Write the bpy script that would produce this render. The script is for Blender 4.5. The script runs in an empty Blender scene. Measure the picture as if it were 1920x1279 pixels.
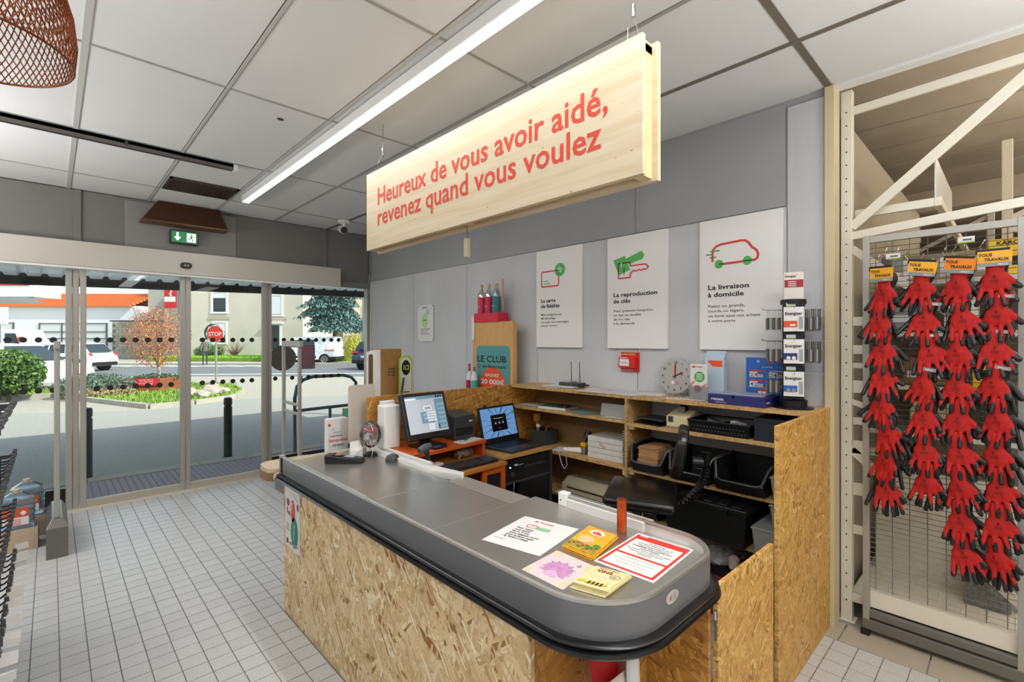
import bpy, bmesh, math, random
from mathutils import Vector, Matrix, Euler
rnd = random.Random(7)
scene = bpy.context.scene
COL = scene.collection
PI = math.pi

# ------------------------------------------------------------------ camera, sky, sun, lamps, exposure
cam = bpy.data.cameras.new('camera'); cam.sensor_width = 36; cam.lens = 36 * 905 / 1920
cam.shift_y = -2 / 1920; cam.clip_start = .02; cam.clip_end = 400
co = bpy.data.objects.new('camera', cam); COL.objects.link(co); scene.camera = co
co.location = (0, 0, 1.6); co.rotation_euler = (PI / 2, 0, -math.atan(865 / 905))

w = bpy.data.worlds.new('world'); scene.world = w; w.use_nodes = True
nt = w.node_tree; bg = nt.nodes['Background']
sky = nt.nodes.new('ShaderNodeTexSky'); sky.sky_type = 'NISHITA'; sky.sun_disc = False
SUN_EL, SUN_AZ = math.radians(43), (-.50, .866)     # direction the light travels on the ground
sky.sun_elevation = SUN_EL; sky.sun_rotation = math.atan2(.50, -.866)
sky.air_density = 1.0; sky.dust_density = 1.6
hsv = nt.nodes.new('ShaderNodeHueSaturation'); hsv.inputs['Saturation'].default_value = .5
nt.links.new(sky.outputs[0], hsv.inputs['Color']); nt.links.new(hsv.outputs[0], bg.inputs[0]); bg.inputs[1].default_value = .40
sl = bpy.data.lights.new('sun', 'SUN'); sl.energy = 6.8; sl.angle = .009; sl.color = (1, .94, .86)
so = bpy.data.objects.new('sun', sl); COL.objects.link(so)
dv = Vector((SUN_AZ[0] * math.cos(SUN_EL), SUN_AZ[1] * math.cos(SUN_EL), -math.sin(SUN_EL)))
so.rotation_euler = dv.to_track_quat('-Z', 'Y').to_euler()
def area(name, loc, sx, sy, e, col=(.985, .985, 1.0), rot=(0, 0, 0)):
    l = bpy.data.lights.new(name, 'AREA'); l.shape = 'RECTANGLE'; l.size = sx; l.size_y = sy; l.energy = e; l.color = col
    o = bpy.data.objects.new(name, l); COL.objects.link(o); o.location = loc; o.rotation_euler = rot; return o
# rows of ceiling battens behind and beside the camera, added upward fills for both ceilings, and the lighting of the hall next door
area('shop_lamp', (-1.3, -.6, 2.94), .25, 4.5, 26)
area('shop_lamp', (1.35, -1.4, 2.94), .25, 4.0, 30)
area('batten_light', (1.395, 1.85, 2.948), .05, 6.8, 30)
area('shop_lamp', (-1.6, 3.4, 2.94), .25, 4.0, 34)
for ux, uy, ue in ((-1.7, 4.4, 88), (-1.5, 1.6, 54), (.2, -1.3, 66), (2.2, -1.1, 40)): area('added_shop_fill', (ux, uy, 1.95), 1.0, 1.0, ue, rot=(PI, 0, 0))  # unseen upward fills, added only to brighten the shop ceiling
area('hall_lamp', (5.6, -2.2, 3.2), .3, 4.0, 36, (1, .9, .75))
area('hall_lamp', (8.6, .2, 3.2), .3, 4.0, 40, (1, .9, .75))
area('added_hall_fill', (6.5, -3.0, 2.3), 1.5, 1.5, 210, (1, .9, .76), rot=(PI, 0, 0))  # this and the next are fills added to brighten the hall planks
area('added_hall_fill', (4.6, -1.6, 2.3), .8, .8, 60, (1, .9, .76), rot=(PI, 0, 0))
area('hall_lamp', (2.9, -2.5, 2.9), .3, 2.0, 9, (1, .92, .8))
scene.view_settings.view_transform = 'Standard'; scene.view_settings.look = 'None'
scene.view_settings.gamma = 1; scene.view_settings.use_curve_mapping = False
scene.view_settings.exposure = 0.0

# ------------------------------------------------------------------ helpers
def lin(h):
    if isinstance(h, str):
        h = h.lstrip('#'); c = [int(h[i:i + 2], 16) / 255 for i in (0, 2, 4)]
    else: c = h
    return tuple(((x / 12.92) if x <= .04045 else ((x + .055) / 1.055) ** 2.4) for x in c) + (1,)
MATS = {}
def N(nt, t, **k):
    n = nt.nodes.new(t)
    for a, b in k.items(): setattr(n, a, b)
    return n
def mat(name, c='808080', rough=.5, metal=0, var=0, vs=8, bump=0, bs=60, stretch=None, emit=None, es=1, spec=None, coat=0, alpha=1, rnd_var=0, rvar=0):
    if name in MATS: return MATS[name]
    m = bpy.data.materials.new(name); m.use_nodes = True; t = m.node_tree; b = t.nodes['Principled BSDF']
    b.inputs['Base Color'].default_value = lin(c); b.inputs['Roughness'].default_value = rough; b.inputs['Metallic'].default_value = metal
    if spec is not None: b.inputs['Specular IOR Level'].default_value = spec
    if coat: b.inputs['Coat Weight'].default_value = coat; b.inputs['Coat Roughness'].default_value = .08
    if emit: b.inputs['Emission Color'].default_value = lin(emit); b.inputs['Emission Strength'].default_value = es
    if alpha < 1: b.inputs['Alpha'].default_value = alpha
    tc = N(t, 'ShaderNodeTexCoord'); mp = N(t, 'ShaderNodeMapping'); t.links.new(tc.outputs['Object'], mp.inputs[0])
    if stretch: mp.inputs['Scale'].default_value = stretch
    src = None
    if var:
        n = N(t, 'ShaderNodeTexNoise'); n.inputs['Scale'].default_value = vs; n.inputs['Detail'].default_value = 5; t.links.new(mp.outputs[0], n.inputs[0])
        r = N(t, 'ShaderNodeMapRange'); r.inputs[1].default_value = .3; r.inputs[2].default_value = .7
        r.inputs[3].default_value = 1 - var; r.inputs[4].default_value = 1 + var; t.links.new(n.outputs[0], r.inputs[0]); src = r.outputs[0]
        if rvar:
            r2 = N(t, 'ShaderNodeMapRange'); r2.inputs[1].default_value = .3; r2.inputs[2].default_value = .7
            r2.inputs[3].default_value = rough - rvar; r2.inputs[4].default_value = rough + rvar
            t.links.new(n.outputs[0], r2.inputs[0]); t.links.new(r2.outputs[0], b.inputs['Roughness'])
    if rnd_var:
        oi = N(t, 'ShaderNodeObjectInfo'); r = N(t, 'ShaderNodeMapRange')
        r.inputs[3].default_value = 1 - rnd_var; r.inputs[4].default_value = 1 + rnd_var; t.links.new(oi.outputs['Random'], r.inputs[0])
        if src:
            mu = N(t, 'ShaderNodeMath', operation='MULTIPLY'); t.links.new(src, mu.inputs[0]); t.links.new(r.outputs[0], mu.inputs[1]); src = mu.outputs[0]
        else: src = r.outputs[0]
    if src:
        h = N(t, 'ShaderNodeHueSaturation'); h.inputs['Color'].default_value = lin(c); t.links.new(src, h.inputs['Value']); t.links.new(h.outputs[0], b.inputs['Base Color'])
    if bump:
        n = N(t, 'ShaderNodeTexNoise'); n.inputs['Scale'].default_value = bs; n.inputs['Detail'].default_value = 3; t.links.new(mp.outputs[0], n.inputs[0])
        bp = N(t, 'ShaderNodeBump'); bp.inputs['Strength'].default_value = bump; bp.inputs['Distance'].default_value = .004
        t.links.new(n.outputs[0], bp.inputs['Height']); t.links.new(bp.outputs[0], b.inputs['Normal'])
    MATS[name] = m; return m
def glass(name, tint='ffffff', fac=1.0, rough=.0, opac=0.0, body='ffffff'):
    if name in MATS: return MATS[name]
    m = bpy.data.materials.new(name); m.use_nodes = True; t = m.node_tree; t.nodes.clear()
    out = N(t, 'ShaderNodeOutputMaterial'); tr = N(t, 'ShaderNodeBsdfTransparent'); tr.inputs[0].default_value = lin(tint)
    gl = N(t, 'ShaderNodeBsdfGlossy'); gl.inputs['Roughness'].default_value = rough
    fr = N(t, 'ShaderNodeFresnel'); fr.inputs[0].default_value = 1.45; mx = N(t, 'ShaderNodeMixShader')
    mu = N(t, 'ShaderNodeMath', operation='MULTIPLY'); mu.inputs[1].default_value = fac
    t.links.new(fr.outputs[0], mu.inputs[0]); t.links.new(mu.outputs[0], mx.inputs[0])
    if opac:
        df = N(t, 'ShaderNodeBsdfDiffuse'); df.inputs[0].default_value = lin(body); m2 = N(t, 'ShaderNodeMixShader'); m2.inputs[0].default_value = opac
        t.links.new(tr.outputs[0], m2.inputs[1]); t.links.new(df.outputs[0], m2.inputs[2]); t.links.new(m2.outputs[0], mx.inputs[1])
    else: t.links.new(tr.outputs[0], mx.inputs[1])
    t.links.new(gl.outputs[0], mx.inputs[2]); t.links.new(mx.outputs[0], out.inputs[0]); MATS[name] = m; return m

def osb(name, base, dark, light, scale=1.0, rough=.55, seed=0, warm=None):
    """oriented strand board: crisp rectangular flakes in layers, each layer turned and scaled differently"""
    m = bpy.data.materials.new(name); m.use_nodes = True; t = m.node_tree; b = t.nodes['Principled BSDF']; b.inputs['Roughness'].default_value = rough; L_ = t.links.new
    tc = N(t, 'ShaderNodeTexCoord'); sx = N(t, 'ShaderNodeSeparateXYZ'); L_(tc.outputs['Object'], sx.inputs[0]); ge = N(t, 'ShaderNodeNewGeometry'); sn = N(t, 'ShaderNodeSeparateXYZ'); L_(ge.outputs['Normal'], sn.inputs[0])
    ab = N(t, 'ShaderNodeMath', operation='ABSOLUTE'); L_(sn.outputs[2], ab.inputs[0]); gt0 = N(t, 'ShaderNodeMath', operation='GREATER_THAN'); gt0.inputs[1].default_value = .6; L_(ab.outputs[0], gt0.inputs[0])
    ad = N(t, 'ShaderNodeMath', operation='ADD'); L_(sx.outputs[0], ad.inputs[0]); L_(sx.outputs[1], ad.inputs[1])
    c1 = N(t, 'ShaderNodeCombineXYZ'); L_(ad.outputs[0], c1.inputs[0]); L_(sx.outputs[2], c1.inputs[1]); c2 = N(t, 'ShaderNodeCombineXYZ'); L_(sx.outputs[0], c2.inputs[0]); L_(sx.outputs[1], c2.inputs[1])
    cm = N(t, 'ShaderNodeMix', data_type='VECTOR'); L_(gt0.outputs[0], cm.inputs[0]); L_(c1.outputs[0], cm.inputs[4]); L_(c2.outputs[0], cm.inputs[5])
    wn = N(t, 'ShaderNodeTexNoise'); wn.inputs['Scale'].default_value = 14; wn.inputs['Detail'].default_value = 2; L_(cm.outputs[1], wn.inputs[0])
    wm = N(t, 'ShaderNodeMix', data_type='VECTOR'); wm.inputs[0].default_value = .022; L_(cm.outputs[1], wm.inputs[4]); L_(wn.outputs['Color'], wm.inputs[5])
    col = None; hgt = None
    specs = [(20, 7, 26, 9), (-35, 8, 38, .40), (68, 7, 42, .37), (8, 11, 60, .36), (-62, 6, 36, .34), (40, 9, 56, .33), (-12, 6, 32, .30), (75, 12, 90, .32), (-48, 10, 110, .34)]
    for i, (deg, su, sv, thr) in enumerate(specs):
        mp = N(t, 'ShaderNodeMapping'); mp.inputs['Rotation'].default_value = (0, 0, math.radians(deg + seed * 17)); mp.inputs['Scale'].default_value = (su * scale, sv * scale, 1); mp.inputs['Location'].default_value = (i * 3.17 + seed, i * 7.7, 0)
        mp.vector_type = 'POINT'
        # rotate first, then stretch
        r0 = N(t, 'ShaderNodeVectorRotate', rotation_type='Z_AXIS'); r0.inputs['Angle'].default_value = math.radians(deg + seed * 17); L_(wm.outputs[1], r0.inputs[0]); mp.inputs['Rotation'].default_value = (0, 0, 0); L_(r0.outputs[0], mp.inputs[0])
        v = N(t, 'ShaderNodeTexVoronoi', feature='F1', distance='CHEBYCHEV', voronoi_dimensions='2D'); v.inputs['Scale'].default_value = 1; L_(mp.outputs[0], v.inputs['Vector'])
        sp = N(t, 'ShaderNodeSeparateColor'); L_(v.outputs['Color'], sp.inputs[0])
        cr = N(t, 'ShaderNodeValToRGB'); e = cr.color_ramp.elements; e[0].position = .0; e[0].color = lin(dark); e[1].position = 1; e[1].color = lin(light)
        lb = lin(base); ld = lin(dark); x = e.new(.10); x.color = tuple(lb[q] * .6 + ld[q] * .4 for q in range(3)) + (1,); x = e.new(.2); x.color = tuple(lb[q] * .82 for q in range(3)) + (1,); x = e.new(.5); x.color = lb; x = e.new(.85); x.color = tuple(lb[q] * .6 + lin(light)[q] * .4 for q in range(3)) + (1,)
        L_(sp.outputs[0], cr.inputs[0])
        rr = N(t, 'ShaderNodeMapRange'); rr.inputs[1].default_value = thr * .86 if i else .55; rr.inputs[2].default_value = thr if i else .8; rr.inputs[3].default_value = 1; rr.inputs[4].default_value = .74; L_(v.outputs['Distance'], rr.inputs[0])
        fb = N(t, 'ShaderNodeMapping'); fb.inputs['Scale'].default_value = (su * scale * 2.2, sv * scale * 9, 1); L_(r0.outputs[0], fb.inputs[0]); fn = N(t, 'ShaderNodeTexNoise'); fn.noise_dimensions = '2D'; fn.inputs['Scale'].default_value = 1; fn.inputs['Detail'].default_value = 3; L_(fb.outputs[0], fn.inputs[0])
        fr = N(t, 'ShaderNodeMapRange'); fr.inputs[1].default_value = .3; fr.inputs[2].default_value = .7; fr.inputs[3].default_value = .86; fr.inputs[4].default_value = 1.1; L_(fn.outputs[0], fr.inputs[0])
        mu = N(t, 'ShaderNodeMath', operation='MULTIPLY'); L_(rr.outputs[0], mu.inputs[0]); L_(fr.outputs[0], mu.inputs[1])
        hs = N(t, 'ShaderNodeHueSaturation'); L_(cr.outputs[0], hs.inputs['Color']); L_(mu.outputs[0], hs.inputs['Value'])
        if col is None: col = hs.outputs[0]; hgt = sp.outputs[1]; continue
        lt_ = N(t, 'ShaderNodeMath', operation='LESS_THAN'); lt_.inputs[1].default_value = thr; L_(v.outputs['Distance'], lt_.inputs[0])
        g2 = N(t, 'ShaderNodeMath', operation='GREATER_THAN'); g2.inputs[1].default_value = .35; L_(sp.outputs[2], g2.inputs[0]); mk = N(t, 'ShaderNodeMath', operation='MULTIPLY'); L_(lt_.outputs[0], mk.inputs[0]); L_(g2.outputs[0], mk.inputs[1])
        mx = N(t, 'ShaderNodeMix', data_type='RGBA'); L_(mk.outputs[0], mx.inputs[0]); L_(col, mx.inputs[6]); L_(hs.outputs[0], mx.inputs[7]); col = mx.outputs[2]
        mh = N(t, 'ShaderNodeMix', data_type='FLOAT'); L_(mk.outputs[0], mh.inputs[0]); L_(hgt, mh.inputs[2]); L_(sp.outputs[1], mh.inputs[3]); hgt = mh.outputs[0]
    L_(col, b.inputs['Base Color'])
    bp = N(t, 'ShaderNodeBump'); bp.inputs['Strength'].default_value = .3; bp.inputs['Distance'].default_value = .0015; L_(hgt, bp.inputs['Height']); L_(bp.outputs[0], b.inputs['Normal'])
    MATS[name] = m; return m
def pine(name, base='e9d3a6', axis=(3, 1.2, 26), knots=True, dark='c79a58'):
    m = bpy.data.materials.new(name); m.use_nodes = True; t = m.node_tree; b = t.nodes['Principled BSDF']; b.inputs['Roughness'].default_value = .5
    tc = N(t, 'ShaderNodeTexCoord'); mp = N(t, 'ShaderNodeMapping'); mp.inputs['Scale'].default_value = axis; t.links.new(tc.outputs['Object'], mp.inputs[0])
    n = N(t, 'ShaderNodeTexNoise'); n.inputs['Scale'].default_value = 1.5; n.inputs['Detail'].default_value = 8; n.inputs['Distortion'].default_value = .6; t.links.new(mp.outputs[0], n.inputs[0])
    cr = N(t, 'ShaderNodeValToRGB'); e = cr.color_ramp.elements; e[0].position = .3; e[0].color = lin(base); e[1].position = .85; e[1].color = lin(dark)
    x = e.new(.52); c = lin(base); x.color = (c[0] * .93, c[1] * .9, c[2] * .84, 1); t.links.new(n.outputs[0], cr.inputs[0]); last = cr.outputs[0]
    if knots:
        mp2 = N(t, 'ShaderNodeMapping'); mp2.inputs['Scale'].default_value = (5.5, 4.2, 7); t.links.new(tc.outputs['Object'], mp2.inputs[0])
        v = N(t, 'ShaderNodeTexVoronoi'); v.inputs['Scale'].default_value = 1.5; t.links.new(mp2.outputs[0], v.inputs[0])
        r = N(t, 'ShaderNodeMapRange'); r.inputs[1].default_value = .03; r.inputs[2].default_value = .06; r.inputs[3].default_value = .7; r.inputs[4].default_value = 0; t.links.new(v.outputs['Distance'], r.inputs[0])
        mx = N(t, 'ShaderNodeMix', data_type='RGBA'); mx.inputs[7].default_value = lin('a9793f'); t.links.new(r.outputs[0], mx.inputs[0]); t.links.new(last, mx.inputs[6]); last = mx.outputs[2]
    t.links.new(last, b.inputs['Base Color']); MATS[name] = m; return m

class MB:
    def __init__(s): s.v = []; s.f = []
    def add(s, vs, fs):
        o = len(s.v); s.v += [tuple(p) for p in vs]; s.f += [tuple(i + o for i in f) for f in fs]; return s
    def box(s, x0, x1, y0, y1, z0, z1):
        return s.add([(x0, y0, z0), (x1, y0, z0), (x1, y1, z0), (x0, y1, z0), (x0, y0, z1), (x1, y0, z1), (x1, y1, z1), (x0, y1, z1)],
                     [(0, 3, 2, 1), (4, 5, 6, 7), (0, 1, 5, 4), (1, 2, 6, 5), (2, 3, 7, 6), (3, 0, 4, 7)])
    def tbox(s, M, sx, sy, sz):
        b = MB().box(-sx / 2, sx / 2, -sy / 2, sy / 2, -sz / 2, sz / 2); return s.add([M @ Vector(p) for p in b.v], b.f)
    def bar(s, a, b, w, h=None):
        a = Vector(a); b = Vector(b); d = b - a; L = d.length; h = h or w
        q = d.to_track_quat('Z', 'Y').to_matrix().to_4x4(); q.translation = (a + b) / 2
        return s.tbox(q, w, h, L)
    def cyl(s, a, b, r, r2=None, n=12, cap=True):
        a = Vector(a); b = Vector(b); r2 = r if r2 is None else r2
        q = (b - a).to_track_quat('Z', 'Y').to_matrix()
        vs = [a + q @ Vector((r * math.cos(2 * PI * i / n), r * math.sin(2 * PI * i / n), 0)) for i in range(n)] + \
             [b + q @ Vector((r2 * math.cos(2 * PI * i / n), r2 * math.sin(2 * PI * i / n), 0)) for i in range(n)]
        fs = [(i, (i + 1) % n, n + (i + 1) % n, n + i) for i in range(n)]
        if cap: fs += [tuple(range(n - 1, -1, -1)), tuple(range(n, 2 * n))]
        return s.add(vs, fs)
    def lathe(s, prof, c=(0, 0, 0), n=20, cap=True):
        vs = []; fs = []; k = len(prof)
        for i in range(n):
            a = 2 * PI * i / n
            for r, z in prof: vs.append((c[0] + r * math.cos(a), c[1] + r * math.sin(a), c[2] + z))
        for i in range(n):
            j = (i + 1) % n
            for q in range(k - 1): fs.append((i * k + q, j * k + q, j * k + q + 1, i * k + q + 1))
        if cap:
            if prof[0][0] > 1e-5: fs.append(tuple(i * k for i in range(n - 1, -1, -1)))
            if prof[-1][0] > 1e-5: fs.append(tuple(i * k + k - 1 for i in range(n)))
        return s.add(vs, fs)
    def tube(s, pts, r, n=6, closed=False):
        pts = [Vector(p) for p in pts]; m = len(pts); vs = []; fs = []
        for i, p in enumerate(pts):
            a = pts[i - 1] if (i > 0 or closed) else p; b = pts[(i + 1) % m] if (i < m - 1 or closed) else p
            q = (b - a).to_track_quat('Z', 'Y').to_matrix(); rr = r[i] if isinstance(r, (list, tuple)) else r
            vs += [p + q @ Vector((rr * math.cos(2 * PI * k / n), rr * math.sin(2 * PI * k / n), 0)) for k in range(n)]
        for i in range(m - (0 if closed else 1)):
            j = (i + 1) % m
            fs += [(i * n + k, i * n + (k + 1) % n, j * n + (k + 1) % n, j * n + k) for k in range(n)]
        if not closed: fs += [tuple(range(n - 1, -1, -1)), tuple((m - 1) * n + k for k in range(n))]
        return s.add(vs, fs)
    def prism(s, poly, o, r, u, d):
        o = Vector(o); r = Vector(r).normalized(); u = Vector(u).normalized(); nn = r.cross(u) * d; k = len(poly)
        a = [o + r * x + u * y for x, y in poly]; b = [p + nn for p in a]
        fs = [tuple(range(k - 1, -1, -1)), tuple(range(k, 2 * k))] + [(i, (i + 1) % k, k + (i + 1) % k, k + i) for i in range(k)]
        return s.add(a + b, fs)
    def ell(s, c, r, n=12, m=8):
        prof = [(math.sin(PI * i / m), -math.cos(PI * i / m)) for i in range(m + 1)]; prof[0] = (0, -1); prof[-1] = (0, 1)
        b = MB().lathe(prof, n=n, cap=False); return s.add([(c[0] + p[0] * r[0], c[1] + p[1] * r[1], c[2] + p[2] * r[2]) for p in b.v], b.f)
    def tin(s, x0, x1, y0, y1, z0, z1, t, inset=0):
        """open topped tray with walls t thick, floor narrower by inset"""
        i = inset
        o = [(x0 + i, y0 + i, z0), (x1 - i, y0 + i, z0), (x1 - i, y1 - i, z0), (x0 + i, y1 - i, z0), (x0, y0, z1), (x1, y0, z1), (x1, y1, z1), (x0, y1, z1)]
        n = [(x0 + i + t, y0 + i + t, z0 + t), (x1 - i - t, y0 + i + t, z0 + t), (x1 - i - t, y1 - i - t, z0 + t), (x0 + i + t, y1 - i - t, z0 + t),
             (x0 + t, y0 + t, z1), (x1 - t, y0 + t, z1), (x1 - t, y1 - t, z1), (x0 + t, y1 - t, z1)]
        return s.add(o + n, [(0, 3, 2, 1), (0, 1, 5, 4), (1, 2, 6, 5), (2, 3, 7, 6), (3, 0, 4, 7), (8, 9, 10, 11),
                             (8, 12, 13, 9), (9, 13, 14, 10), (10, 14, 15, 11), (11, 15, 12, 8), (4, 5, 13, 12), (5, 6, 14, 13), (6, 7, 15, 14), (7, 4, 12, 15)])
    def mesh(s, name, m):
        me = bpy.data.meshes.new(name); me.from_pydata(s.v, [], s.f); me.validate()
        bm = bmesh.new(); bm.from_mesh(me); bmesh.ops.remove_doubles(bm, verts=bm.verts, dist=1e-6); bmesh.ops.recalc_face_normals(bm, faces=bm.faces); bm.to_mesh(me); bm.free()
        if m: me.materials.append(m)
        return me
    def build(s, name, m, parent=None, bev=0, smooth=False, stuff=False, M=None, seg=2, label=None):
        me = s.mesh(name, m)
        if smooth:
            for p in me.polygons: p.use_smooth = True
            me.set_sharp_from_angle(angle=math.radians(38))
        o = bpy.data.objects.new(name, me); COL.objects.link(o)
        if parent: o.parent = parent
        if M is not None: o.matrix_local = M
        if bev:
            b = o.modifiers.new('bevel', 'BEVEL'); b.width = bev; b.segments = seg; b.limit_method = 'ANGLE'; b.angle_limit = math.radians(40)
        if stuff: o['kind'] = 'stuff'
        if label: o['label'] = label
        return o
def thing(name, label, cat, loc=(0, 0, 0), rz=0, group=None):
    o = bpy.data.objects.new(name, None); COL.objects.link(o); o.empty_display_size = .05
    o.location = loc; o.rotation_euler = (0, 0, rz); o['label'] = label; o['category'] = cat
    if group: o['group'] = group
    return o
def tag(o, label, cat, group=None):
    o['label'] = label; o['category'] = cat
    if group: o['group'] = group
    return o
def struct(o): o['kind'] = 'structure'; return o
def sempty(name):
    o = bpy.data.objects.new(name, None); COL.objects.link(o); o['kind'] = 'structure'; return o
def dup(root, loc, rz=None, label=None, group=None, scale=None):
    r = root.copy(); COL.objects.link(r); r.location = loc
    if rz is not None: r.rotation_euler = (0, 0, rz)
    if label: r['label'] = label
    if group: r['group'] = group
    if scale: r.scale = (scale,) * 3
    def kids(a, b):
        for ch in list(a.children):
            c = ch.copy(); COL.objects.link(c); c.parent = b; kids(ch, c)
    kids(root, r); return r
def frame(o, r, u):
    r = Vector(r).normalized(); u = Vector(u).normalized(); u = (u - r * u.dot(r)).normalized(); n = r.cross(u)
    M = Matrix((r, u, n)).transposed().to_4x4(); M.translation = Vector(o); return M
TEXTS = []
def txt(s, parent, o, r, u, h, m, width=None, bold=0, align='LEFT', name='lettering', lh=None, depth=.0006, lift=.001):
    """h = cap height in metres; width stretches the line to that length"""
    c = bpy.data.curves.new(name, 'FONT'); c.body = s; c.size = 1; c.offset = bold; c.extrude = 0; c.align_x = align; c.resolution_u = 2
    if lh: c.space_line = lh
    ob = bpy.data.objects.new(name, c); COL.objects.link(ob); c.materials.append(m)
    M = frame(o, r, u); n = M.to_3x3().col[2]; M.translation += n * lift
    TEXTS.append((ob, parent, M, h, width, align)); return ob
def flush_texts():
    bpy.context.view_layer.update(); dg = bpy.context.evaluated_depsgraph_get()
    for ob, parent, M, h, width, align in TEXTS:
        me = bpy.data.meshes.new_from_object(ob.evaluated_get(dg))
        if not me.vertices: continue
        xs = [v.co.x for v in me.vertices]; W = max(xs) - min(xs); sy = h / .73; sx = (width / W) if width else sy
        for v in me.vertices: v.co.x *= sx; v.co.y *= sy
        nm = ob.name.split('.')[0]; cv = ob.data; bpy.data.objects.remove(ob); bpy.data.curves.remove(cv)
        o = bpy.data.objects.new(nm, me); COL.objects.link(o)
        if parent: o.parent = parent
        o.matrix_local = M
def circ(x, y, r, n=20, ry=None): return [(x + r * math.cos(2 * PI * i / n), y + (ry or r) * math.sin(2 * PI * i / n)) for i in range(n)]
def rect(x0, y0, x1, y1): return [(x0, y0), (x1, y0), (x1, y1), (x0, y1)]
def rrect(x0, y0, x1, y1, r, n=5):
    p = []
    for cx, cy, a in ((x1 - r, y0 + r, -PI / 2), (x1 - r, y1 - r, 0), (x0 + r, y1 - r, PI / 2), (x0 + r, y0 + r, PI)):
        p += [(cx + r * math.cos(a + PI / 2 * i / n), cy + r * math.sin(a + PI / 2 * i / n)) for i in range(n + 1)]
    return p
def stroke(pts, w, closed=False):
    out = []; m = len(pts)
    for i in range(m if closed else m - 1):
        a = Vector(pts[i]); b = Vector(pts[(i + 1) % m]); d = (b - a)
        if d.length < 1e-6: continue
        d.normalize(); q = Vector((-d.y, d.x)) * w / 2; e = d * w * .3
        out.append([tuple(a - e - q), tuple(b + e - q), tuple(b + e + q), tuple(a - e + q)])
    return out
def pr(name, polys, m, parent, o, r, u, lift=.0008, label=None):
    b = MB(); O = Vector(o); R = Vector(r).normalized(); U = Vector(u).normalized(); n = R.cross(U)
    for i, p in enumerate(polys):
        b.add([O + R * x + U * y + n * (lift + i * .00002) for x, y in p], [tuple(range(len(p)))])
    me = bpy.data.meshes.new(name); me.from_pydata(b.v, [], b.f); me.materials.append(m)
    ob = bpy.data.objects.new(name, me); COL.objects.link(ob); ob.parent = parent
    if label: ob['label'] = label
    return ob
XP, XN, YP, YN, ZP = (1, 0, 0), (-1, 0, 0), (0, 1, 0), (0, -1, 0), (0, 0, 1)

# ------------------------------------------------------------------ materials
OSBF = osb('osb_front', 'dabb88', '94622c', 'f2e3c2', .6)
OSBO = osb('osb_golden', 'c2883a', '8a5517', 'dfae5c', .6, seed=2)
OSBV = osb('osb_panel', 'd2a050', '9c6a26', 'e6c27c', .85, seed=1)
OSBS = osb('osb_shelf', 'cba164', '9a7440', 'e0c08a', 1.3, seed=3)
PINE = pine('pine_board', 'd9caae', (3, 1.0, 20), True, 'c4ab82'); PINE2 = pine('pine_batten', 'e6cf9c', (8, 2, 8), False)
BEECH = pine('beech_laminate', 'd3a86c', (30, 30, 3), False, 'b98a50')
STEEL = mat('brushed_steel', 'c9c6c0', .3, .9, var=.03, vs=2)
GREYMET = mat('grey_painted_metal', '727275', .35, .3, var=.04, vs=3)
ALU = mat('aluminium', 'b4b1a8', .35, .8)
BEIGE = mat('beige_aluminium', 'b9b2a2', .4, .3)
CREAM = mat('cream_painted_steel', 'e2dccb', .45, 0, var=.03, vs=3)
CHROME = mat('chrome', 'd8d8d8', .15, 1)
ZINC = mat('zinc_steel', '8c8984', .4, .8)
WHITE = mat('white_plastic', 'eceae6', .4)
PAPER = mat('paper', 'dfddda', .6); PAPER2 = mat('paper_grey', 'dedee0', .6)
BLACK = mat('black_plastic', '131315', .38); BLACKM = mat('matt_black', '0c0c0d', .7)
RUB = mat('black_rubber', '0b0b0d', .28, coat=.15)
DGREY = mat('dark_grey_plastic', '3a3b3e', .45); MGREY = mat('mid_grey_plastic', '55575a', .5)
RED = mat('red_print', 'd8352a', .5); REDP = mat('red_plastic', 'c4161c', .35); DRED = mat('dark_red_plastic', '7d1413', .45)
INK = mat('black_ink', '1d1d1f', .6); GINK = mat('grey_ink', '5c5c60', .6); GREEN = mat('green_print', '3fae49', .55); DKG = mat('dark_green_print', '1f4a2a', .55)
ORANGE = mat('orange_laminate', 'c4561a', .42); ORG = mat('orange_print', 'e8501c', .5)
BLUE = mat('blue_print', '1f62b5', .45); DBLUE = mat('dark_blue_card', '2b2f6e', .4); YEL = mat('yellow_print', 'f2b31c', .5)
CARD = mat('cardboard', 'a67c46', .8, var=.06, vs=20); KRAFT = mat('kraft_paper', 'b98b5c', .8, rnd_var=.15)
TEAL = mat('teal_print', '4f9696', .5)
CLEAR = glass('clear_plastic', 'f2f4f5', 1, .05, .12, 'e8ecee'); WIN = glass('window_glass', 'eef4f2', .55, 0)
FOG = glass('frosted_plastic', 'e6e6e6', .8, .2, .45, 'cfcfca')

# ------------------------------------------------------------------ floor
GROUT = mat('grout', '7d7a74', .9)
TILE = mat('floor_tile', 'c2c1bf', .34, 0, var=.2, vs=170, bump=.1, bs=240, rnd_var=.035, spec=.5)
fl = struct(MB().box(-3.2, 3.18, -3.2, 6.12, -.06, -.0015).build('floor', GROUT))
TX, TY, X0, Y0 = .107, .1055, .033, .357
def tileb(b, x0, x1, y0, y1, z=0, g=.0016, c=.0014):
    x0 += g; x1 -= g; y0 += g; y1 -= g
    b.add([(x0, y0, z - .004), (x1, y0, z - .004), (x1, y1, z - .004), (x0, y1, z - .004), (x0 + c, y0 + c, z), (x1 - c, y0 + c, z), (x1 - c, y1 - c, z), (x0 + c, y1 - c, z)],
          [(4, 5, 6, 7), (0, 1, 5, 4), (1, 2, 6, 5), (2, 3, 7, 6), (3, 0, 4, 7)])
tb = MB(); tileb(tb, -TX / 2, TX / 2, -TY / 2, TY / 2); tme = tb.mesh('floor_tile', TILE)
cells = []
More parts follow.
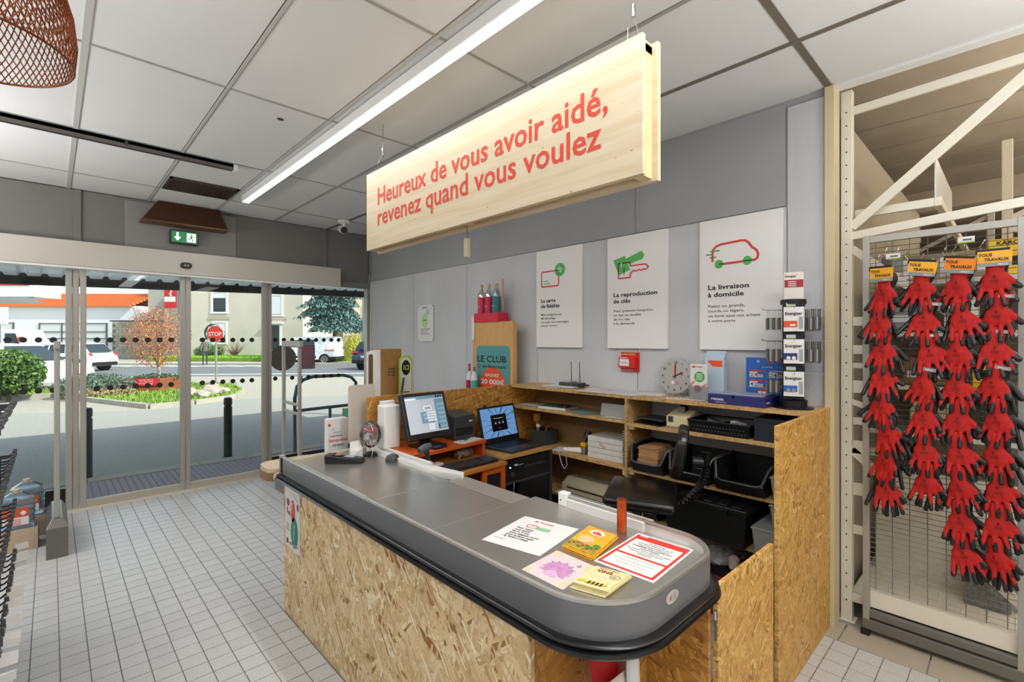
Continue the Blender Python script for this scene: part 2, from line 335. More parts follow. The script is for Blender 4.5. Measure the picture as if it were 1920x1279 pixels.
for i in range(-28, 30):
    for j in range(-31, 54):
        x = X0 + TX * (i + .5); y = Y0 + TY * (j + .5)
        if x > 3.06: continue
        if y > 6.05: continue
        if 1.02 < x < 2.8 and .9 < y < 2.95 and not (x > 1.68): continue
        dep = x * .691 + y * .7228; u = (x * .7228 - y * .691) / dep if dep > .1 else 9
        vis = dep > 2.2 and abs(u) < 1.09 and not (x > 1.0 and y > .97) and not (x > 1.7 and y > .75)
        cells.append((0 if vis else 1, dep, x, y))
cells.sort(); stuffb = MB()
for k, (a, dep, x, y) in enumerate(cells):
    if k < 300 and a == 0:
        o = bpy.data.objects.new('tile', tme); COL.objects.link(o); o.parent = fl; o.location = (x, y, rnd.uniform(-.0004, .0004))
    else: tileb(stuffb, x - TX / 2, x + TX / 2, y - TY / 2, y + TY / 2, rnd.uniform(-.0004, .0004))
stuffb.build('tile_field', TILE, fl, stuff=True)
THR = mat('threshold_stone', 'b0a692', .5, var=.05)
for y0, y1 in ((-1.5, -1.02), (-1.02, -.54), (-.54, -.06), (-.06, .30), (.30, .66), (.66, 1.0)):
    MB().box(3.033, 3.235, y0 + .003, y1 - .003, -.01, .001).build('threshold_tile', THR, fl, bev=.0015)
hf = struct(MB().box(3.24, 14, -7, 6.1, -.06, -.002).build('floor', mat('hall_floor', '9a968c', .5, var=.08, vs=3)))

# ------------------------------------------------------------------ walls
WALLU = mat('wall_upper_paint', '9c9d9e', .75, var=.04, vs=2, bump=.2, bs=120)
WALLP = mat('wall_panel_paint', 'c3c4c6', .7, var=.05, vs=3, bump=.5, bs=70, stretch=(1, 1, .35))
WALLL = mat('entrance_wall_paint', '7b7874', .8, var=.05, vs=3, bump=.2, bs=90)
wr = struct(MB().box(3.175, 3.24, .745, 6.2, 0, 3.2).build('wall_right', WALLU))
seams = [(.75, .945, 0, 2.98), (.945, 1.955, 0, 2.39), (1.955, 2.98, 0, 2.39), (2.98, 3.996, 0, 2.395), (3.996, 5.027, 0, 2.395), (5.027, 6.14, 0, 2.395)]
for y0, y1, z0, z1 in seams:
    MB().box(3.163, 3.18, y0 + .003, y1 - .003, z0, z1).build('wall_panel', WALLP, wr, bev=.002)
for y0, y1 in ((.955, 1.952), (1.962, 3.9), (3.9, 6.14)):
    MB().box(3.168, 3.18, y0, y1, 2.40, 3.01).build('upper_panel', WALLU, wr, bev=.002)
MB().box(3.155, 3.172, 1.947, 1.962, 2.40, 2.99).build('cover_strip', WALLU, wr, bev=.003)
MB().tube([(3.15, 6.1, 2.9), (3.152, 6.11, 2.4), (3.155, 6.1, 2.0)], .008).build('cable', WALLU, wr, smooth=True)
MB().cyl((3.16, 6.09, 0), (3.16, 6.09, 2.38), .012, n=8).build('corner_trim', WALLP, wr, smooth=True)
t1 = struct(MB().box(3.14, 3.26, .70, .748, 0, 3.02).build('trim_1', mat('wall_end_trim', 'cdbd96', .6, var=.03, vs=6), bev=.003))
wl = struct(MB().box(-3.2, 3.2, 6.16, 6.30, 2.5, 3.2).build('wall_left', WALLL))
for x0, x1 in ((-1.6, -.53), (-.5, .17), (.2, 1.3), (1.5, 2.52), (2.56, 3.15)):
    MB().box(x0, x1, 6.145, 6.165, 2.32, 3.02).build('wall_panel', WALLL, wl, bev=.002)
for x in (.185, 2.54, -.515): MB().box(x - .024, x + .024, 6.125, 6.16, 2.3, 3.02).build('batten', WALLL, wl, bev=.004)
MB().box(2.7, 3.16, 6.10, 6.2, 2.30, 2.37).build('lintel', WALLL, wl, bev=.004)
struct(MB().box(-3.3, -3.2, -3.3, 6.3, -.05, 3.2).build('wall_opposite', mat('plain_wall', 'b9b7b2', .8, var=.03)))
struct(MB().box(-3.3, 14, -7.1, -7, -.05, 3.6).build('wall_back', MATS['plain_wall']))
struct(MB().box(-3.3, 3.2, -3.4, -3.3, -.05, 3.2).build('wall_rear', MATS['plain_wall']))
struct(MB().box(-3.2, -1.3, 6.14, 6.2, 0, 2.5).build('wall_front', WALLL))
# ceiling
ROOF = struct(MB().box(-3.4, 14.1, -7.2, 6.35, 3.62, 4.1).build('roof', mat('roof_grey', '70706e', .9, var=.05)))
struct(MB().box(-3.4, 5.6, 6.2, 6.4, 3.05, 4.1).build('fascia', mat('roof_fascia', '8c8b88', .8, var=.05)))
CEILB = mat('ceiling_void', '8b8a86', .9, var=.04)
ceil = struct(MB().box(-3.3, 3.235, -3.4, 6.2, 3.055, 3.14).build('ceiling', CEILB))
PAN = mat('ceiling_panel', 'd6d6d3', .85, var=.015, vs=2, rnd_var=.03, bump=.08, bs=60)
XS = [-3.2, -2.93, -2.32, -1.71, -1.10, -.49, .12, .725, 1.31, 1.93, 2.57, 3.2]
YS = [-3.2, -2.05, -.47, .73, 1.88, 3.08, 4.37, 5.54, 6.14]
for i in range(len(XS) - 1):
    for j in range(len(YS) - 1):
        g = .012
        o = MB().box(XS[i] + g, XS[i + 1] - g, YS[j] + g * .5, YS[j + 1] - g * .5, 3.026, 3.045).build('ceiling_panel', PAN, ceil, bev=.002)
BARG = mat('ceiling_bar', 'a19e98', .5, .1, var=.1, vs=3); BARW = mat('ceiling_bar_white', 'bebcb6', .5, .1)
for x in XS[1:-1]:
    wd = .014 if x in (.12, 2.57) else .007
    MB().box(x - wd, x + wd, -3.2, 6.14, 3.020, 3.05).build('grid_bar', BARW if x in (.12, .725, 1.31) else mat('ceiling_bar_dark', '6f675a', .6, .1) if x == 2.57 else BARG, ceil)
for y in YS[1:-1]:
    wd = .017 if y == .73 else .007
    MB().box(-3.2, 3.2, y - wd, y + wd, 3.0215, 3.05).build('grid_bar', mat('ceiling_bar_dark', '6f675a', .6, .1) if y == .73 else BARG, ceil)
MB().box(3.17, 3.235, -3.3, .74, 3.01, 3.05).build('edge_bar', PAN, ceil)
# hall ceiling: concrete planks
HC = mat('hall_plank', 'a79c8c', .85, var=.1, vs=2.2, rnd_var=.05)
hc = struct(MB().box(3.22, 14, -7, 6.2, 3.42, 3.6).build('ceiling', CEILB))
xx = 3.24
while xx < 13.8:
    MB().box(xx + .012, xx + .60 - .012, -7, 6.1, 3.39, 3.45).build('ceiling_plank', HC, hc, bev=.006); xx += .60
struct(MB().box(3.2, 3.235, -7, 6.2, 3.06, 3.5).build('trim_2', HC))
HW = mat('hall_wall', 'b3aa97', .8, var=.06, vs=2)
struct(MB().box(13.9, 14, -7, 6.2, 0, 3.6).build('wall_far', HW)); struct(MB().box(3.26, 14, 4.2, 4.3, 0, 3.6).build('wall_side', HW))
struct(MB().box(3.245, 3.27, .748, 4.2, 0, 3.6).build('wall_inner', MATS['wall_end_trim']))

# ------------------------------------------------------------------ entrance: header, sliding leaves, glass
DOT = mat('marker_black', '1a1815', .5); BZ = BEIGE; ALG = mat('door_frame_alu', 'b0aca2', .4, .45, var=.03, vs=5)
def dots(parent, x0, x1, y, pitch=.098, zs=(1.6, 1.135)):
    n = int((x1 - x0) / pitch); dd = MB().prism(circ(0, 0, .026, 14), (0, 0, 0), XP, ZP, .0008).mesh('marker_dot', DOT)
    for z in zs:
        for k in range(n + 1):
            x = x0 + (x1 - x0 - n * pitch) / 2 + k * pitch
            o = bpy.data.objects.new('marker_dot', dd); COL.objects.link(o); o.parent = parent; o.location = (x, y - .006, z)
def leaf(name, x0, x1, y, fr=.05, bot=.07, dx=(.06, .06), fm=ALG):
    r = sempty(name)
    MB().box(x0, x0 + fr, y - .02, y + .02, .012, 2.36).build('door_stile', fm, r, bev=.003)
    MB().box(x1 - fr, x1, y - .02, y + .02, .012, 2.36).build('door_stile', fm, r, bev=.003)
    MB().box(x0 + fr, x1 - fr, y - .02, y + .02, .012, .012 + bot).build('bottom_rail', BZ, r, bev=.002)
    MB().box(x0 + fr, x1 - fr, y - .02, y + .02, 2.28, 2.36).build('top_rail', BZ, r, bev=.002)
    MB().box(x0 + fr, x1 - fr, y - .004, y + .004, .012 + bot, 2.28).build('glass', WIN, r)
    dots(r, x0 + fr + dx[0], x1 - fr - dx[1], y); return r
leaf('door_1', .20, 1.032, 6.11, .045)
leaf('door_2', 1.038, 1.83, 6.11, .045)
def side(name, x0, x1, y, d0, d1):
    r = sempty(name)
    MB().box(x0, x1, y - .02, y + .02, .0, .20 if x0 > 1 else .21).build('kick_panel', mat('kick_panel_dark', '191c1a', .35), r, bev=.002)
    MB().box(x0, x1, y - .004, y + .004, .205, 2.34).build('glass', WIN, r)
    MB().box(x0, x1, y - .03, y + .03, 2.31, 2.345).build('window_frame', BEIGE, r, bev=.003)
    dots(r, d0, d1, y); return r
wa = side('window_1', -1.3, .10, 6.17, -1.2, .06); wb = side('window_2', 1.90, 3.13, 6.17, 1.94, 2.75)
MB().box(.10, .145, 6.12, 6.22, 0, 2.36).build('window_post', ALG, wa, bev=.004); MB().box(.148, .196, 6.13, 6.2, 0, 2.36).build('window_post', ALG, wa, bev=.004)
MB().box(1.835, 1.865, 6.12, 6.2, 0, 2.36).build('window_post', ALG, wb, bev=.003); MB().box(1.868, 1.90, 6.12, 6.22, 0, 2.36).build('window_post', ALG, wb, bev=.003)
MB().box(3.12, 3.16, 6.13, 6.22, 0, 2.36).build('window_post', ALG, wb, bev=.003)
struct(MB().box(-1.3, 3.17, 6.05, 6.24, -.02, .014).build('trim_3', mat('threshold_alu', 'd5cfc0', .35, .5), bev=.003))
h = thing('door_operator', 'long beige header box of the automatic sliding doors', 'door operator', (0, 0, 0))
MB().box(-1.3, 2.69, 5.99, 6.12, 2.282, 2.515).build('housing', mat('header_beige', 'c3bdb1', .38, .1), h, bev=.004)
MB().box(-1.3, 2.69, 6.0, 6.12, 2.262, 2.281).build('lower_cover', WHITE, h)
s_ = thing('door_sensor', 'small black oval motion sensor on the beige door header', 'sensor', (1.02, 5.977, 2.375))
MB().prism(rrect(-.05, -.03, .05, .03, .028), (0, .015, 0), XP, ZP, .03).build('shell', BLACK, s_, bev=.004)
pr('eye', [circ(-.012, 0, .009, 10), circ(.012, 0, .009, 10)], mat('sensor_eye', '9a9a9a', .3), s_, (0, -.0155, 0), XP, ZP)
# decal disc and notice stuck on the fixed pane
d = thing('door_decal', 'round dark grey sticker on the fixed glass pane, left of the notice', 'sticker', (2.04, 6.15, 1.38))
MB().prism(circ(0, 0, .155, 32), (0, .012, 0), XP, ZP, .002).build('disc', mat('decal_dark', '554f49', .6), d)
for i, t_ in enumerate(('POUR NOUS', 'NOUS FAISONS VOTRE', 'PLEIN DE BIEN', 'DANS NOS ENGAGEMENTS')): txt(t_, d, (0, .009, .05 - i * .035), XP, ZP, .013, INK, align='CENTER')
d = thing('notice_sheet', 'mauve notice sheet taped to the fixed glass pane', 'notice', (2.325, 6.15, 1.39))
MB().box(-.095, .10, .006, .008, -.155, .15).build('sheet', mat('mauve_paper', '6f6068', .6), d)
pr('print', [rect(-.06, .06, .06, .10)] + stroke(rrect(-.065, .05, .065, .11, .02), .004, True) + [rect(-.07, .01 - .03 * i, .07 - .02 * (i % 2), .02 - .03 * i) for i in range(4)], mat('faint_red', 'a4505a', .6), d, (0, .006, 0), XP, ZP)
txt('ENTREE', d, (-.06, .006, .12), XP, ZP, .016, RED)
# white plate with brown hood, exit sign, grille, camera
pl_ = thing('wall_plate', 'grey backing plate on the wall behind the green exit sign', 'panel', (0, 0, 0))
MB().box(.535, 1.525, 6.135, 6.15, 2.50, 3.0).build('plate', mat('plate_grey', '8e8b86', .6), pl_, bev=.006)
hd = thing('vent_hood', 'brown trapezoid metal hood above the exit sign', 'hood')
BRN = mat('brown_enamel', '4a2a17', .35, .2, var=.08, vs=4)
MB().add([(.65, 5.95, 2.80), (1.40, 5.95, 2.80), (1.40, 6.135, 2.80), (.65, 6.135, 2.80), (.79, 6.04, 3.02), (1.34, 6.04, 3.02), (1.34, 6.135, 3.02), (.79, 6.135, 3.02)],
         [(0, 3, 2, 1), (4, 5, 6, 7), (0, 1, 5, 4), (1, 2, 6, 5), (2, 3, 7, 6), (3, 0, 4, 7)]).build('hood_body', BRN, hd, bev=.004)
MB().box(.645, 1.405, 5.945, 6.135, 2.785, 2.803).build('hood_lip', mat('brown_lip', '6a4228', .35, .3), hd, bev=.003)
gr = thing('air_grille', 'brown louvred air grille set in the ceiling above the brown hood', 'grille', (1.02, 5.29, 3.012))
GRB = mat('grille_brown', '463a30', .5, .3)
for a in ((-.27, -.25, -.21, .21), (.25, .27, -.21, .21), (-.27, .27, -.21, -.19), (-.27, .27, .19, .21)): MB().box(a[0], a[1], a[2], a[3], -.004, .012).build('grille_frame', GRB, gr)
MB().box(-.26, .26, -.2, .2, .006, .01).build('backing', BLACKM, gr)
gm = MB()
for k in range(33):
    gm.bar((-.255 + k * .016, -.2, 0), (-.255 + k * .016, .2, 0), .005)
for k in range(26): gm.bar((-.26, -.195 + k * .0156, .001), (.26, -.195 + k * .0156, .001), .004)
gm.build('louvres', GRB, gr)
ex = thing('exit_sign', 'green emergency exit sign with arrow and running figure', 'exit sign', (1.02, 6.08, 2.68))
MB().box(-.125, .125, -.02, .05, -.07, .07).build('case', DGREY, ex, bev=.006)
EXG = mat('exit_green', '1c7a45', .4, emit='1c8a4c', es=.5); EXW = mat('exit_white', 'ffffff', .4, emit='ffffff', es=.9)
pr('face', [rect(-.112, -.055, .112, .058)], EXG, ex, (0, -.0205, 0), XP, ZP)
pr('arrow', [rect(-.072, -.005, -.052, .045), [(-.092, -.002), (-.062, -.042), (-.032, -.002)]], EXW, ex, (0, -.0215, 0), XP, ZP)
pr('running_figure', [rect(.02, -.045, .10, .047)], EXW, ex, (0, -.0215, 0), XP, ZP)
pr('figure', [circ(.062, .034, .008, 10), [(.05, .022), (.07, .024), (.066, -.005), (.052, -.005)]] + stroke([(.06, .018), (.04, .01), (.034, .022)], .006) + stroke([(.066, .018), (.082, .008), (.09, .02)], .006) + stroke([(.056, -.004), (.042, -.02), (.03, -.018)], .008) + stroke([(.062, -.004), (.072, -.02), (.066, -.04)], .008), EXG, ex, (0, -.0225, 0), XP, ZP)
cm = thing('security_camera', 'white bullet security camera with black lens hanging from ceiling', 'camera', (2.53, 5.55, 3.02))
MB().lathe([(.07, 0), (.07, -.02), (.05, -.035)], n=20).build('mount', WHITE, cm, smooth=True)
MB().cyl((0, 0, -.03), (0, -.02, -.09), .018).build('arm', WHITE, cm, smooth=True)
MB().cyl((0, .06, -.09), (-.05, -.11, -.135), .042, n=20).build('camera_body', WHITE, cm, bev=.006)
MB().cyl((-.05, -.111, -.135), (-.053, -.121, -.138), .038, n=20).build('lens', BLACK, cm)
tr = thing('ceiling_track', 'grey metal track bolted across the ceiling near the door', 'track', (0, 4.40, 2.985))
MB().add([], []).box(-2.6, 1.07, -.022, -.016, -.012, .035).box(-2.6, 1.07, .016, .022, -.012, .035).box(-2.6, 1.07, -.022, .022, .012, .035).build('channel', mat('track_grey', '6b665f', .45, .4), tr)
MB().box(1.07, 1.10, -.03, .03, -.01, .036).build('end_cap', WHITE, tr, bev=.003)
MB().box(.38, .40, -.03, .03, .0, .036).build('bracket', DGREY, tr)
# LED batten
lb = thing('led_batten', 'long white LED ceiling light running toward the door', 'ceiling light', (1.395, 0, 2.99))
MB().box(-.035, .035, -1.6, 5.27, -.028, .032).build('housing', WHITE, lb, bev=.004)
MB().box(-.026, .026, -1.59, 5.265, -.034, -.0285).build('diffuser', mat('led_light', 'ffffff', .4, emit='fffaf2', es=6), lb, bev=.002)
MB().box(-.035, .035, 5.27, 5.28, -.034, .032).build('end_cap', PAPER2, lb)
# damaged spot in a ceiling panel
tag(MB().ell((1.07, 3.28, 3.022), (.022, .013, .007), 8, 5).build('ceiling_hook', mat('stain_brown', '3c2f1e', .8)), 'small dark broken hook in the ceiling left of the light', 'hook')
# pendant lamp
pn = thing('pendant_lamp', 'copper wire mesh pendant lamp at the upper left corner', 'pendant lamp', (-.155, 1.68, 2.285))
COP = mat('copper_wire', '7a3d18', .4, .6); prof = [(.2, 0), (.205, .06), (.198, .13), (.178, .20), (.145, .26), (.095, .31), (.04, .335)]
def pat(t):
    f = t * (len(prof) - 1); i = min(int(f), len(prof) - 2); g = f - i; return prof[i][0] * (1 - g) + prof[i + 1][0] * g, prof[i][1] * (1 - g) + prof[i + 1][1] * g
b = MB(); NW = 84
for sgn in (1, -1):
    for k in range(NW):
        pts = []
        for q in range(13):
            r_, z_ = pat(q / 12); a = 2 * PI * k / NW + sgn * q * .085; pts.append((r_ * math.cos(a), r_ * math.sin(a), z_))
        b.tube(pts, .0017, 3)
b.build('shade', COP, pn)
MB().tube([(.2 * math.cos(a * PI / 24), .2 * math.sin(a * PI / 24), 0) for a in range(48)], .0028, 6, True).build('rim_wire', COP, pn)
b2 = MB().lathe([(.145, .262), (.097, .312), (.04, .338), (.02, .36)], cap=False); b2.build('inner_cap', mat('copper_sheet', 'a2572a', .4, .6), pn, smooth=True)
MB().cyl((0, 0, .33), (0, 0, .735), .004, n=6).cyl((0, 0, .20), (0, 0, .36), .02, n=12).build('cord', BLACK, pn)
MB().ell((0, 0, .17), (.03, .03, .04)).build('bulb', mat('bulb_glass', 'fff2d8', .3, emit='ffe2b0', es=4), pn, smooth=True)
# ------------------------------------------------------------------ hanging wooden sign
sg = thing('hanging_sign', 'long pale pine sign with red lettering hung over the checkout', 'sign', (1.54, 0, 0))
MB().box(0, .02, .93, 3.03, 2.20, 2.71).build('front_board', PINE, sg, bev=.002)
MB().box(.08, .10, .915, 3.03, 2.19, 2.705).build('back_board', PINE, sg, bev=.002)
MB().box(.02, .08, .94, .985, 2.2, 2.70).build('batten', PINE2, sg); MB().box(.02, .08, 2.97, 3.01, 2.2, 2.70).build('batten', PINE2, sg)
MB().box(.02, .08, 1.95, 1.99, 2.2, 2.70).build('batten', PINE2, sg); MB().box(.02, .08, .99, 1.95, 2.22, 2.245).build('batten', PINE2, sg); MB().box(.02, .08, 1.99, 2.97, 2.22, 2.245).build('batten', PINE2, sg)
MB().box(.02, .08, .94, 3.0, 2.66, 2.69).build('batten', PINE2, sg)
SR = mat('sign_red', 'cf3c20', .5)
txt('Heureux de vous avoir aidé,', sg, (0, 2.885, 2.478), YN, ZP, .115, SR, 1.795, .014)
txt('revenez quand vous voulez', sg, (0, 2.885, 2.345), YN, ZP, .115, SR, 1.765, .014)
for y in (1.0, 2.90):
    b = MB().tube([(.05, y, 3.03), (.05, y, 2.86)], .002).tube([(.05, y, 2.83), (.012, y, 2.76), (.01, y, 2.70)], .0015, 4).tube([(.05, y, 2.83), (.088, y, 2.76), (.09, y, 2.70)], .0015, 4)
    b.build('wire', ZINC, sg); MB().cyl((.05, y, 2.82), (.05, y, 2.865), .008, n=8).build('wire_clamp', CHROME, sg)
pt = thing('pull_tag', 'small beige tag hanging on a string under the sign', 'tag', (1.60, 2.02, 2.09))
MB().box(-.012, .012, -.014, .014, -.05, .05).build('tag_body', mat('tag_beige', 'c9bb98', .5), pt, bev=.003); MB().tube([(0, 0, .05), (0, 0, .13)], .002, 4).build('string', DGREY, pt)
# ------------------------------------------------------------------ wall posters
def poster(y0, label, title, body, tsize, widths):
    p = thing('wall_poster', label, 'poster', (3.15, y0, 0), 0, 'white service posters on the wall')
    MB().box(-.012, .012, -.505, 0, 1.536, 2.386).build('board', mat('poster_white', 'e9e7e4', .55), p, bev=.0015)
    o = -.0125
    for i, (t_, wd) in enumerate(title): txt(t_, p, (o, -.056, 1.929 - i * .0485), YN, ZP, .031, INK, wd, .024)
    for i, (t_, wd) in enumerate(body): txt(t_, p, (o, -.058, 1.812 - i * .0318), YN, ZP, .018, mat('poster_body_ink', '454549', .6), wd, .008)
    return p, o
PG = mat('poster_green', '57b35a', .55); PR = mat('poster_red', 'cf4034', .55); DK = mat('overlap_dark', '1f3320', .55)
p, o = poster(2.968, 'white poster with loyalty card and green star icon', [('La carte', .17), ('de fidélité', .215)],
    [('Mon programme', .235), ('Mr.Bricolage,', .175), ('ce sont des avantages', .315), ('toute l\'année', .19)], 1, 0)
O = (3.15 - .0125 - 3.15, 0, 0)
def P2(f): return [(a - 0, b) for a, b in f]
pr('card_outline', stroke(rrect(.064, 2.066, .262, 2.196, .015), .012, True), PR, p, (o, 0, 0), YN, ZP)
pr('star_disc', [circ(.276, 2.199, .058, 28)], PG, p, (o, 0, 0), YN, ZP, .0014)
st = [(.276 + (.034 if i % 2 == 0 else .016) * math.sin(i * PI / 5), 2.199 + (.034 if i % 2 == 0 else .016) * math.cos(i * PI / 5)) for i in range(10)]
pr('star', [st], PAPER, p, (o, 0, 0), YN, ZP, .0018); pr('star_centre', [circ(.276, 2.199, .010, 10)], PG, p, (o, 0, 0), YN, ZP, .0022)
pr('card_line', [rect(.085, 2.108, .145, 2.116), rect(.085, 2.086, .175, 2.094)], PG, p, (o, 0, 0), YN, ZP)
pr('overlap', stroke([(.225, 2.196), (.26, 2.196), (.262, 2.16)], .008), DK, p, (o, 0, 0), YN, ZP, .0024)
p, o = poster(2.207, 'white poster with green and red key icon', [('La reproduction', .37), ('de clés', .15)],
    [('Pour prévenir l\'imprévu,', .34), ('on fait un double', .24), ('de vos clés', .145), ('à la demande', .185)], 1, 0)
pr('green_key', [[(.055, 2.212), (.16, 2.235), (.205, 2.125), (.105, 2.095)], [(.168, 2.213), (.30, 2.255), (.325, 2.225), (.31, 2.196), (.19, 2.168)]], PG, p, (o, 0, 0), YN, ZP)
pr('red_key', stroke([(.103, 2.068), (.103, 2.183), (.207, 2.183), (.207, 2.155), (.335, 2.155), (.358, 2.134), (.338, 2.115), (.32, 2.122), (.30, 2.112), (.28, 2.12), (.255, 2.11), (.235, 2.118), (.215, 2.105), (.215, 2.098), (.207, 2.098), (.207, 2.068)], .010, True), PR, p, (o, 0, 0), YN, ZP, .0014)
pr('overlap', stroke([(.103, 2.10), (.103, 2.183), (.207, 2.183), (.207, 2.155)], .008) + [rect(.148, 2.095, .155, 2.145)], DK, p, (o, 0, 0), YN, ZP, .002)
pr('key_slot', [rect(.125, 2.15, .133, 2.188)], PAPER, p, (o, 0, 0), YN, ZP, .0026)
p, o = poster(1.467, 'white poster with red delivery van icon on green wheels', [('La livraison', .257), ('à domicile', .23)],
    [('Petits ou grands,', .232), ('lourds ou légers,', .228), ('on livre tous vos achats', .324), ('à votre porte', .176)], 1, 0)
pr('van_outline', stroke([(.088, 2.115), (.088, 2.165), (.092, 2.19), (.11, 2.208), (.14, 2.218), (.27, 2.226), (.295, 2.222), (.315, 2.205), (.335, 2.175), (.36, 2.155), (.37, 2.13), (.366, 2.105), (.35, 2.095), (.31, 2.094), (.14, 2.090)], .014), PR, p, (o, 0, 0), YN, ZP)
pr('wheel', [circ(.130, 2.092, .028, 22)], PG, p, (o, 0, 0), YN, ZP, .0016); pr('wheel', [circ(.306, 2.096, .028, 22)], PG, p, (o, 0, 0), YN, ZP, .0016)
pr('speed_line', [rect(.07, 2.176, .135, 2.184), rect(.045, 2.156, .095, 2.164), rect(.068, 2.136, .112, 2.144)], mat('green_line', '5a8a4a', .5), p, (o, 0, 0), YN, ZP, .0016)
pr('overlap', [rect(.13, 2.088, .158, 2.096), rect(.279, 2.091, .333, 2.099)], DK, p, (o, 0, 0), YN, ZP, .0022)
# small eco notice on the wall
p = thing('wall_notice', 'small white sheet with green oval and blue dot on grey wall', 'notice', (3.155, 4.918, 1.585))
MB().box(-.001, .001, -.32, 0, 0, .42).build('sheet', PAPER, p)
pr('oval', [circ(.15, .24, .062, 24, .085)], mat('pale_green', 'b9d98a', .6), p, (-.001, 0, 0), YN, ZP); pr('blue_dot', [circ(.21, .335, .034, 16)], mat('pale_blue', '9cc8d4', .6), p, (-.001, 0, 0), YN, ZP, .0012)
pr('print', [rect(.06, .14 - .02 * i, .25 - .03 * (i % 3), .146 - .02 * i) for i in range(4)] + [rect(.09, .385, .2, .395), rect(.11, .24, .18, .25)], GINK, p, (-.001, 0, 0), YN, ZP, .0014)
for q, zz in ((.012, .012), (.308, .012), (.012, .408), (.308, .408)): MB().cyl((-.001, -q, zz), (-.004, -q, zz), .006, n=8).build('drawing_pin', DGREY, p)
# fire call point
cp = thing('fire_call_point', 'red fire alarm call point on the wall under the key poster', 'alarm button', (3.15, 2.012, 1.435))
MB().box(-.004, .012, -.076, .076, -.072, .072).build('backplate', mat('alarm_red', 'd2231c', .35), cp, bev=.002)
MB().box(-.04, -.004, -.062, .03 + .046, -.045, .038).build('box_body', MATS['alarm_red'], cp, bev=.006)
pr('white_element', [rect(-.064, -.03, .018, .022)], PAPER, cp, (-.0405, 0, 0), YN, ZP)
pr('dots', [circ(-.04 + .017 * i, -.004, .004, 8) for i in range(3)], INK, cp, (-.0405, 0, 0), YN, ZP, .0014)
txt('ALARME INCENDIE', cp, (-.0045, .07, .05), YN, ZP, .014, mat('alarm_orange', 'f7b98a', .5), .12, .02); txt('APPUYER ICI', cp, (-.0045, .066, -.066), YN, ZP, .010, PAPER, .1)
pr('symbol', [rect(-.062, .028, .0, .033)], PAPER, cp, (-.0405, 0, 0), YN, ZP)
# saw blade clock
ck = thing('wall_clock', 'round steel saw blade clock with black numerals', 'clock', (3.09, 1.615, 1.353))
teeth = []; NT = 44
for i in range(NT):
    a0 = 2 * PI * i / NT; teeth += [(.118 * math.cos(a0), .118 * math.sin(a0)), (.136 * math.cos(a0 + .035), .136 * math.sin(a0 + .035)), (.134 * math.cos(a0 + .055), .134 * math.sin(a0 + .055)), (.118 * math.cos(a0 + .065), .118 * math.sin(a0 + .065))]
Mk = frame((0, 0, 0), YN, (.12, 0, 1))
MB().prism(teeth, (0, 0, 0), XP, YP, .003).build('blade', mat('saw_steel', 'a9a6a2', .42, .35, var=.06, vs=6), ck, M=Mk)
for i in range(12):
    a = PI / 2 - (i + 1) * PI / 6; o_ = Mk @ Vector((.094 * math.cos(a), .094 * math.sin(a) - .008, .0035)); n_ = Mk.to_3x3()
    txt(str(i + 1), ck, o_, n_.col[0], n_.col[1], .017, INK, align='CENTER', bold=.02, name='numeral')
def hand(name, a, L, wdt, m, z):
    b = MB().prism([(-wdt * .4, -.02), (wdt * .4, -.02), (wdt / 2, L * .8), (0, L), (-wdt / 2, L * .8)], (0, 0, z), (math.cos(a), math.sin(a), 0), (-math.sin(a), math.cos(a), 0), .0012); return b.build(name, m, ck, M=Mk)
hand('minute_hand', .06, .085, .012, RED, .004); hand('minute_hand', .0, .09, .004, INK, .006)
hand('hour_hand', -1.1, .062, .008, INK, .005)
MB().cyl((.045, .018, .0045), (.045, .018, .006), .012, n=14).build('red_disc', mat('clock_red', 'c2281c', .4), ck, M=Mk)
MB().cyl((0, 0, .003), (0, 0, .009), .007, n=12).build('hub', INK, ck, M=Mk)
n_ = Mk.to_3x3(); txt('25', ck, Mk @ Vector((.004, -.056, .0035)), n_.col[0], n_.col[1], .02, mat('pink_ink', 'c8606e', .5), bold=.02)
pr('logo', [circ(-.014, -.045, .013, 6)], PAPER2, ck, Mk @ Vector((0, 0, .0035)), n_.col[0], n_.col[1])
MB().cyl((0, 0, -.02), (0, 0, -.001), .03, n=16).build('movement', BLACK, ck, M=Mk)

# ------------------------------------------------------------------ checkout counter
ct = thing('checkout_counter', 'checkout counter with steel top, black bumper and strand board front', 'counter')
def arc(cx, cy, r, a0, a1, n=10): return [(cx + r * math.cos(math.radians(a0 + (a1 - a0) * i / n)), cy + r * math.sin(math.radians(a0 + (a1 - a0) * i / n))) for i in range(n + 1)]
path = [(.99, 3.02), (.99, 1.5)] + arc(1.21, .90, .22, 180, 270, 12) + arc(1.495, .84, .16, 270, 360, 10) + [(1.655, 1.36)]
def offs(path, d):
    out = []
    for i, p in enumerate(path):
        a = Vector(path[max(i - 1, 0)]); b = Vector(path[min(i + 1, len(path) - 1)]); t_ = (b - a).normalized(); out.append((p[0] - t_.y * d, p[1] + t_.x * d))
    return out
def sweep(path, prof, name, m, parent, smooth=True, bev=0):
    """prof = list of (inward offset, z) closed loop"""
    rows = [offs(path, d) for d, z in prof]; k = len(prof); n = len(path); vs = []; fs = []
    for i in range(n):
        for q in range(k): vs.append((rows[q][i][0], rows[q][i][1], prof[q][1]))
    for i in range(n - 1):
        for q in range(k): fs.append((i * k + q, (i + 1) * k + q, (i + 1) * k + (q + 1) % k, i * k + (q + 1) % k))
    fs += [tuple(range(k)), tuple((n - 1) * k + q for q in range(k))]
    return MB().add(vs, fs).build(name, m, parent, smooth=smooth, bev=bev)
path_f = path[:-1] + [(1.655, .9)]
front = [p for p in path if p[1] < 2.99]
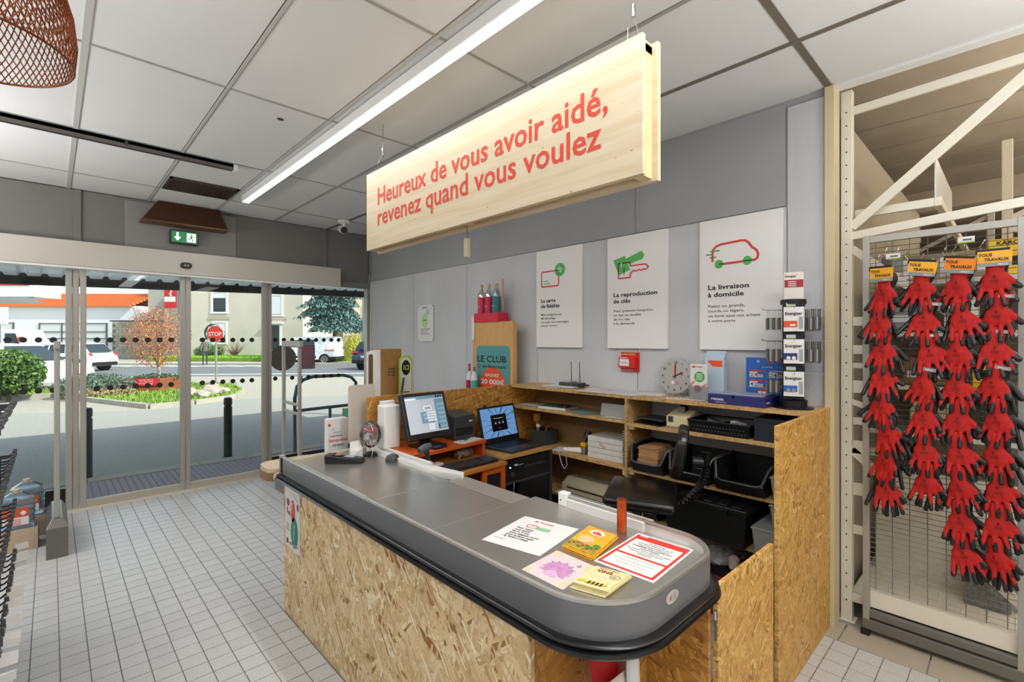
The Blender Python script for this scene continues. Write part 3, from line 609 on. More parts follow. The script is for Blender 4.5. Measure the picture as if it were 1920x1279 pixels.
sweep(path, [(0, .806), (0, .898), (.004, .904), (.012, .905), (.012, .806)], 'rim_panel', GREYMET, ct)
sweep(path, [(.0, .902), (.003, .909), (.012, .911), (.018, .908), (.019, .90)], 'rim_edge', ALU, ct)
sweep(path, [(.0125, .866), (.0125, .904), (.016, .904), (.016, .866)], 'rim_inner_face', mat('rim_inner', 'd6d6d4', .3, .5), ct)
bp_ = path[:-1] + [(1.655, 1.0)]
sweep(bp_, [(-.006, 0.8080), (-.022, 0.8069), (-.027, 0.8027), (-.024, 0.7974), (-.016, 0.7953), (-.020, 0.7922), (-.030, 0.7890), (-.034, 0.7816), (-.028, 0.7737), (-.01, 0.7700), (.02, 0.7711), (.02, 0.8080)], 'bumper', RUB, ct)
inner = offs(path, .016)
top3 = [(x, y) for x, y in inner if y < 1.553] + [(1.62, 1.553), (1.005, 1.553)]
def flatpoly(poly, z0, z1, name, m, **k): return MB().prism(poly, (0, 0, z0), XP, YP, z1 - z0).build(name, m, ct, **k)
flatpoly([(1.006, 1.552)] + [p for p in inner if p[1] < 1.51] + [(1.635, 1.552)], .855, .870, 'steel_top', STEEL)
MB().box(1.006, 1.478, 1.556, 2.026, .855, .870).build('steel_top', STEEL, ct, bev=.001)
MB().box(1.482, 1.600, 1.556, 2.035, .855, .872).build('steel_top', mat('steel_plate_warm', 'cbc6bd', .36, .8, var=.04, vs=4), ct, bev=.001)
MB().box(1.045, 1.50, 2.03, 2.95, .855, .870).build('steel_top', STEEL, ct, bev=.001)
MB().box(1.006, 1.045, 2.06, 2.96, .855, .889).build('inner_strip', BEIGE, ct, bev=.003)
MB().box(1.006, 1.50, 2.952, 3.0, .80, .897).build('end_rail', BEIGE, ct, bev=.004)
MB().box(1.50, 1.545, 2.25, 3.0, .80, .893).build('side_rail', mat('side_rail_white', 'd8d6d2', .4), ct, bev=.003)
MB().box(1.55, 1.575, 2.30, 3.0, .80, .905).build('side_rail', MATS['side_rail_white'], ct, bev=.003)
MB().prism([(1.50, 2.25), (1.575, 2.30), (1.612, 2.06), (1.575, 2.02)], (0, 0, .85), XP, YP, .037).build('rail_ramp', MATS['side_rail_white'], ct, bev=.002)
MB().box(1.628, 1.652, .98, 1.40, .862, .905).build('side_bar', MATS['side_rail_white'], ct, bev=.003)
MB().cyl((1.648, .95, .913), (1.648, 1.38, .913), .007, n=10).build('side_bar_tube', ALU, ct, smooth=True)
MB().box(1.625, 1.662, 1.36, 1.405, .87, .928).build('bar_bracket', WHITE, ct, bev=.004); MB().cyl((1.6245, 1.39, .895), (1.6235, 1.39, .895), .004, n=8).build('bracket_screw', DGREY, ct)
MB().box(.982, 1.012, 3.02, 3.035, .82, .915).build('rim_end_cap', BEIGE, ct, bev=.004); MB().cyl((.975, 3.02, .787), (.975, 3.04, .787), .026, n=16).build('bumper_end_cap', mat('cap_beige', 'b7ab97', .4), ct, bev=.004)
MB().box(.985, .991, 3.0, 3.02, .815, .9).build('rim_joint', BLACK, ct)
MB().box(1.0, 1.018, .97, 2.985, .0, .80).build('front_panel', OSBF, ct, bev=.001)
MB().box(1.018, 1.68, .985, 1.003, .0, .78).build('side_panel', OSBO, ct)
MB().box(1.662, 1.68, .745, .985, .0, .745).build('return_panel', OSBO, ct, bev=.001)
MB().box(1.0, 1.50, 2.985, 3.0, .0, .80).build('end_panel', OSBF, ct)
MB().box(1.60, 1.615, 1.003, 2.98, .3, .852).build('cashier_panel', DGREY, ct); MB().box(1.02, 1.6, 1.01, 2.98, .30, .32).build('inner_shelf', DGREY, ct)
# maker's oval badge on the rim
a_ = math.radians(270); bx_, by_ = 1.28, .6798
bd = (math.cos(a_), math.sin(a_), 0); br = (-math.sin(a_), math.cos(a_), 0)
bg_ = tag(MB().prism(circ(0, 0, .035, 24, .017), (bx_ + bd[0] * .0, by_ + bd[1] * .0, .868), br, ZP, .0025).build('oval_badge', mat('badge_grey', 'b9b5aa', .4)), 'small oval maker badge on the rounded counter rim', 'badge')
pr('badge_print', [rect(-.002, -.010, -.0012, .010)] + [rect(.003, .007 - .004 * i, .024 - .003 * (i % 2), .0082 - .004 * i) for i in range(5)], GINK, bg_, (bx_, by_, .868), br, ZP, .0028)
pr('badge_mark', [[(-.018, -.006), (-.012, .008), (-.006, .004), (-.008, -.006)]], RED, bg_, (bx_, by_, .868), br, ZP, .0028)
# strand board door beside the counter
dp = thing('gate_panel', 'low strand board gate panel closing the cashier area', 'gate', (1.686, .722, 0), -.02)
MB().box(0, .525, 0, .018, .02, .737).build('panel', OSBV, dp, bev=.001)
MB().box(-.0015, .0, .004, .013, .545, .655).build('latch_slot', ZINC, dp); MB().cyl((-.003, .0085, .65), (-.003, .0085, .62), .004, n=8).build('latch_bolt', CHROME, dp); 
# flyer on the counter front
fp = thing('front_flyer', 'tall white flyer with red and green ovals on the counter end', 'flyer', (.999, 2.98, 0))
MB().box(-.0015, -.0003, -.235, -.01, .40, .76).build('sheet', mat('flyer_paper', 'd9d6d4', .5), fp)
oo = (-.0016, 0, 0)
pr('green_oval', [circ(.155, .505, .055, 26, .088)], mat('flyer_green', '1f7f64', .5), fp, oo, YN, ZP); pr('red_oval', [circ(.13, .625, .036, 22, .062)], mat('flyer_red', 'd1453d', .5), fp, oo, YN, ZP)
pr('brush', [[(.10, .735), (.118, .69), (.125, .68), (.112, .70)], circ(.055, .66, .022, 12), circ(.205, .66, .015, 12, .022)], mat('flyer_brown', '7e4a44', .6), fp, oo, YN, ZP)
pr('ochre', [[(.03, .62), (.05, .64), (.06, .60), (.035, .59)]], mat('flyer_ochre', 'a08a55', .6), fp, oo, YN, ZP); pr('violet', [circ(.075, .60, .014, 10), rect(.03, .42, .06, .45)], mat('flyer_violet', '59404e', .6), fp, oo, YN, ZP)
pr('print', [rect(.03, .53 - .015 * i, .085 - .01 * (i % 2), .536 - .015 * i) for i in range(3)] + [rect(.075, .425, .12, .44), rect(.14, .43, .21, .442)], mat('flyer_ink', 'a77c80', .6), fp, oo, YN, ZP)
txt('100%', fp, (-.0024, -.112, .60), (0, -.25, 1), (0, 1, .25), .022, PAPER, .07, .02); txt('TOUJOURS', fp, (-.0024, -.148, .455), (0, -.18, 1), (0, 1, .18), .018, PAPER, .10, .01); txt('Mr.Bricolage', fp, (-.0018, -.13, .715), (0, -1, -.3), ZP, .010, INK, .08)
# half round ledge behind the counter
hs_ = thing('side_ledge', 'rounded beige laminate ledge at the far end of the counter', 'shelf', (0, 0, .80))
MB().prism(rrect(.935, 3.045, 1.30, 3.30, .09, 8), (0, 0, 0), XP, YP, .03).build('top', mat('ledge_beige', 'c9b79b', .4), hs_, bev=.003)
MB().prism(rrect(.932, 3.042, 1.303, 3.303, .092, 8), (0, 0, -.045), XP, YP, .044).build('edge', mat('ledge_edge', '8a6a48', .5, var=.2, vs=30, stretch=(1, 1, 9)), hs_)
MB().box(1.1, 1.28, 3.1, 3.28, -.80, -.045).build('bracket_leg', BEIGE, hs_)
# ---- papers on the steel top
def sheetf(name, label, cat, corners, z, m=PAPER, t=.0006, group=None):
    c = [Vector((x, y, 0)) for x, y in corners]; o = c[0]; u = (c[3] - c[0]); r = c[1] - c[0]   # bl, br, tr, tl
    th = thing(name, label, cat, (o.x, o.y, z), 0, group); W, H_ = r.length, u.length; r.normalize(); u.normalize()
    MB().prism(rect(0, 0, W, H_), (0, 0, 0), r, u, t).build('sheet', m, th); return th, tuple(r), tuple(u), W, H_, t
ax = lambda th, r, u, t, polys, m, nm='print', lift=.0004: pr(nm, polys, m, th, (0, 0, t), r, u, lift)
th, r, u, W, H_, t = sheetf('notice_sheet', 'white notice about Monday opening lying on steel counter', 'sheet', [(1.193, 1.113), (1.139, 1.352), (1.438, 1.408), (1.474, 1.169)][0:4], .8705)
# reading direction: text runs from far to near-right in the photo
r2 = Vector((-.0, 0, 0)); A, B, C_, D_ = Vector((1.139, 1.352, 0)), Vector((1.193, 1.113, 0)), Vector((1.474, 1.169, 0)), Vector((1.438, 1.408, 0))
def tframe(th, bl, br_, tl): return (Vector((bl[0], bl[1], 0)) - Vector((th.location.x, th.location.y, 0))), (Vector((br_[0] - bl[0], br_[1] - bl[1], 0))).normalized(), (Vector((tl[0] - bl[0], tl[1] - bl[1], 0))).normalized()
o, R_, U_ = tframe(th, A, B, D_)
def at_(o, R_, U_, x, y, z=.0008): return o + R_ * x + U_ * y + Vector((0, 0, z))
for i, s in enumerate(('Pour mieux', 'vous servir,', 'dès le 2 mai,', 'votre magasin ouvre', 'aussi le lundi matin', 'de 9h00 à 12h00.')):
    txt(s, th, at_(o, R_, U_, .04, .165 - .0185 * i), R_, U_, .0115, INK, None, .02)
txt('Mr. Bricolage', th, at_(o, R_, U_, .065, .252), R_, U_, .011, RED, .085, .02); txt('Mr-Bricolage.fr', th, at_(o, R_, U_, .02, .045), R_, U_, .006, INK)
pr('clock_mark', stroke(circ(.085, .205, .024, 20, .016), .003, True) + stroke([(.085, .215), (.085, .205), (.095, .205)], .002), RED, th, o + Vector((0, 0, .0007)), R_, U_); pr('banner', [rect(.105, .19, .165, .212)], mat('banner_green', '8fbf96', .6), th, o + Vector((0, 0, .0007)), R_, U_)
# stack of yellow magazines
def booklet_stack(name, label, corners, z, n, m, group=None, th_=.0035):
    c = [Vector((x, y, 0)) for x, y in corners]; root = thing(name, label, 'booklets', (c[0].x, c[0].y, z)); R_ = (c[1] - c[0]); U_ = (c[3] - c[0]); W, H_ = R_.length, U_.length; R_.normalize(); U_.normalize()
    for i in range(n):
        q = rnd.uniform(-.005, .005) if i < n - 1 else 0
        MB().prism(rect(q, q, W + q, H_ + q), (0, 0, i * (th_ + .0004)), R_, U_, th_).build('booklet', m, root, bev=.0006)
    return root, R_, U_, W, H_, n * (th_ + .0004)
root, R_, U_, W, H_, tz = booklet_stack('magazine_stack', 'stack of yellow illustrated booklets beside the orange tube', [(1.293, 1.096), (1.29, .968), (1.524, 1.003), (1.50, 1.138)], .871, 4, mat('mag_yellow', 'e9ae2a', .4, var=.1, vs=30))
zo = (0, 0, tz)
pr('badge', [circ(.062, .168, .033, 18, .024)], PAPER, root, zo, R_, U_); pr('red_mark', [rect(.044, .155, .082, .168), [(.05, .17), (.062, .182), (.078, .17)]], RED, root, zo, R_, U_, .0012)
pr('house', [[(.02, .11), (.04, .13), (.075, .12), (.085, .09), (.05, .06), (.02, .075)]], mat('mag_peach', 'ecc08e', .5), root, zo, R_, U_, .0010)
pr('ground', [rect(.003, .003, .125, .06)], mat('mag_olive', 'a88f2e', .5, var=.5, vs=60), root, zo, R_, U_); pr('bushes', [circ(.11, .07, .016, 12), circ(.09, .045, .014, 12)], mat('mag_green', '5a8a3a', .5), root, zo, R_, U_, .0011)
pr('crowd', [circ(.012 + .013 * i, .03 + .012 * (i % 3), .006, 8) for i in range(9)], mat('mag_brown', '6d4526', .6), root, zo, R_, U_, .0013); txt('Le guide', root, R_ * .03 + U_ * .21 + Vector((0, 0, tz)), R_, U_, .007, RED, .07)
# lotus flyer
A, B, C_, D_ = Vector((1.082, 1.088, 0)), Vector((1.079, .915, 0)), Vector((1.277, .933, 0)), Vector((1.255, 1.10, 0))
th = thing('lotus_flyer', 'pink flyer with a lotus flower printed on it', 'flyer', (A.x, A.y, .8705)); R_ = (B - A).normalized(); U_ = (D_ - A).normalized()
MB().prism(rect(0, 0, .172, .187), (0, 0, 0), R_, U_, .0006).build('sheet', mat('flyer_pink', 'd9c8c8', .5, var=.03, vs=30), th)
def petal(cx, cy, a, L, w_): return [(cx + math.cos(a) * L * t_ - math.sin(a) * w_ * math.sin(PI * t_) * s_, cy + math.sin(a) * L * t_ + math.cos(a) * w_ * math.sin(PI * t_) * s_) for s_, ts in ((1, [0, .2, .4, .6, .8, 1]), (-1, [.8, .6, .4, .2])) for t_ in ts]
pr('petals_back', [petal(.086, .08, math.radians(d), .062, .012) for d in (35, 60, 90, 120, 145)], mat('petal_lilac', 'a08bb8', .6), th, (0, 0, .0006), R_, U_, .0004)
pr('petals', [petal(.086, .075, math.radians(d), .058, .013) for d in (0, 20, 48, 78, 105, 132, 160, 180, 205, 335)], mat('petal_pink', 'c48ab4', .6, var=.15, vs=50), th, (0, 0, .0006), R_, U_, .0007)
pr('petals_low', [petal(.086, .07, math.radians(d), .045, .009) for d in (235, 260, 285, 305)], mat('petal_pale', 'dca8cf', .6), th, (0, 0, .0006), R_, U_, .0009)
pr('corner_flower', [circ(x, y, .011, 8) for x, y in ((.015, .17), (.03, .165), (.155, .17), (.16, .15), (.015, .015), (.15, .02), (.16, .035))], mat('corner_gold', 'e2cc94', .6), th, (0, 0, .0006), R_, U_, .0004)
pr('boat', [[(.118, .148), (.134, .148), (.13, .142), (.122, .142)], [(.126, .15), (.126, .164), (.132, .15)]], GINK, th, (0, 0, .0006), R_, U_, .0006)
# wine booklets
root, R_, U_, W, H_, tz = booklet_stack('wine_booklets', 'cream wine fair booklets at the rounded counter corner', [(1.108, .905), (1.136, .80), (1.268, .80), (1.240, .915)], .871, 5, mat('wine_cream', 'ded29a', .5, var=.08, vs=50))
txt('Salon des', root, R_ * .02 + U_ * .118 + Vector((0, 0, tz)), R_, U_, .010, DRED, .06); txt('VINS', root, R_ * .022 + U_ * .097 + Vector((0, 0, tz)), R_, U_, .016, DRED, .05, .02)
txt('FOIRE AUX', root, R_ * .02 + U_ * .07 + Vector((0, 0, tz)), R_, U_, .008, PAPER, .065); txt('VINS', root, R_ * .02 + U_ * .055 + Vector((0, 0, tz)), R_, U_, .008, PAPER, .05)
pr('stamp', stroke(circ(.088, .085, .015, 18, .013), .0015, True), DBLUE, root, (0, 0, tz), R_, U_, .001); txt('4€', root, R_ * .081 + U_ * .081 + Vector((0, 0, tz)), R_, U_, .008, DBLUE)
pr('vines', [circ(.012 + .011 * i, .02 + .006 * (i % 2), .007, 8) for i in range(8)], mat('vine_yellow', 'd9c23c', .5), root, (0, 0, tz), R_, U_, .001); pr('figures', [rect(.04 + .012 * i, .012, .046 + .012 * i, .03) for i in range(4)], INK, root, (0, 0, tz), R_, U_, .0013)
# returns notice with red frame
A, B, C_, D_ = Vector((1.295, .967, 0)), Vector((1.306, .753, 0)), Vector((1.612, .770, 0)), Vector((1.604, .988, 0))
th = thing('returns_notice', 'white sheet with red frame about returned goods', 'notice', (A.x, A.y, .8705)); R_ = (B - A).normalized(); U_ = (D_ - A).normalized(); W = (B - A).length; H_ = (D_ - A).length
MB().prism(rect(0, 0, W, H_), (0, 0, 0), R_, U_, .0007).build('sheet', PAPER, th); zo = (0, 0, .0007)
pr('red_frame', [rect(.008, .012, W - .008, .024), rect(.008, .024, .018, H_ - .012), rect(W - .018, .024, W - .008, H_ - .012), rect(.018, .118, W - .018, .130), rect(.018, H_ - .05, W - .018, H_ - .012)], RED, th, zo, R_, U_, .0004)
for i, (s, b_) in enumerate((('LES ARTICLES', 0), ('DOIVENT ETRE RAPPORTES', 0), ("DANS LEUR EMBALLAGE", 0), ("D'ORIGINE, NON OUVERTS ET", .02), ('NON UTILISES.', .02), ('UN AVOIR VOUS SERA ACCORDE', 0), ('SELON LES CONDITIONS', 0), ('SUIVANTES', 0))):
    txt(s, th, R_ * (W / 2) + U_ * (H_ - .066 - .0142 * i) + Vector((0, 0, .0007)), R_, U_, .0078, INK, None, b_, 'CENTER')
for i, s in enumerate(('Il ne sera fait aucun remboursement en especes', 'Aucun retour ne sera accepte sans le ticket de caisse', 'Pour les produits de jardin, sous 8 jours')):
    txt(s, th, R_ * (W / 2) + U_ * (.098 - .022 * i) + Vector((0, 0, .0007)), R_, U_, .0048, INK, None, 0, 'CENTER')
pr('small_logo', [rect(.02, H_ - .022, .05, H_ - .014)], PAPER, th, zo, R_, U_, .0009)
# orange tube
OT = glass('orange_acrylic', 'ffa552', 1, .05, .2, 'ff8a2a')
ot = thing('orange_tube', 'transparent orange plastic tube standing on the counter', 'tube', (1.565, 1.035, .8705))
MB().lathe([(.0, .002), (.0165, 0), (.0185, .004), (.0185, .125), (.0165, .125), (.0165, .006), (.0, .005)], n=24).build('tube', OT, ot, smooth=True)
# payment terminal
tm = thing('card_terminal', 'black card payment terminal at the far end of the counter', 'payment terminal', (1.27, 2.77, .870), -.72)
MB().prism([(-.11, 0), (.11, 0), (.11, .018), (.06, .03), (-.02, .038), (-.11, .05)], (0, .038, 0), XP, ZP, .076).build('terminal_body', BLACK, tm, bev=.005)
MB().prism([(.0, .0385), (.055, .033), (.055, .034), (.0, .0395)], (0, .028, 0), XP, ZP, .056).build('screen', mat('terminal_screen', '8e9aa0', .2), tm)
kb = MB()
for i in range(3):
    for j in range(4): kb.box(.06 + j * .011, .068 + j * .011, -.024 + i * .018, -.012 + i * .018, .024, .033 - j * .002)
kb.build('keypad', MGREY, tm, stuff=True); MB().box(-.10, -.06, -.03, .03, .045, .051).build('printer_lid', DGREY, tm, bev=.002); pr('sticker', [rect(-.055, -.025, -.02, .025)], mat('sticker_orange', 'b8623a', .5), tm, (0, 0, .045), XP, YP, .002)
# jar with sweets/pens on a stand
jr = thing('trinket_stand', 'clear globe stand crowded with red and white key tags', 'display', (1.46, 2.82, .870))
MB().lathe([(.045, 0), (.045, .012), (.03, .02), (.008, .028)], n=24).build('base', BLACK, jr, smooth=True); MB().cyl((0, 0, .02), (.004, 0, .19), .005, n=8).build('stem', CHROME, jr, smooth=True)
MB().ell((0, 0, .135), (.068, .068, .085), 20, 12).build('globe', glass('globe_plastic', 'f4f6f8', 1.3, .03, .06, 'ffffff'), jr, smooth=True)
for i in range(26):
    a = rnd.uniform(0, 6.28); rr = rnd.uniform(.01, .045); z = rnd.uniform(.075, .175); q = Matrix.Translation((rr * math.cos(a), rr * math.sin(a), z)) @ Euler((rnd.uniform(-1, 1), rnd.uniform(-1, 1), a)).to_matrix().to_4x4()
    MB().tbox(q, .024, .004, .03).build('key_tag', [REDP, PAPER, BLACK, DRED, PAPER, MGREY][i % 6], jr, bev=.001)
for i in range(7):
    a = rnd.uniform(0, 6.28); MB().tube([(.04 * math.cos(a), .04 * math.sin(a), .09), (.05 * math.cos(a + .2), .05 * math.sin(a + .2), .04), (.055 * math.cos(a), .055 * math.sin(a), .005)], .0012, 4).build('cord', PAPER, jr)
bc = thing('paper_bag', 'crumpled white paper bag leaning by the key tag globe', 'bag', (1.375, 2.85, .870))
MB().add([(-.035, -.02, 0), (.035, -.02, 0), (.035, .02, 0), (-.035, .02, 0), (-.04, -.008, .05), (.038, -.018, .055), (.03, .01, .10), (-.03, .012, .095), (0, -.028, .04)], [(0, 3, 2, 1), (0, 1, 8), (0, 8, 4), (1, 5, 8), (4, 8, 5), (4, 5, 6, 7), (1, 2, 6, 5), (2, 3, 7, 6), (3, 0, 4, 7)]).build('bag_body', PAPER, bc)
sb = thing('scanner_dome', 'small dark domed scanner cradle on the steel counter', 'scanner base', (1.49, 2.60, .870))
MB().lathe([(.042, 0), (.043, .012), (.036, .03), (.022, .04), (.0, .043)], n=24).build('dome', DGREY, sb, smooth=True); MB().ell((0, -.005, .04), (.014, .02, .007), 12, 6).build('rest', MGREY, sb, smooth=True)
sc = thing('barcode_scanner', 'grey handheld barcode scanner standing nose forward by the monitor', 'barcode scanner', (1.62, 2.44, .86))
MB().tube([(.02, .0, .0), (.012, .0, .05), (.0, .0, .085)], [.017, .014, .018], 12).build('handle', DGREY, sc, smooth=True)
MB().tube([(.035, .01, .10), (.0, 0, .098), (-.045, -.012, .09), (-.055, -.014, .088)], [.018, .023, .021, .016], 14).build('head', MGREY, sc, smooth=True)
MB().cyl((-.055, -.014, .088), (-.058, -.015, .087), .013, n=14).build('scan_window', BLACK, sc); MB().box(.01, .03, -.012, .012, -.85, .0).build('stand_post', DGREY, sc)
# bag hanging under the counter end
bg2 = thing('tote_bags', 'red and white shopping bags hanging beneath the counter end', 'bags', (1.28, .90, 0))
RF = mat('bag_red', 'c8191b', .6, bump=.2, bs=30)
def cloth(pts, m, nm): MB().add(pts, [tuple(range(len(pts)))] if len(pts) < 5 else [(0, 1, 4, 3), (1, 2, 5, 4), (3, 4, 7, 6), (4, 5, 8, 7)]).build(nm, m, bg2, smooth=True).modifiers.new('solid', 'SOLIDIFY').__setattr__('thickness', .003)
cloth([(-.09, .0, .74), (-.02, -.03, .74), (.06, -.01, .74), (-.10, -.01, .60), (-.02, -.05, .60), (.06, -.02, .61), (-.08, -.02, .44), (-.01, -.04, .43), (.07, -.02, .45)], RF, 'red_bag')
cloth([(.04, -.02, .74), (.08, -.04, .73), (.11, -.01, .745), (.03, -.03, .60), (.08, -.06, .60), (.12, -.02, .62), (.02, -.04, .42), (.07, -.07, .42), (.13, -.03, .43)], mat('bag_cream', 'e2d8cc', .7), 'cream_bag')
cloth([(-.13, -.04, .555), (-.04, -.08, .60), (.05, -.07, .58), (-.16, -.05, .42), (-.05, -.11, .43), (.07, -.09, .41), (-.15, -.05, .30), (-.04, -.10, .30), (.07, -.08, .30)], MATS['bag_cream'], 'cream_bag')
cloth([(-.02, -.085, .64), (.01, -.095, .66), (.03, -.09, .65), (-.03, -.09, .60), (.01, -.10, .61), (.04, -.092, .60), (-.02, -.09, .5), (.01, -.1, .5), (.04, -.095, .5)], PAPER, 'label_fold')
MB().tube([(-.05, .0, .76), (-.02, -.02, .72), (.03, -.02, .72), (.06, .0, .76)], .006).build('handle', RF, bg2, smooth=True)

# ------------------------------------------------------------------ partition, desk and devices
pa = tag(MB().box(1.52, 3.16, 2.975, 2.993, 0, 1.22).build('partition_board', OSBO, bev=.001), 'strand board partition behind the till monitor', 'partition')
dk = thing('till_desk', 'orange desk with raised shelf carrying the till monitor', 'desk', (0, 0, 0))
MB().prism([(1.625, 2.34), (2.225, 2.375), (2.225, 2.93), (1.625, 2.93)], (0, 0, .758), XP, YP, .022).build('desktop', mat('desk_wood_edge', 'b5742c', .45), dk, bev=.002)
MB().prism([(1.585, 2.53), (2.222, 2.585), (2.222, 2.95), (1.585, 2.95)], (0, 0, .875), XP, YP, .025).build('raised_shelf', ORANGE, dk, bev=.003)
MB().box(2.198, 2.222, 2.60, 2.94, .78, .875).build('support', ORANGE, dk, bev=.002); MB().box(1.63, 1.65, 2.56, 2.94, .78, .875).build('support', ORANGE, dk)
MB().box(1.63, 2.22, 2.90, 2.918, .3, .76).build('back_panel', BLACKM, dk)
for a in ((2.02, 2.06, .30, .755), (2.185, 2.222, .30, .755), (2.06, 2.185, .715, .755), (2.06, 2.185, .30, .34)): MB().box(a[0], a[1], 2.39, 2.41, a[2], a[3]).build('front_frame', ORANGE, dk)
MB().box(2.06, 2.185, 2.40, 2.408, .34, .715).build('infill', BLACKM, dk); MB().box(2.2, 2.222, 2.41, 2.9, 0, .755).build('side_panel', ORANGE, dk); MB().box(1.63, 1.65, 2.41, 2.9, 0, .755).build('side_panel', ORANGE, dk)
mo = thing('till_monitor', 'black framed till touchscreen monitor on the orange shelf', 'monitor', (1.80, 2.66, .90), .06)
Mm = Matrix.Translation((0, -.015, .058)) @ Euler((math.radians(-18), 0, 0)).to_matrix().to_4x4()
MB().box(-.178, .178, -.0, .035, 0, .305).build('monitor_case', BLACK, mo, bev=.006, M=Mm)
def sp(polys, m, nm='screen_print', lift=.0008): 
    o = pr(nm, polys, m, mo, (0, -.0, 0), XP, ZP, lift); o.matrix_local = Mm; return o
SC = mat('screen_grey', 'b8bec8', .15, emit='b4bcc8', es=.42); SCB = mat('screen_blue', '6f93a8', .15, emit='6f93a8', es=.4); SCW = mat('screen_white', 'e8ecf0', .15, emit='e6eaee', es=.5); SCD = mat('screen_dark', '28323c', .15, emit='28323c', es=.3)
sp([rect(-.155, .04, .155, .283)], SC, 'screen'); sp([rect(-.155, .262, .155, .283), rect(.075, .05, .155, .255), rect(-.05, .10, .06, .175)], SCB, lift=.0012)
sp([rect(-.02 + .0, .185, .045, .215), rect(-.155, .262, -.07, .272)] + [rect(.0 + .014 * i, .11 + .017 * j, .011 + .014 * i, .123 + .017 * j) for i in range(5) for j in range(4)] + [rect(-.0 + .012 * i, .055 + .014 * j, .009 + .012 * i, .066 + .014 * j) for i in range(4) for j in range(3)], SCW, lift=.0016)
sp([rect(.09 + .02 * i, .263, .104 + .02 * i, .281) for i in range(3)] + [rect(-.01 + .008 * i, .19, -.005 + .008 * i, .208) for i in range(6)] + [rect(.078, .055, .088, .085)], SCD, lift=.002)
sp([rect(-.03, .125, .0, .14), rect(-.03, .15, .0, .165)] + [rect(.095 + .02 * i, .06 + .03 * j, .108 + .02 * i, .075 + .03 * j) for i in range(3) for j in range(6)], mat('screen_teal', '8fb6c4', .15, emit='8fb6c4', es=.4), lift=.0018)
MB().box(-.10, .10, -.055, .11, 0, .014).build('stand_base', BLACK, mo, bev=.005); MB().box(-.04, .04, .04, .07, .012, .17).build('stand_neck', BLACK, mo)
pd = thing('payment_pad', 'black device with blue card lying in front of monitor', 'device', (1.83, 2.585, .9003), .1)
MB().box(-.07, .04, -.022, .02, .0, .012).build('device_body', BLACK, pd, bev=.003); pr('blue_card', [rect(-.06, -.018, -.0, .012)], mat('violet_card', '4a43a0', .4), pd, (0, 0, .012), XP, YP)
wb = thing('white_case', 'tall rounded white plastic case left of the till monitor', 'case', (1.60, 2.84, .90))
MB().prism(rrect(-.06, -.05, .06, .05, .014), (0, 0, 0), XP, YP, .275).build('case_body', WHITE, wb, bev=.006, smooth=True); MB().box(-.025, .075, .055, .085, .05, .295).build('rear_lid', PAPER2, wb, bev=.003)
pn2 = thing('receipt_printer', 'black receipt printer on the orange shelf', 'printer', (2.10, 2.80, .9003), .03)
MB().prism([(-.11, 0), (.09, 0), (.09, .145), (.04, .19), (-.11, .17)], (-.085, 0, 0), YP, ZP, .19).build('printer_body', DGREY, pn2, bev=.008)
MB().box(-.075, .08, -.1115, -.108, .03, .085).build('paper_slot', BLACKM, pn2); MB().box(-.05, .05, -.09, .0, .165, .172).build('top_cover', BLACK, pn2, bev=.003); pr('logo', [rect(.045, .12, .075, .13)], PAPER2, pn2, (0, -.111, 0), XP, ZP)
wp = tag(MB().prism(rrect(-.03, 0, .03, .08, .01), (1.985, 2.88, 1.115), XP, ZP, .03).build('white_plug_box', WHITE, bev=.004), 'small white box fixed behind the receipt printer', 'box')
MB().box(1.98, 1.99, 2.90, 2.975, 1.12, 1.19).build('bracket', WHITE, wp)
cb = thing('clipboard', 'white papers with a pen clip on the orange shelf edge', 'papers', (2.09, 2.635, .9003), .2)
for i in range(3): MB().box(-.10 + .005 * i, .10 + .004 * i, -.05, .045, .0015 * i, .0015 * i + .0012).build('paper', PAPER, cb)
MB().tube([(-.07, -.02, .008), (-.07, .01, .016), (.02, .01, .010)], .003, 5).build('clip', CHROME, cb); MB().cyl((-.04, -.01, .01), (.05, .02, .012), .004, n=6).build('pen', mat('brown_pen', '6a4024', .4), cb)
ky = thing('keyboard', 'black computer keyboard on the desk edge', 'keyboard', (1.975, 2.475, .7803), .03)
MB().prism([(-.065, 0), (.065, 0), (.065, .022), (-.065, .012)], (-.21, 0, 0), YP, ZP, .42).build('keyboard_case', BLACK, ky, bev=.003)
kk = MB()
for j in range(5):
    for i in range(19):
        if i in (14,): continue
        kk.box(-.20 + i * .0205, -.183 + i * .0205, -.055 + j * .0225, -.037 + j * .0225, .012, .0185 + .0018 * j)
kk.build('keys', DGREY, ky, stuff=True)
cgp = thing('cigarette_packet', 'red and white packet lying on the keyboard side', 'packet', (1.76, 2.535, .7803), .25)
MB().box(-.05, .045, -.03, .03, 0, .022).build('pack', PAPER, cgp, bev=.001); MB().box(-.051, .02, -.031, .031, .0, .012).build('red_band', mat('pack_red', '9c1f22', .4), cgp); MB().box(-.03, .05, -.02, .035, .0225, .036).build('top_pack', mat('pack_pink', 'd9c0ba', .5), cgp, bev=.001)
bt = thing('parts_bag', 'clear bag of small orange parts under raised shelf', 'bag', (2.08, 2.66, .781))
for i in range(9): MB().tbox(Matrix.Translation((rnd.uniform(-.06, .06), rnd.uniform(-.02, .02), .015 + rnd.uniform(0, .04))) @ Euler((rnd.uniform(-1, 1),) * 3).to_matrix().to_4x4(), .03, .015, .022).build('part', [mat('dull_orange', 'c07a45', .5), CARD, REDP][i % 3], bt, bev=.002)
MB().ell((0, 0, .035), (.085, .04, .034), 10, 6).build('bag_film', CLEAR, bt)
am = thing('amplifier_cabinet', 'black equipment cabinet with wooden top under the laptop', 'cabinet', (2.235, 2.41, 0))
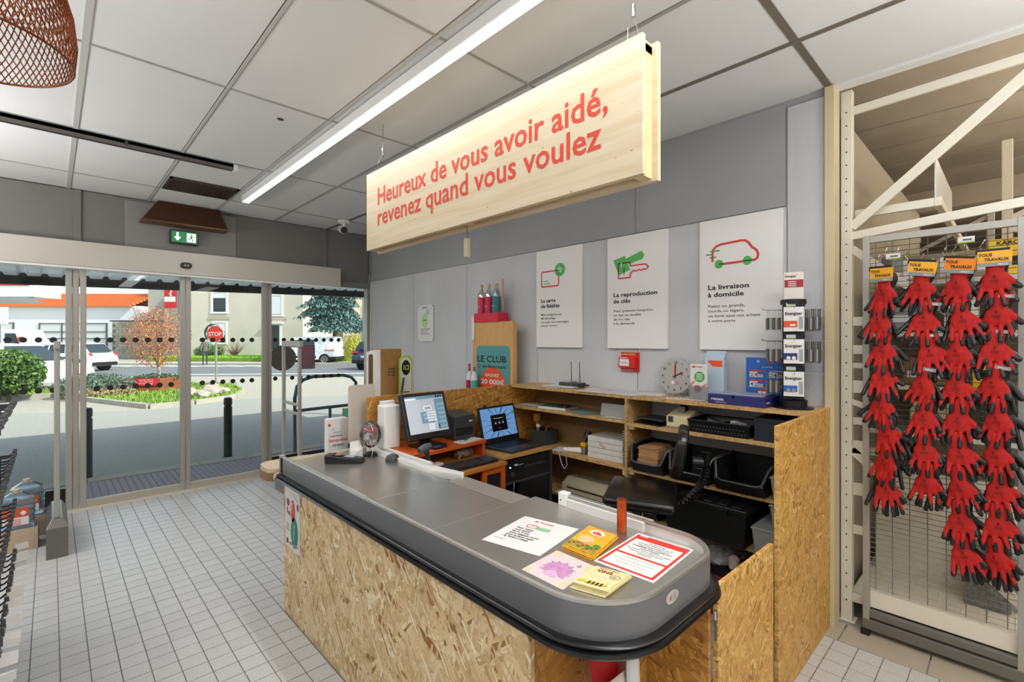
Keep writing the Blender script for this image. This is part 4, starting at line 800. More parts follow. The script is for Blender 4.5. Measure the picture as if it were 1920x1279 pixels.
MB().box(0, .485, 0, .50, .78, .80).build('cabinet_top', mat('oak_top', 'b98c50', .5, var=.1, vs=8, stretch=(2, 12, 12)), am, bev=.001)
MB().box(0, .018, .01, .5, .1, .78).build('side_panel', DGREY, am); MB().box(.46, .485, .0, .5, .0, .78).build('side_panel', mat('anthracite', '2a2b2c', .6), am); MB().box(.018, .46, .47, .49, .1, .78).build('back_panel', BLACKM, am)
MB().box(.018, .46, .01, .49, .60, .615).build('middle_shelf', DGREY, am, bev=.001); MB().box(.15, .46, .012, .03, .0, .60).build('door', mat('satin_black', '101113', .4), am, bev=.002); MB().cyl((.42, .012, .42), (.42, .0, .42), .008, n=10).build('knob', BLACK, am)
MB().box(.018, .15, .3, .31, .1, .6).build('wood_back', OSBO, am)
MB().tube([(.10, .01, .60), (.085, .005, .52), (.115, .0, .44), (.11, .02, .36)], .003, 5).build('cable', PAPER2, am, smooth=True)
ap = thing('amplifier', 'black hi-fi amplifier with a blue power light in the cabinet', 'amplifier', (2.255, 2.42, .6155))
MB().box(0, .435, .0, .40, .0, .15).build('amplifier_case', BLACK, ap, bev=.003); MB().cyl((.04, 0, .10), (.04, -.003, .10), .005, n=10).build('power_light', mat('led_blue', '8fb4ff', .3, emit='5f90ff', es=12), ap)
for i in range(9): MB().cyl((.19 + i * .024, 0, .085 + .004 * (i % 2)), (.19 + i * .024, -.012, .085 + .004 * (i % 2)), .008, n=12).build('knob', DGREY, ap)
pr('print', [rect(.08, .105, .17, .108), rect(.08, .11, .11, .117)], PAPER2, ap, (0, -.0005, 0), XP, ZP); MB().cyl((.06, 0, .05), (.06, -.01, .05), .018, n=16).build('volume_knob', DGREY, ap)
lp = thing('laptop', 'open laptop with blue patterned screen on the wooden cabinet', 'laptop', (2.525, 2.60, .801), .07)
MB().box(-.205, .205, -.145, .135, 0, .016).build('base', mat('laptop_grey', '3c3b3d', .4, .3), lp, bev=.004); kk = MB()
for j in range(5):
    for i in range(15): kk.box(-.175 + i * .0235, -.155 + i * .0235, -.02 + j * .026, .002 + j * .026, .016, .0185)
kk.build('keys', BLACK, lp, stuff=True); MB().box(-.06, .05, -.13, -.045, .0155, .0172).build('touchpad', mat('pad_grey', '5a5758', .35, .3), lp)
Ml = Matrix.Translation((0, .137, .012)) @ Euler((math.radians(-14), 0, 0)).to_matrix().to_4x4()
MB().box(-.203, .203, 0, .01, 0, .285).build('lid', BLACK, lp, bev=.004, M=Ml)
def lsp(polys, m, lift, nm='screen_print'): o = pr(nm, polys, m, lp, (0, 0, 0), XP, ZP, lift); o.matrix_local = Ml
lsp([rect(-.185, .045, .185, .268)], mat('laptop_screen', '6f9fd8', .15, emit='6f9fd8', es=.42), .0008, 'screen')
rays = []
for k in range(16):
    a = 2 * PI * k / 16 + .15; c, s = math.cos(a), math.sin(a); x1, y1 = max(-.183, min(.183, c * .2)), max(.047, min(.266, .155 + s * .13)); x0, y0 = c * .09, .155 + s * .07
    rays.append([(x0, y0), (x0 + .006, y0 - .004), (x1 + (.012 if k % 2 else .004), y1), (x1, y1)])
lsp(rays, SCD, .0012); lsp([rect(-.085, .09, .085, .215)], mat('screen_black', '0a0a12', .2, emit='0a0a12', es=.2), .0018)
lsp([circ(-.04 + .04 * i, .15, .008, 10) for i in range(3)] + [rect(-.06, .185, .045, .189)], mat('screen_pale', 'b0b4c0', .2, emit='b0b4c0', es=.3), .0024); lsp([rect(-.02, .108, .02, .113)], mat('screen_pinkish', '904860', .2), .0024)
lsp([circ(.165, .215, .014, 10)], mat('screen_leaf', '5f8a4a', .2, emit='5f8a4a', es=.3), .002)
MB().cyl((-.12, .005, .285), (-.12, .005, .30), .012, n=12).build('webcam', BLACK, lp, M=Ml)

# ------------------------------------------------------------------ shelf unit along the wall
su = thing('shelf_unit', 'strand board shelf unit with open bays below the posters', 'shelving')
MB().box(2.83, 3.16, .738, 2.974, 1.20, 1.222).build('top_board', OSBS, su, bev=.001)
MB().box(2.30, 3.16, .72, .738, 0, 1.222).build('end_panel', OSBV, su, bev=.001)
MB().box(2.83, 3.15, 1.832, 1.850, 0, 1.20).build('divider', OSBS, su, bev=.001)
for z in (1.049, .733, .42): MB().box(2.835, 3.15, 1.851, 2.974, z - .022, z).build('shelf', OSBS, su, bev=.001)
for z in (1.036, .731, .433): MB().box(2.835, 3.15, .739, 1.831, z - .022, z).build('shelf', OSBS, su, bev=.001)
for z in (1.014, .709): MB().box(2.85, 2.88, 1.79, 1.831, z - .022, z).build('cleat', PINE2, su)
MB().box(2.85, 2.88, 1.851, 1.88, .67, .71).build('cleat', PINE2, su)
MB().box(3.146, 3.152, 1.851, 2.974, .42, 1.20).build('back_board', mat('hardboard', '8a6a3e', .7, var=.05, vs=20), su); MB().box(3.146, 3.152, .74, 1.831, 0, .73).build('back_board', mat('back_grey', '8e8f8c', .7), su)
MB().box(3.146, 3.152, 1.851, 2.974, 0, .42).build('back_board', mat('back_dark', '4a3c28', .8), su)
def sheets(name, label, loc, rz, w_, d_, n, group=None, m=PAPER, cat='papers', spread=.01, t=.0012):
    th = thing(name, label, cat, loc, rz, group)
    for i in range(n):
        q = Matrix.Translation((rnd.uniform(-spread, spread), rnd.uniform(-spread, spread), .0008 + i * (t + .0006))) @ Matrix.Rotation(rnd.uniform(-.12, .12) if spread > .004 else 0, 4, 'Z')
        MB().tbox(q, w_, d_, t).build('sheet', m if i % 3 else PAPER2 if m == PAPER else m, th)
    return th
def lines(th, w_, d_, z, n=6, m=GINK):
    pr('print', [rect(-w_ * .4, d_ * .35 - d_ * .12 * i, w_ * (.4 - .1 * (i % 3)), d_ * .35 - d_ * .12 * i + .003) for i in range(n)], m, th, (0, 0, z), XP, YP)
# on top
rt = thing('wifi_router', 'flat router with two thin black antennas on shelf top', 'router', (3.03, 2.47, 1.235))
MB().box(-.05, .05, -.10, .10, 0, .024).build('router_body', DGREY, rt, bev=.004); MB().box(-.04, .06, .0, .09, .024, .032).build('cover', mat('router_grey', 'a8a6a2', .4), rt, bev=.002)
for y in (.03, -.055): MB().tube([(.03, y, .02), (.035, y + .01, .19)], [.004, .0025], 6).build('antenna', BLACK, rt)
MB().box(-.04, .05, -.13, -.10, 0, .012).build('adapter', BLACK, rt, bev=.002)
t_ = sheets('loose_papers', 'messy pile of papers under the router on shelf top', (2.985, 2.52, 1.2225), .1, .20, .28, 6)
for i, (loc, rz, w_, d_, lab) in enumerate([((2.92, 2.12, 1.2226), .1, .21, .29, 'white leaflet with red stripe lying flat nearest the router'), ((2.95, 1.92, 1.2228), -.2, .21, .30, 'printed sheet lying below the key poster, middle of shelf top'),
                                  ((3.04, 2.05, 1.2236), .35, .21, .29, 'sheet with large red arc lying against the wall'), ((3.02, 1.80, 1.2230), .15, .20, .28, 'pale blue printed sheet lying left of the saw clock'), ((2.92, 1.50, 1.2226), .5, .10, .16, 'small white card lying in front of the saw clock'),
                                  ((2.96, 1.41, 1.2232), -.1, .12, .17, 'white card lying between clock and leaflet stand'), ((3.06, 2.22, 1.2240), .2, .15, .21, 'small pink striped leaflet lying against the wall')]):
    th = sheets('loose_sheet', lab, loc, rz, w_, d_, 1, None, PAPER, 'paper', 0); lines(th, w_, d_, .0022, 6, [RED, GINK, RED, MATS['pale_blue'], GINK, GINK, RED][i])
    if i == 2: pr('arc', stroke([(.07 * math.cos(a * .2 + .2), .09 * math.sin(a * .2 + .2) - .02) for a in range(14)], .008), RED, th, (0, 0, .0024), XP, YP)
lh = thing('leaflet_stand', 'clear stand of white leaflets with green and red discs', 'leaflets', (2.98, 1.385, 1.2225))
for i in range(5): MB().box(-.03 + i * .006, -.026 + i * .006, -.055 + i * .003, .055, .004, .225).build('leaflet', PAPER, lh)
MB().box(-.04, .055, -.065, .06, 0, .004).build('stand_base', CLEAR, lh); MB().box(-.04, -.037, -.065, .06, .004, .09).build('stand_front', CLEAR, lh)
o_ = (-.0301, .055, .01); pr('green_disc', [circ(.06, .135, .034, 20)], GREEN, lh, o_, YN, ZP); pr('red_disc', [circ(.048, .06, .022, 18)], RED, lh, o_, YN, ZP); pr('bars', [[(.0, .09), (.03, .115), (.03, .10), (.0, .07)], [(.11, .10), (.075, .08), (.075, .07), (.11, .085)]], mat('bar_pink', 'd98a78', .6), lh, o_, YN, ZP)
pr('header', [rect(.012, .192, .034, .202), rect(.04, .195, .08, .2)], RED, lh, o_, YN, ZP)
for i in range(5): pr('disc_text', [rect(.040, .152 - .009 * i, .08, .156 - .009 * i)], PAPER, lh, o_, YN, ZP, .0014)
lh2 = thing('brochure_rack', 'tall rack of orange and pale blue brochures behind the leaflets', 'brochures', (3.06, 1.33, 1.2225))
for i in range(4): MB().box(-.02 + i * .012, -.012 + i * .012, -.065, .055, .0, .27 + .012 * i).build('brochure', mat('brochure_blue', 'b9cbd8', .5), lh2)
for z0, k_ in ((.235, 0), (.278, 3)): pr('orange_shape', [[(.02, z0), (.05, z0 - .025), (.11, z0 - .028), (.11, z0 + .012), (.02, z0 + .012)]], ORG, lh2, (-.0205 + .012 * k_, .055, 0), YN, ZP)
bb = thing('battery_box', 'flat dark blue recycling box with clear insert on shelf top', 'box', (2.95, 1.13, 1.2225), -.04)
MB().box(-.10, .12, -.175, .15, 0, .055).build('box_body', DBLUE, bb, bev=.002); MB().box(-.07, .10, -.15, .13, .055, .062).build('insert', mat('insert_pale', '9aa0b8', .3), bb, bev=.002); MB().box(-.10, -.097, -.01, .01, .04, .056).build('tab', BLACK, bb)
txt('renata', bb, (-.1006, .13, .022), YN, ZP, .016, PAPER, .075, .03); txt('batteries', bb, (-.1006, .10, .008), YN, ZP, .008, PAPER, .06); txt('renata', bb, (-.085, -.1755, .022), XP, ZP, .012, PAPER, .05, .02)
pb = thing('price_board', 'bright blue gas price board with white numbers', 'price board', (3.06, 1.14, 1.2225))
MB().box(0, .008, -.25, 0, 0, .272).build('board', BLUE, pb, bev=.001); o_ = (0, 0, 0)
for c, x0 in enumerate((.022, .13)):
    for rr_, (z0, n_) in enumerate(((.155, '24'), (.098, '42'))):
        pr('red_strip', [rect(x0, z0 + .034, x0 + .075, z0 + .044)] if c == 0 else [rect(x0, z0 + .036, x0 + .07, z0 + .039)], RED if c == 0 else PAPER2, pb, o_, YN, ZP)
        pr('digit_card', [rect(x0, z0, x0 + .021, z0 + .032), rect(x0 + .023, z0, x0 + .044, z0 + .032), rect(x0 + .048, z0, x0 + .061, z0 + .018), rect(x0 + .063, z0, x0 + .075, z0 + .018)], PAPER, pb, o_, YN, ZP)
        txt(n_[0], pb, (0, -x0 - .004, z0 + .004), YN, ZP, .023, INK, None, .01, lift=.0016); txt(n_[1], pb, (0, -x0 - .027, z0 + .004), YN, ZP, .023, INK, None, .01, lift=.0016); txt('90', pb, (0, -x0 - .049, z0 + .004), YN, ZP, .011, GINK, .024, lift=.0016)
pr('digit_card', [rect(.07, .04, .09, .072), rect(.093, .04, .113, .072), rect(.117, .04, .133, .06)], PAPER, pb, o_, YN, ZP); pr('red_strip', [rect(.07, .074, .15, .086)], RED, pb, o_, YN, ZP)
txt('LA CHARGE', pb, (0, -.09, .212), YN, ZP, .009, PAPER, .06); txt('LE CONSIGNE', pb, (0, -.19, .212), YN, ZP, .009, PAPER, .05); txt('BUTANE', pb, (0, -.12, .24), YN, ZP, .018, RED, .11, .02); pr('swirl', [circ(.07, .25, .009, 10)], mat('pale_sky', '8fb4e0', .5), pb, o_, YN, ZP)
for z in (.093, .028): pr('rule', [rect(.012, z, .24, z + .0015)], PAPER2, pb, o_, YN, ZP)
# battery spinner
spn = thing('battery_spinner', 'black revolving rack of battery blister packs at shelf end', 'display rack', (2.985, .86, 1.2225))
MB().lathe([(.10, 0), (.10, .006), (.06, .010)], n=32).build('turntable', BLACK, spn, smooth=True); MB().lathe([(.068, .008), (.070, .045), (.062, .05)], n=28).build('foot_drum', BLACK, spn, smooth=True)
a0 = math.radians(198)
MB().prism(rect(-.052, -.052, .052, .052), (0, 0, .05), (math.cos(a0), math.sin(a0), 0), (-math.sin(a0), math.cos(a0), 0), .53).build('column', BLACK, spn, bev=.003)
MB().lathe([(.064, .575), (.064, .60), (.05, .603)], n=28).build('top_ring', BLACK, spn, smooth=True)
for k in range(4):
    a = a0 + k * PI / 2; dx, dy = math.cos(a), math.sin(a); rx, ry = -dy, dx      # face normal (dx,dy), right as seen from outside
    for lv in range(3):
        zc = .075 + lv * .175
        ob = (dx * .0535 - rx * .035, dy * .0535 - ry * .035, zc + .135)
        pr('price_strip', [rect(0, 0, .045, .022)], PAPER2, spn, ob, (rx, ry, 0), ZP, .002); pr('green_strip', [rect(0, 0, .045, .006)], mat('lime', '9cc04a', .5), spn, ob, (rx, ry, 0), ZP, .0026)
        hx, hy = dx * .052, dy * .052
        MB().tube([(hx, hy, zc + .12), (hx + dx * .09, hy + dy * .09, zc + .122), (hx + dx * .105, hy + dy * .105, zc + .132)], .0022, 5).build('peg', CHROME, spn)
        n_ = 3 if k == 0 else (0 if (k == 1 and lv == 0) else 8)
        for q in range(n_):
            of = .060 + (q * .0095 if k else q * .004 + .02); cx_, cy_ = dx * of, dy * of
            M_ = frame((cx_, cy_, zc + rnd.uniform(-.002, .002)), (rx, ry, 0), ZP)
            o = (MB().box(-.048, .048, -.0, .13, -.0008, .0008) if k == 0 else MB().box(-.040, .040, -.0, .118, -.0006, .0006).box(-.034, .034, .01, .075, .0006, .0084)).build('blister_card', PAPER if k == 0 else [mat('pack_dark', '4a4642', .4), mat('pack_brown', '6f6258', .4), mat('pack_grey', 'a9acb0', .4)][q % 3], spn, M=M_)
        if k == 0:
            ob = (dx * .0905, dy * .0905, zc); R3 = (rx, ry, 0)
            txt('Energizer', spn, Vector(ob) - Vector(R3) * .042 + Vector((0, 0, .088)), R3, (rx * .12, ry * .12, 1), .017, INK, .080, .02)
            pr('pack_print', [rect(-.048, .022, .016, .056)], [BLUE, mat('pack_navy', '24346e', .4), mat('pack_orange', 'd8502c', .4)][lv], spn, ob, R3, ZP, .0012)
            pr('pack_cells', [circ(-.025, .03, .010, 14), circ(.0, .03, .010, 14)] if lv < 2 else [rect(-.018, .028, .008, .038)], [CHROME, PAPER2, PAPER][lv], spn, ob, R3, ZP, .002); pr('pack_edge', [rect(.024, .012, .042, .078)], mat('pack_side', '9a9da0', .4), spn, ob, R3, ZP, .0012)
MB().prism(rrect(-.045, 0, .05, .155, .008), (.0, .0, .60), (-math.sin(a0), math.cos(a0), 0), (0, 0, 1), .003).build('header_card', mat('header_cream', 'e6ddd4', .5), spn)
hd3 = (-math.sin(a0), math.cos(a0), 0); ob = Vector((math.cos(a0) * .0035, math.sin(a0) * .0035, .60))
pr('header_red', [rect(-.042, .07, .048, .112)], mat('header_crimson', 'a32a30', .5), spn, ob, hd3, ZP, .001); txt('Energizer', spn, ob - Vector(hd3) * .04 + Vector((0, 0, .127)), hd3, ZP, .012, INK, .055, .02)
for i in range(3): pr('header_line', [rect(-.024, .098 - .011 * i, .014, .103 - .011 * i)], PAPER, spn, ob, hd3, ZP, .0016)
# left bay, upper shelf
bk = thing('green_book', 'green covered notebook lying on the upper left shelf', 'book', (2.96, 2.56, 1.0495), .1)
MB().box(-.09, .09, -.13, .13, 0, .018).build('pages', PAPER, bk); MB().box(-.092, .092, -.132, .132, .0182, .021).build('cover', mat('book_green', '3f6b4a', .5), bk, bev=.001)
sheets('loose_papers', 'thin white papers at the left end of upper shelf', (2.95, 2.83, 1.0496), .2, .15, .2, 3)
sheets('loose_papers', 'teal and white leaflets in the middle of upper shelf', (2.93, 2.26, 1.0496), -.15, .16, .2, 4, None, mat('leaf_teal', '7f9a94', .5))
tl = thing('cable_tangle', 'black cable tangle lying on the green notebook', 'cable', (2.93, 2.46, 1.0706))
MB().tube([(.05 * math.sin(i * .9) - .01 * math.cos(i * 2.1), .07 * math.cos(i * .8), .005 + .004 * (i % 3)) for i in range(16)], .005, 6).build('cable', BLACK, tl, smooth=True)
cw = thing('plastic_wallet', 'clear plastic wallet leaning against the divider board', 'folder', (2.90, 1.99, 1.0496))
MB().prism(rect(-.11, 0, .115, .09), (.0, 0, .002), YN, (.25, 0, 1), .003).build('wallet', FOG, cw); sheets('loose_papers', 'white slips in front of the plastic wallet', (2.885, 1.95, 1.0496), .1, .07, .18, 3)
# left bay, middle shelf
pp = thing('paper_reams', 'stack of four wrapped white paper reams on middle shelf', 'paper reams', (2.985, 2.05, .7335))
for i in range(4): MB().box(-.10 + rnd.uniform(-.004, .004), .13, -.155 + rnd.uniform(-.005, .005), .155, i * .040, i * .040 + .0385).build('ream', mat('ream_wrap', 'dcd8d2', .5, var=.06, vs=14, rnd_var=.03), pp, bev=.004)
MB().tbox(Matrix.Translation((-.1035, .02, .10)) @ Matrix.Rotation(.5, 4, 'X'), .001, .06, .014).build('wrap_tape', mat('tape_tan', 'c9a468', .4), pp)
rg = thing('ring_binding', 'black spiral bound catalogue upright beside the divider', 'catalogue', (2.95, 1.868, .7335))
MB().box(-.09, .12, -.012, .012, 0, .25).build('block', DGREY, rg)
for i in range(14): MB().tube([(-.095 + .008 * math.cos(a), .014 * math.sin(a), .01 + i * .0175) for a in (0, 1.2, 2.4, 3.6, 4.8)], .0025, 4, True).build('ring', CHROME, rg)
to = thing('tool_pot', 'grey tool box with yellow handled tools on middle shelf', 'tools', (2.99, 2.74, .7335))
MB().tin(-.08, .08, -.085, .085, 0, .12, .004, .008).build('tool_box', mat('pot_green', '3c4642', .5), to); MB().cyl((-.02, .04, .02), (-.03, .05, .20), .014).cyl((-.03, .05, .19), (-.032, .052, .25), .03, .035, 14).build('yellow_tool', mat('tool_amber', 'b9792a', .4), to, smooth=True)
MB().cyl((.02, -.02, .02), (.0, -.03, .17), .013).build('grey_tool', DGREY, to, smooth=True); MB().ell((-.05, .02, .15), (.018, .018, .018)).build('knob', PAPER2, to, smooth=True); MB().cyl((0, .0, .05), (-.02, -.06, .16), .009).build('orange_tool', ORANGE, to, smooth=True)
on = tag(MB().ell((2.86, 2.86, .7435), (.04, .05, .010), 10, 6).build('orange_cutter', mat('cutter_orange', 'd8622a', .4), smooth=True), 'small orange cutter on middle shelf near the laptop', 'cutter')
sheets('loose_papers', 'small white note pad behind the corded scanner', (2.92, 2.46, .7335), .3, .11, .15, 4)
ws = thing('corded_scanner', 'white corded hand scanner lying on the middle shelf', 'scanner', (2.90, 2.36, .735), .4)
MB().tube([(-.0, .07, .02), (0, .0, .02), (0, -.06, .022), (0, -.08, .022)], [.016, .02, .024, .02], 10).build('scanner_body', WHITE, ws, smooth=True)
MB().tube([(0, .08, .02), (-.04, .10, .01), (-.075, .08, -.02), (-.08, .06, -.08), (-.085, .04, -.11), (-.08, .02, -.08), (-.075, .03, -.02)], .003, 6).build('cord', PAPER, ws, smooth=True)
yt = thing('label_gun', 'black and yellow labelling gun standing left of the reams', 'label gun', (2.96, 2.27, .7335))
MB().box(-.05, .03, -.022, .022, 0, .055).build('gun_base', mat('gun_grey', '7a766c', .5), yt, bev=.006); MB().box(-.05, .04, -.025, .025, .058, .085).build('yellow_band', YEL, yt, bev=.005); MB().tube([(.0, 0, .08), (-.01, 0, .12), (.02, 0, .165)], [.022, .02, .026], 12).build('gun_head', BLACK, yt, smooth=True)
# left bay, low shelf: laminator
lm = thing('laminator', 'cream laminating machine on the low left shelf', 'laminator', (2.98, 2.22, .4305))
CRM = mat('old_cream_plastic', 'b8ae8e', .45)
MB().prism([(-.10, 0), (.12, 0), (.12, .06), (.07, .095), (-.02, .10), (-.09, .06)], (0, .24, 0), XP, ZP, .48).build('laminator_case', CRM, lm, bev=.008); MB().box(-.104, -.07, -.18, .18, .034, .040).build('feed_slot', BLACK, lm)
MB().box(-.125, -.085, -.19, .19, .008, .016).build('tray', CRM, lm, bev=.002); pr('logo', [rect(.08, .06, .14, .068)], GINK, lm, (-.092, .2, -.0), YN, (.4, 0, 1))
for i in range(18): MB().box(.0, .06, -.21 + i * .024, -.2 + i * .024, .0985, .1025).build('vent_rib', mat('rib_cream', 'a39a7c', .5), lm)
sheets('loose_papers', 'printed sheets sticking out under the laminator', (2.95, 2.20, .4205), .05, .2, .55, 5, None, PAPER2)
# right bay, upper shelf
fd = thing('black_folder', 'black plastic folder lying on the upper right shelf', 'folder', (2.96, 1.68, 1.0363), -.15)
MB().prism([(-.10, 0), (.12, 0), (.12, .035), (-.10, .006)], (0, .12, 0), XP, ZP, .22).build('folder', BLACK, fd, bev=.002); MB().box(-.08, .1, -.1, .1, .03, .04).build('papers', DGREY, fd)
td = thing('tape_dispenser', 'cream counter bell shaped tape dispenser with small window', 'dispenser', (2.95, 1.485, 1.0363))
MB().prism([(-.09, .01), (.08, .01), (.08, .10), (.03, .115), (-.06, .085), (-.09, .08)], (0, .075, 0), XP, ZP, .15).build('body', mat('dispenser_cream', 'ddd2a4', .4), td, bev=.008); MB().box(-.092, .082, -.077, .077, 0, .014).build('base', mat('dispenser_base', '8d8a6c', .5), td, bev=.003)
MB().box(-.0915, -.088, .025, .06, .04, .078).build('window', DGREY, td, bev=.002); MB().cyl((.0, .02, .115), (.0, -.02, .115), .028, n=16).build('tape_roll', BLACK, td, bev=.002); MB().box(-.03, -.01, -.022, .022, .09, .135).build('cutter', ZINC, td)
bs_ = thing('black_basket', 'shallow black perforated plastic basket with small parts', 'basket', (2.965, 1.215, 1.0363))
MB().tin(-.125, .13, -.175, .185, 0, .075, .004, .012).build('basket_body', BLACK, bs_, bev=.001); MB().tube([(-.128, -.178, .076), (.133, -.178, .076), (.133, .188, .076), (-.128, .188, .076)], .005, 6, True).build('rim', BLACK, bs_)
hb = MB()
for j in range(2):
    for i in range(17): hb.tbox(Matrix.Translation((-.1205 - j * .0025, -.15 + i * .019 + (j % 2) * .009, .022 + j * .022)) @ Matrix.Rotation(.78, 4, 'X'), .002, .009, .009)
hb.build('perforations', DGREY, bs_, stuff=True)
for i, (x, y) in enumerate(((-.03, .06), (.02, -.06), (.05, .03))): MB().tbox(Matrix.Translation((x, y, .06)) @ Euler((.3, .2, i)).to_matrix().to_4x4(), .05, .08, .02).build('small_part', [MGREY, PAPER2, DGREY][i], bs_, bev=.002)
bx = thing('navy_box', 'plain dark navy cardboard box on the upper right shelf', 'box', (2.965, .945, 1.0363))
MB().box(-.11, .13, -.075, .075, 0, .125).build('box_body', mat('navy_card', '1a1d2a', .6), bx, bev=.002); MB().box(-.112, .132, -.077, .077, .10, .128).build('lid', mat('navy_lid', '161926', .6), bx, bev=.002)
b3 = thing('blue_tub', 'blue and red tub partly hidden by the tall end board', 'tub', (2.96, .80, 1.0363)); MB().tin(-.10, .10, -.045, .05, .04, .09, .003, .006).build('tub', mat('tub_blue', '2c4fb0', .4), b3); MB().box(-.095, .095, -.04, .045, 0, .04).build('red_part', REDP, b3, bev=.003)
# right bay, middle shelf: three open front bins
BIN = mat('bin_black', '1b1c1d', .42); BINR = mat('bin_rim', '4a4b4c', .4)
def bin_(label, y0, y1, z, h, x0=2.80, x1=3.13):
    b_ = thing('open_front_bin', label, 'storage bin', (x0, (y0 + y1) / 2, z), 0, 'black open fronted storage bins'); w_ = (y1 - y0) / 2; i = .02; t = .004; D_ = x1 - x0; lf = h * .38
    vs = [(0 + i, -w_ + i, 0), (D_, -w_ + i, 0), (D_, w_ - i, 0), (0 + i, w_ - i, 0), (-.015, -w_ + i, lf), (.05, -w_, h), (D_, -w_, h), (D_, w_, h), (.05, w_, h), (-.015, w_ - i, lf)]
    fs = [(0, 3, 2, 1), (0, 4, 9, 3), (0, 1, 6, 5, 4), (3, 9, 8, 7, 2), (1, 2, 7, 6)]
    me = MB().add(vs, fs).build('bin_body', BIN, b_); me.modifiers.new('solid', 'SOLIDIFY').thickness = .005
    MB().tube([(D_, -w_, h), (.05, -w_, h), (.03, -w_ + .008, h - .02), (-.008, -w_ + .03, lf + .01), (-.018, -w_ + .06, lf), (-.018, w_ - .06, lf), (-.008, w_ - .03, lf + .01), (.03, w_ - .008, h - .02), (.05, w_, h), (D_, w_, h)], .0065, 6).build('bin_rim', BINR, b_, smooth=True)
    return b_
bin_('black bin full of brown envelopes beside the divider', 1.535, 1.80, .7315, .165); bin_('black bin behind the stool backrest', 1.245, 1.525, .7315, .165); bin_('black bin holding one booklet, nearest tall end board', .93, 1.235, .7315, .165)
for i in range(13): tag(MB().box(2.83 + rnd.uniform(-.006, .006), 3.02, 1.60 + rnd.uniform(-.006, .006), 1.745 + rnd.uniform(-.006, .006), .752 + i * .0112, .752 + i * .0112 + .0095).build('kraft_envelope', KRAFT, bev=.0015), ['lowest', 'second from bottom', 'third from bottom', 'fourth from bottom', 'fifth from bottom', 'sixth from bottom', 'middle', 'sixth from top', 'fifth from top', 'fourth from top', 'third from top', 'second from top', 'topmost'][i] + ' brown kraft envelope of the pile in the bin', 'envelope', 'kraft envelopes in the left bin')
mg = thing('booklet', 'small white booklet lying in the right hand bin', 'booklet', (2.90, 1.05, .742), .3); MB().box(-.05, .05, -.08, .06, 0, .008).build('pages', PAPER, mg); pr('picture', [rect(-.03, -.06, .03, .03)], mat('photo_olive', '8d8f70', .5), mg, (0, 0, .008), XP, YP)
cm2 = thing('small_device', 'small black device with grey dial in middle bin', 'device', (2.95, 1.36, .742)); MB().box(-.05, .05, -.05, .05, 0, .13).build('device_body', BLACK, cm2, bev=.006); MB().cyl((-.05, -.02, .10), (-.07, -.02, .10), .022, n=16).build('dial', MGREY, cm2, bev=.002); pr('tag', [rect(-.03, .06, .02, .12)], mat('tag_grey', '8a8a8a', .5), cm2, (-.051, 0, 0), YN, ZP)
# clear boxes
def clearbox(label, x0, x1, y0, y1, z, h):
    c = thing('clear_box', label, 'storage box', ((x0 + x1) / 2, (y0 + y1) / 2, z), 0, 'clear plastic storage boxes'); a, b = (x1 - x0) / 2, (y1 - y0) / 2
    MB().tin(-a, a, -b, b, 0, h - .012, .003, .012).build('box_body', FOG, c, bev=.001); MB().box(-a - .006, a + .006, -b - .006, b + .006, h - .012, h).build('lid', FOG, c, bev=.004)
    MB().box(-a * .6, a * .6, -b * .7, b * .7, .006, h * .5).build('content', mat('content_grey', '8c8478', .8, var=.4, vs=30), c)
clearbox('clear lidded box on the middle shelf against the tall end board', 2.81, 3.10, .752, .92, .7315, .13)
clearbox('upper small clear box on the lower right shelf', 2.83, 3.08, .752, .93, .594, .11); clearbox('wide clear box beneath the smaller one on lower right shelf', 2.74, 3.10, .752, .99, .4335, .16)
cr = thing('black_crate', 'large lidded black crate on the lower right shelf', 'crate', (2.92, 1.27, .4335))
MB().tin(-.17, .20, -.245, .25, 0, .21, .006, .02).build('crate_body', mat('crate_black', '0e0f10', .45), cr, bev=.004); MB().box(-.185, .21, -.255, .26, .205, .228).build('lid', mat('crate_lid', '151617', .4), cr, bev=.006)
for i in range(6): MB().box(-.17, .18, -.22 + i * .08, -.17 + i * .08, .228, .236).build('lid_rib', MATS['crate_lid'], cr, bev=.003)
for s_y in (-.12, .12): MB().box(-.19, -.17, s_y - .03, s_y + .03, .17, .215).build('latch', BLACK, cr, bev=.003)
pbn = bin_('small black bin of papers on the lower shelf behind stool post', 1.57, 1.80, .4335, .13); sheets('loose_papers', 'folded white papers in the low bin behind the stool', (2.90, 1.69, .47), .3, .12, .14, 6)
# floor level things behind the gate
rc = thing('red_crate', 'dark red plastic crate on the floor under the shelves', 'crate', (2.93, 1.02, 0)); MB().tin(-.16, .18, -.25, .25, 0, .24, .006, .015).build('crate_body', DRED, rc, bev=.002)
MB().tube([(-.165, -.255, .24), (.185, -.255, .24), (.185, .255, .24), (-.165, .255, .24)], .009, 8, True).build('crate_rim', DRED, rc, smooth=True)
for z in (.06, .12, .18): MB().box(-.168, -.158, -.23, .23, z, z + .02).build('slat', DRED, rc)
sbt = thing('spray_bottle', 'white capped green bottle standing in the red crate', 'bottle', (2.86, 1.13, .008)); MB().lathe([(.035, 0), (.038, .01), (.038, .20), (.02, .25), (.018, .27)], n=18).build('bottle_body', DKG, sbt, smooth=True); MB().lathe([(.028, .27), (.030, .28), (.030, .33), (.012, .345)], n=18).build('cap', mat('cap_bone', 'cbbfae', .5), sbt, smooth=True)
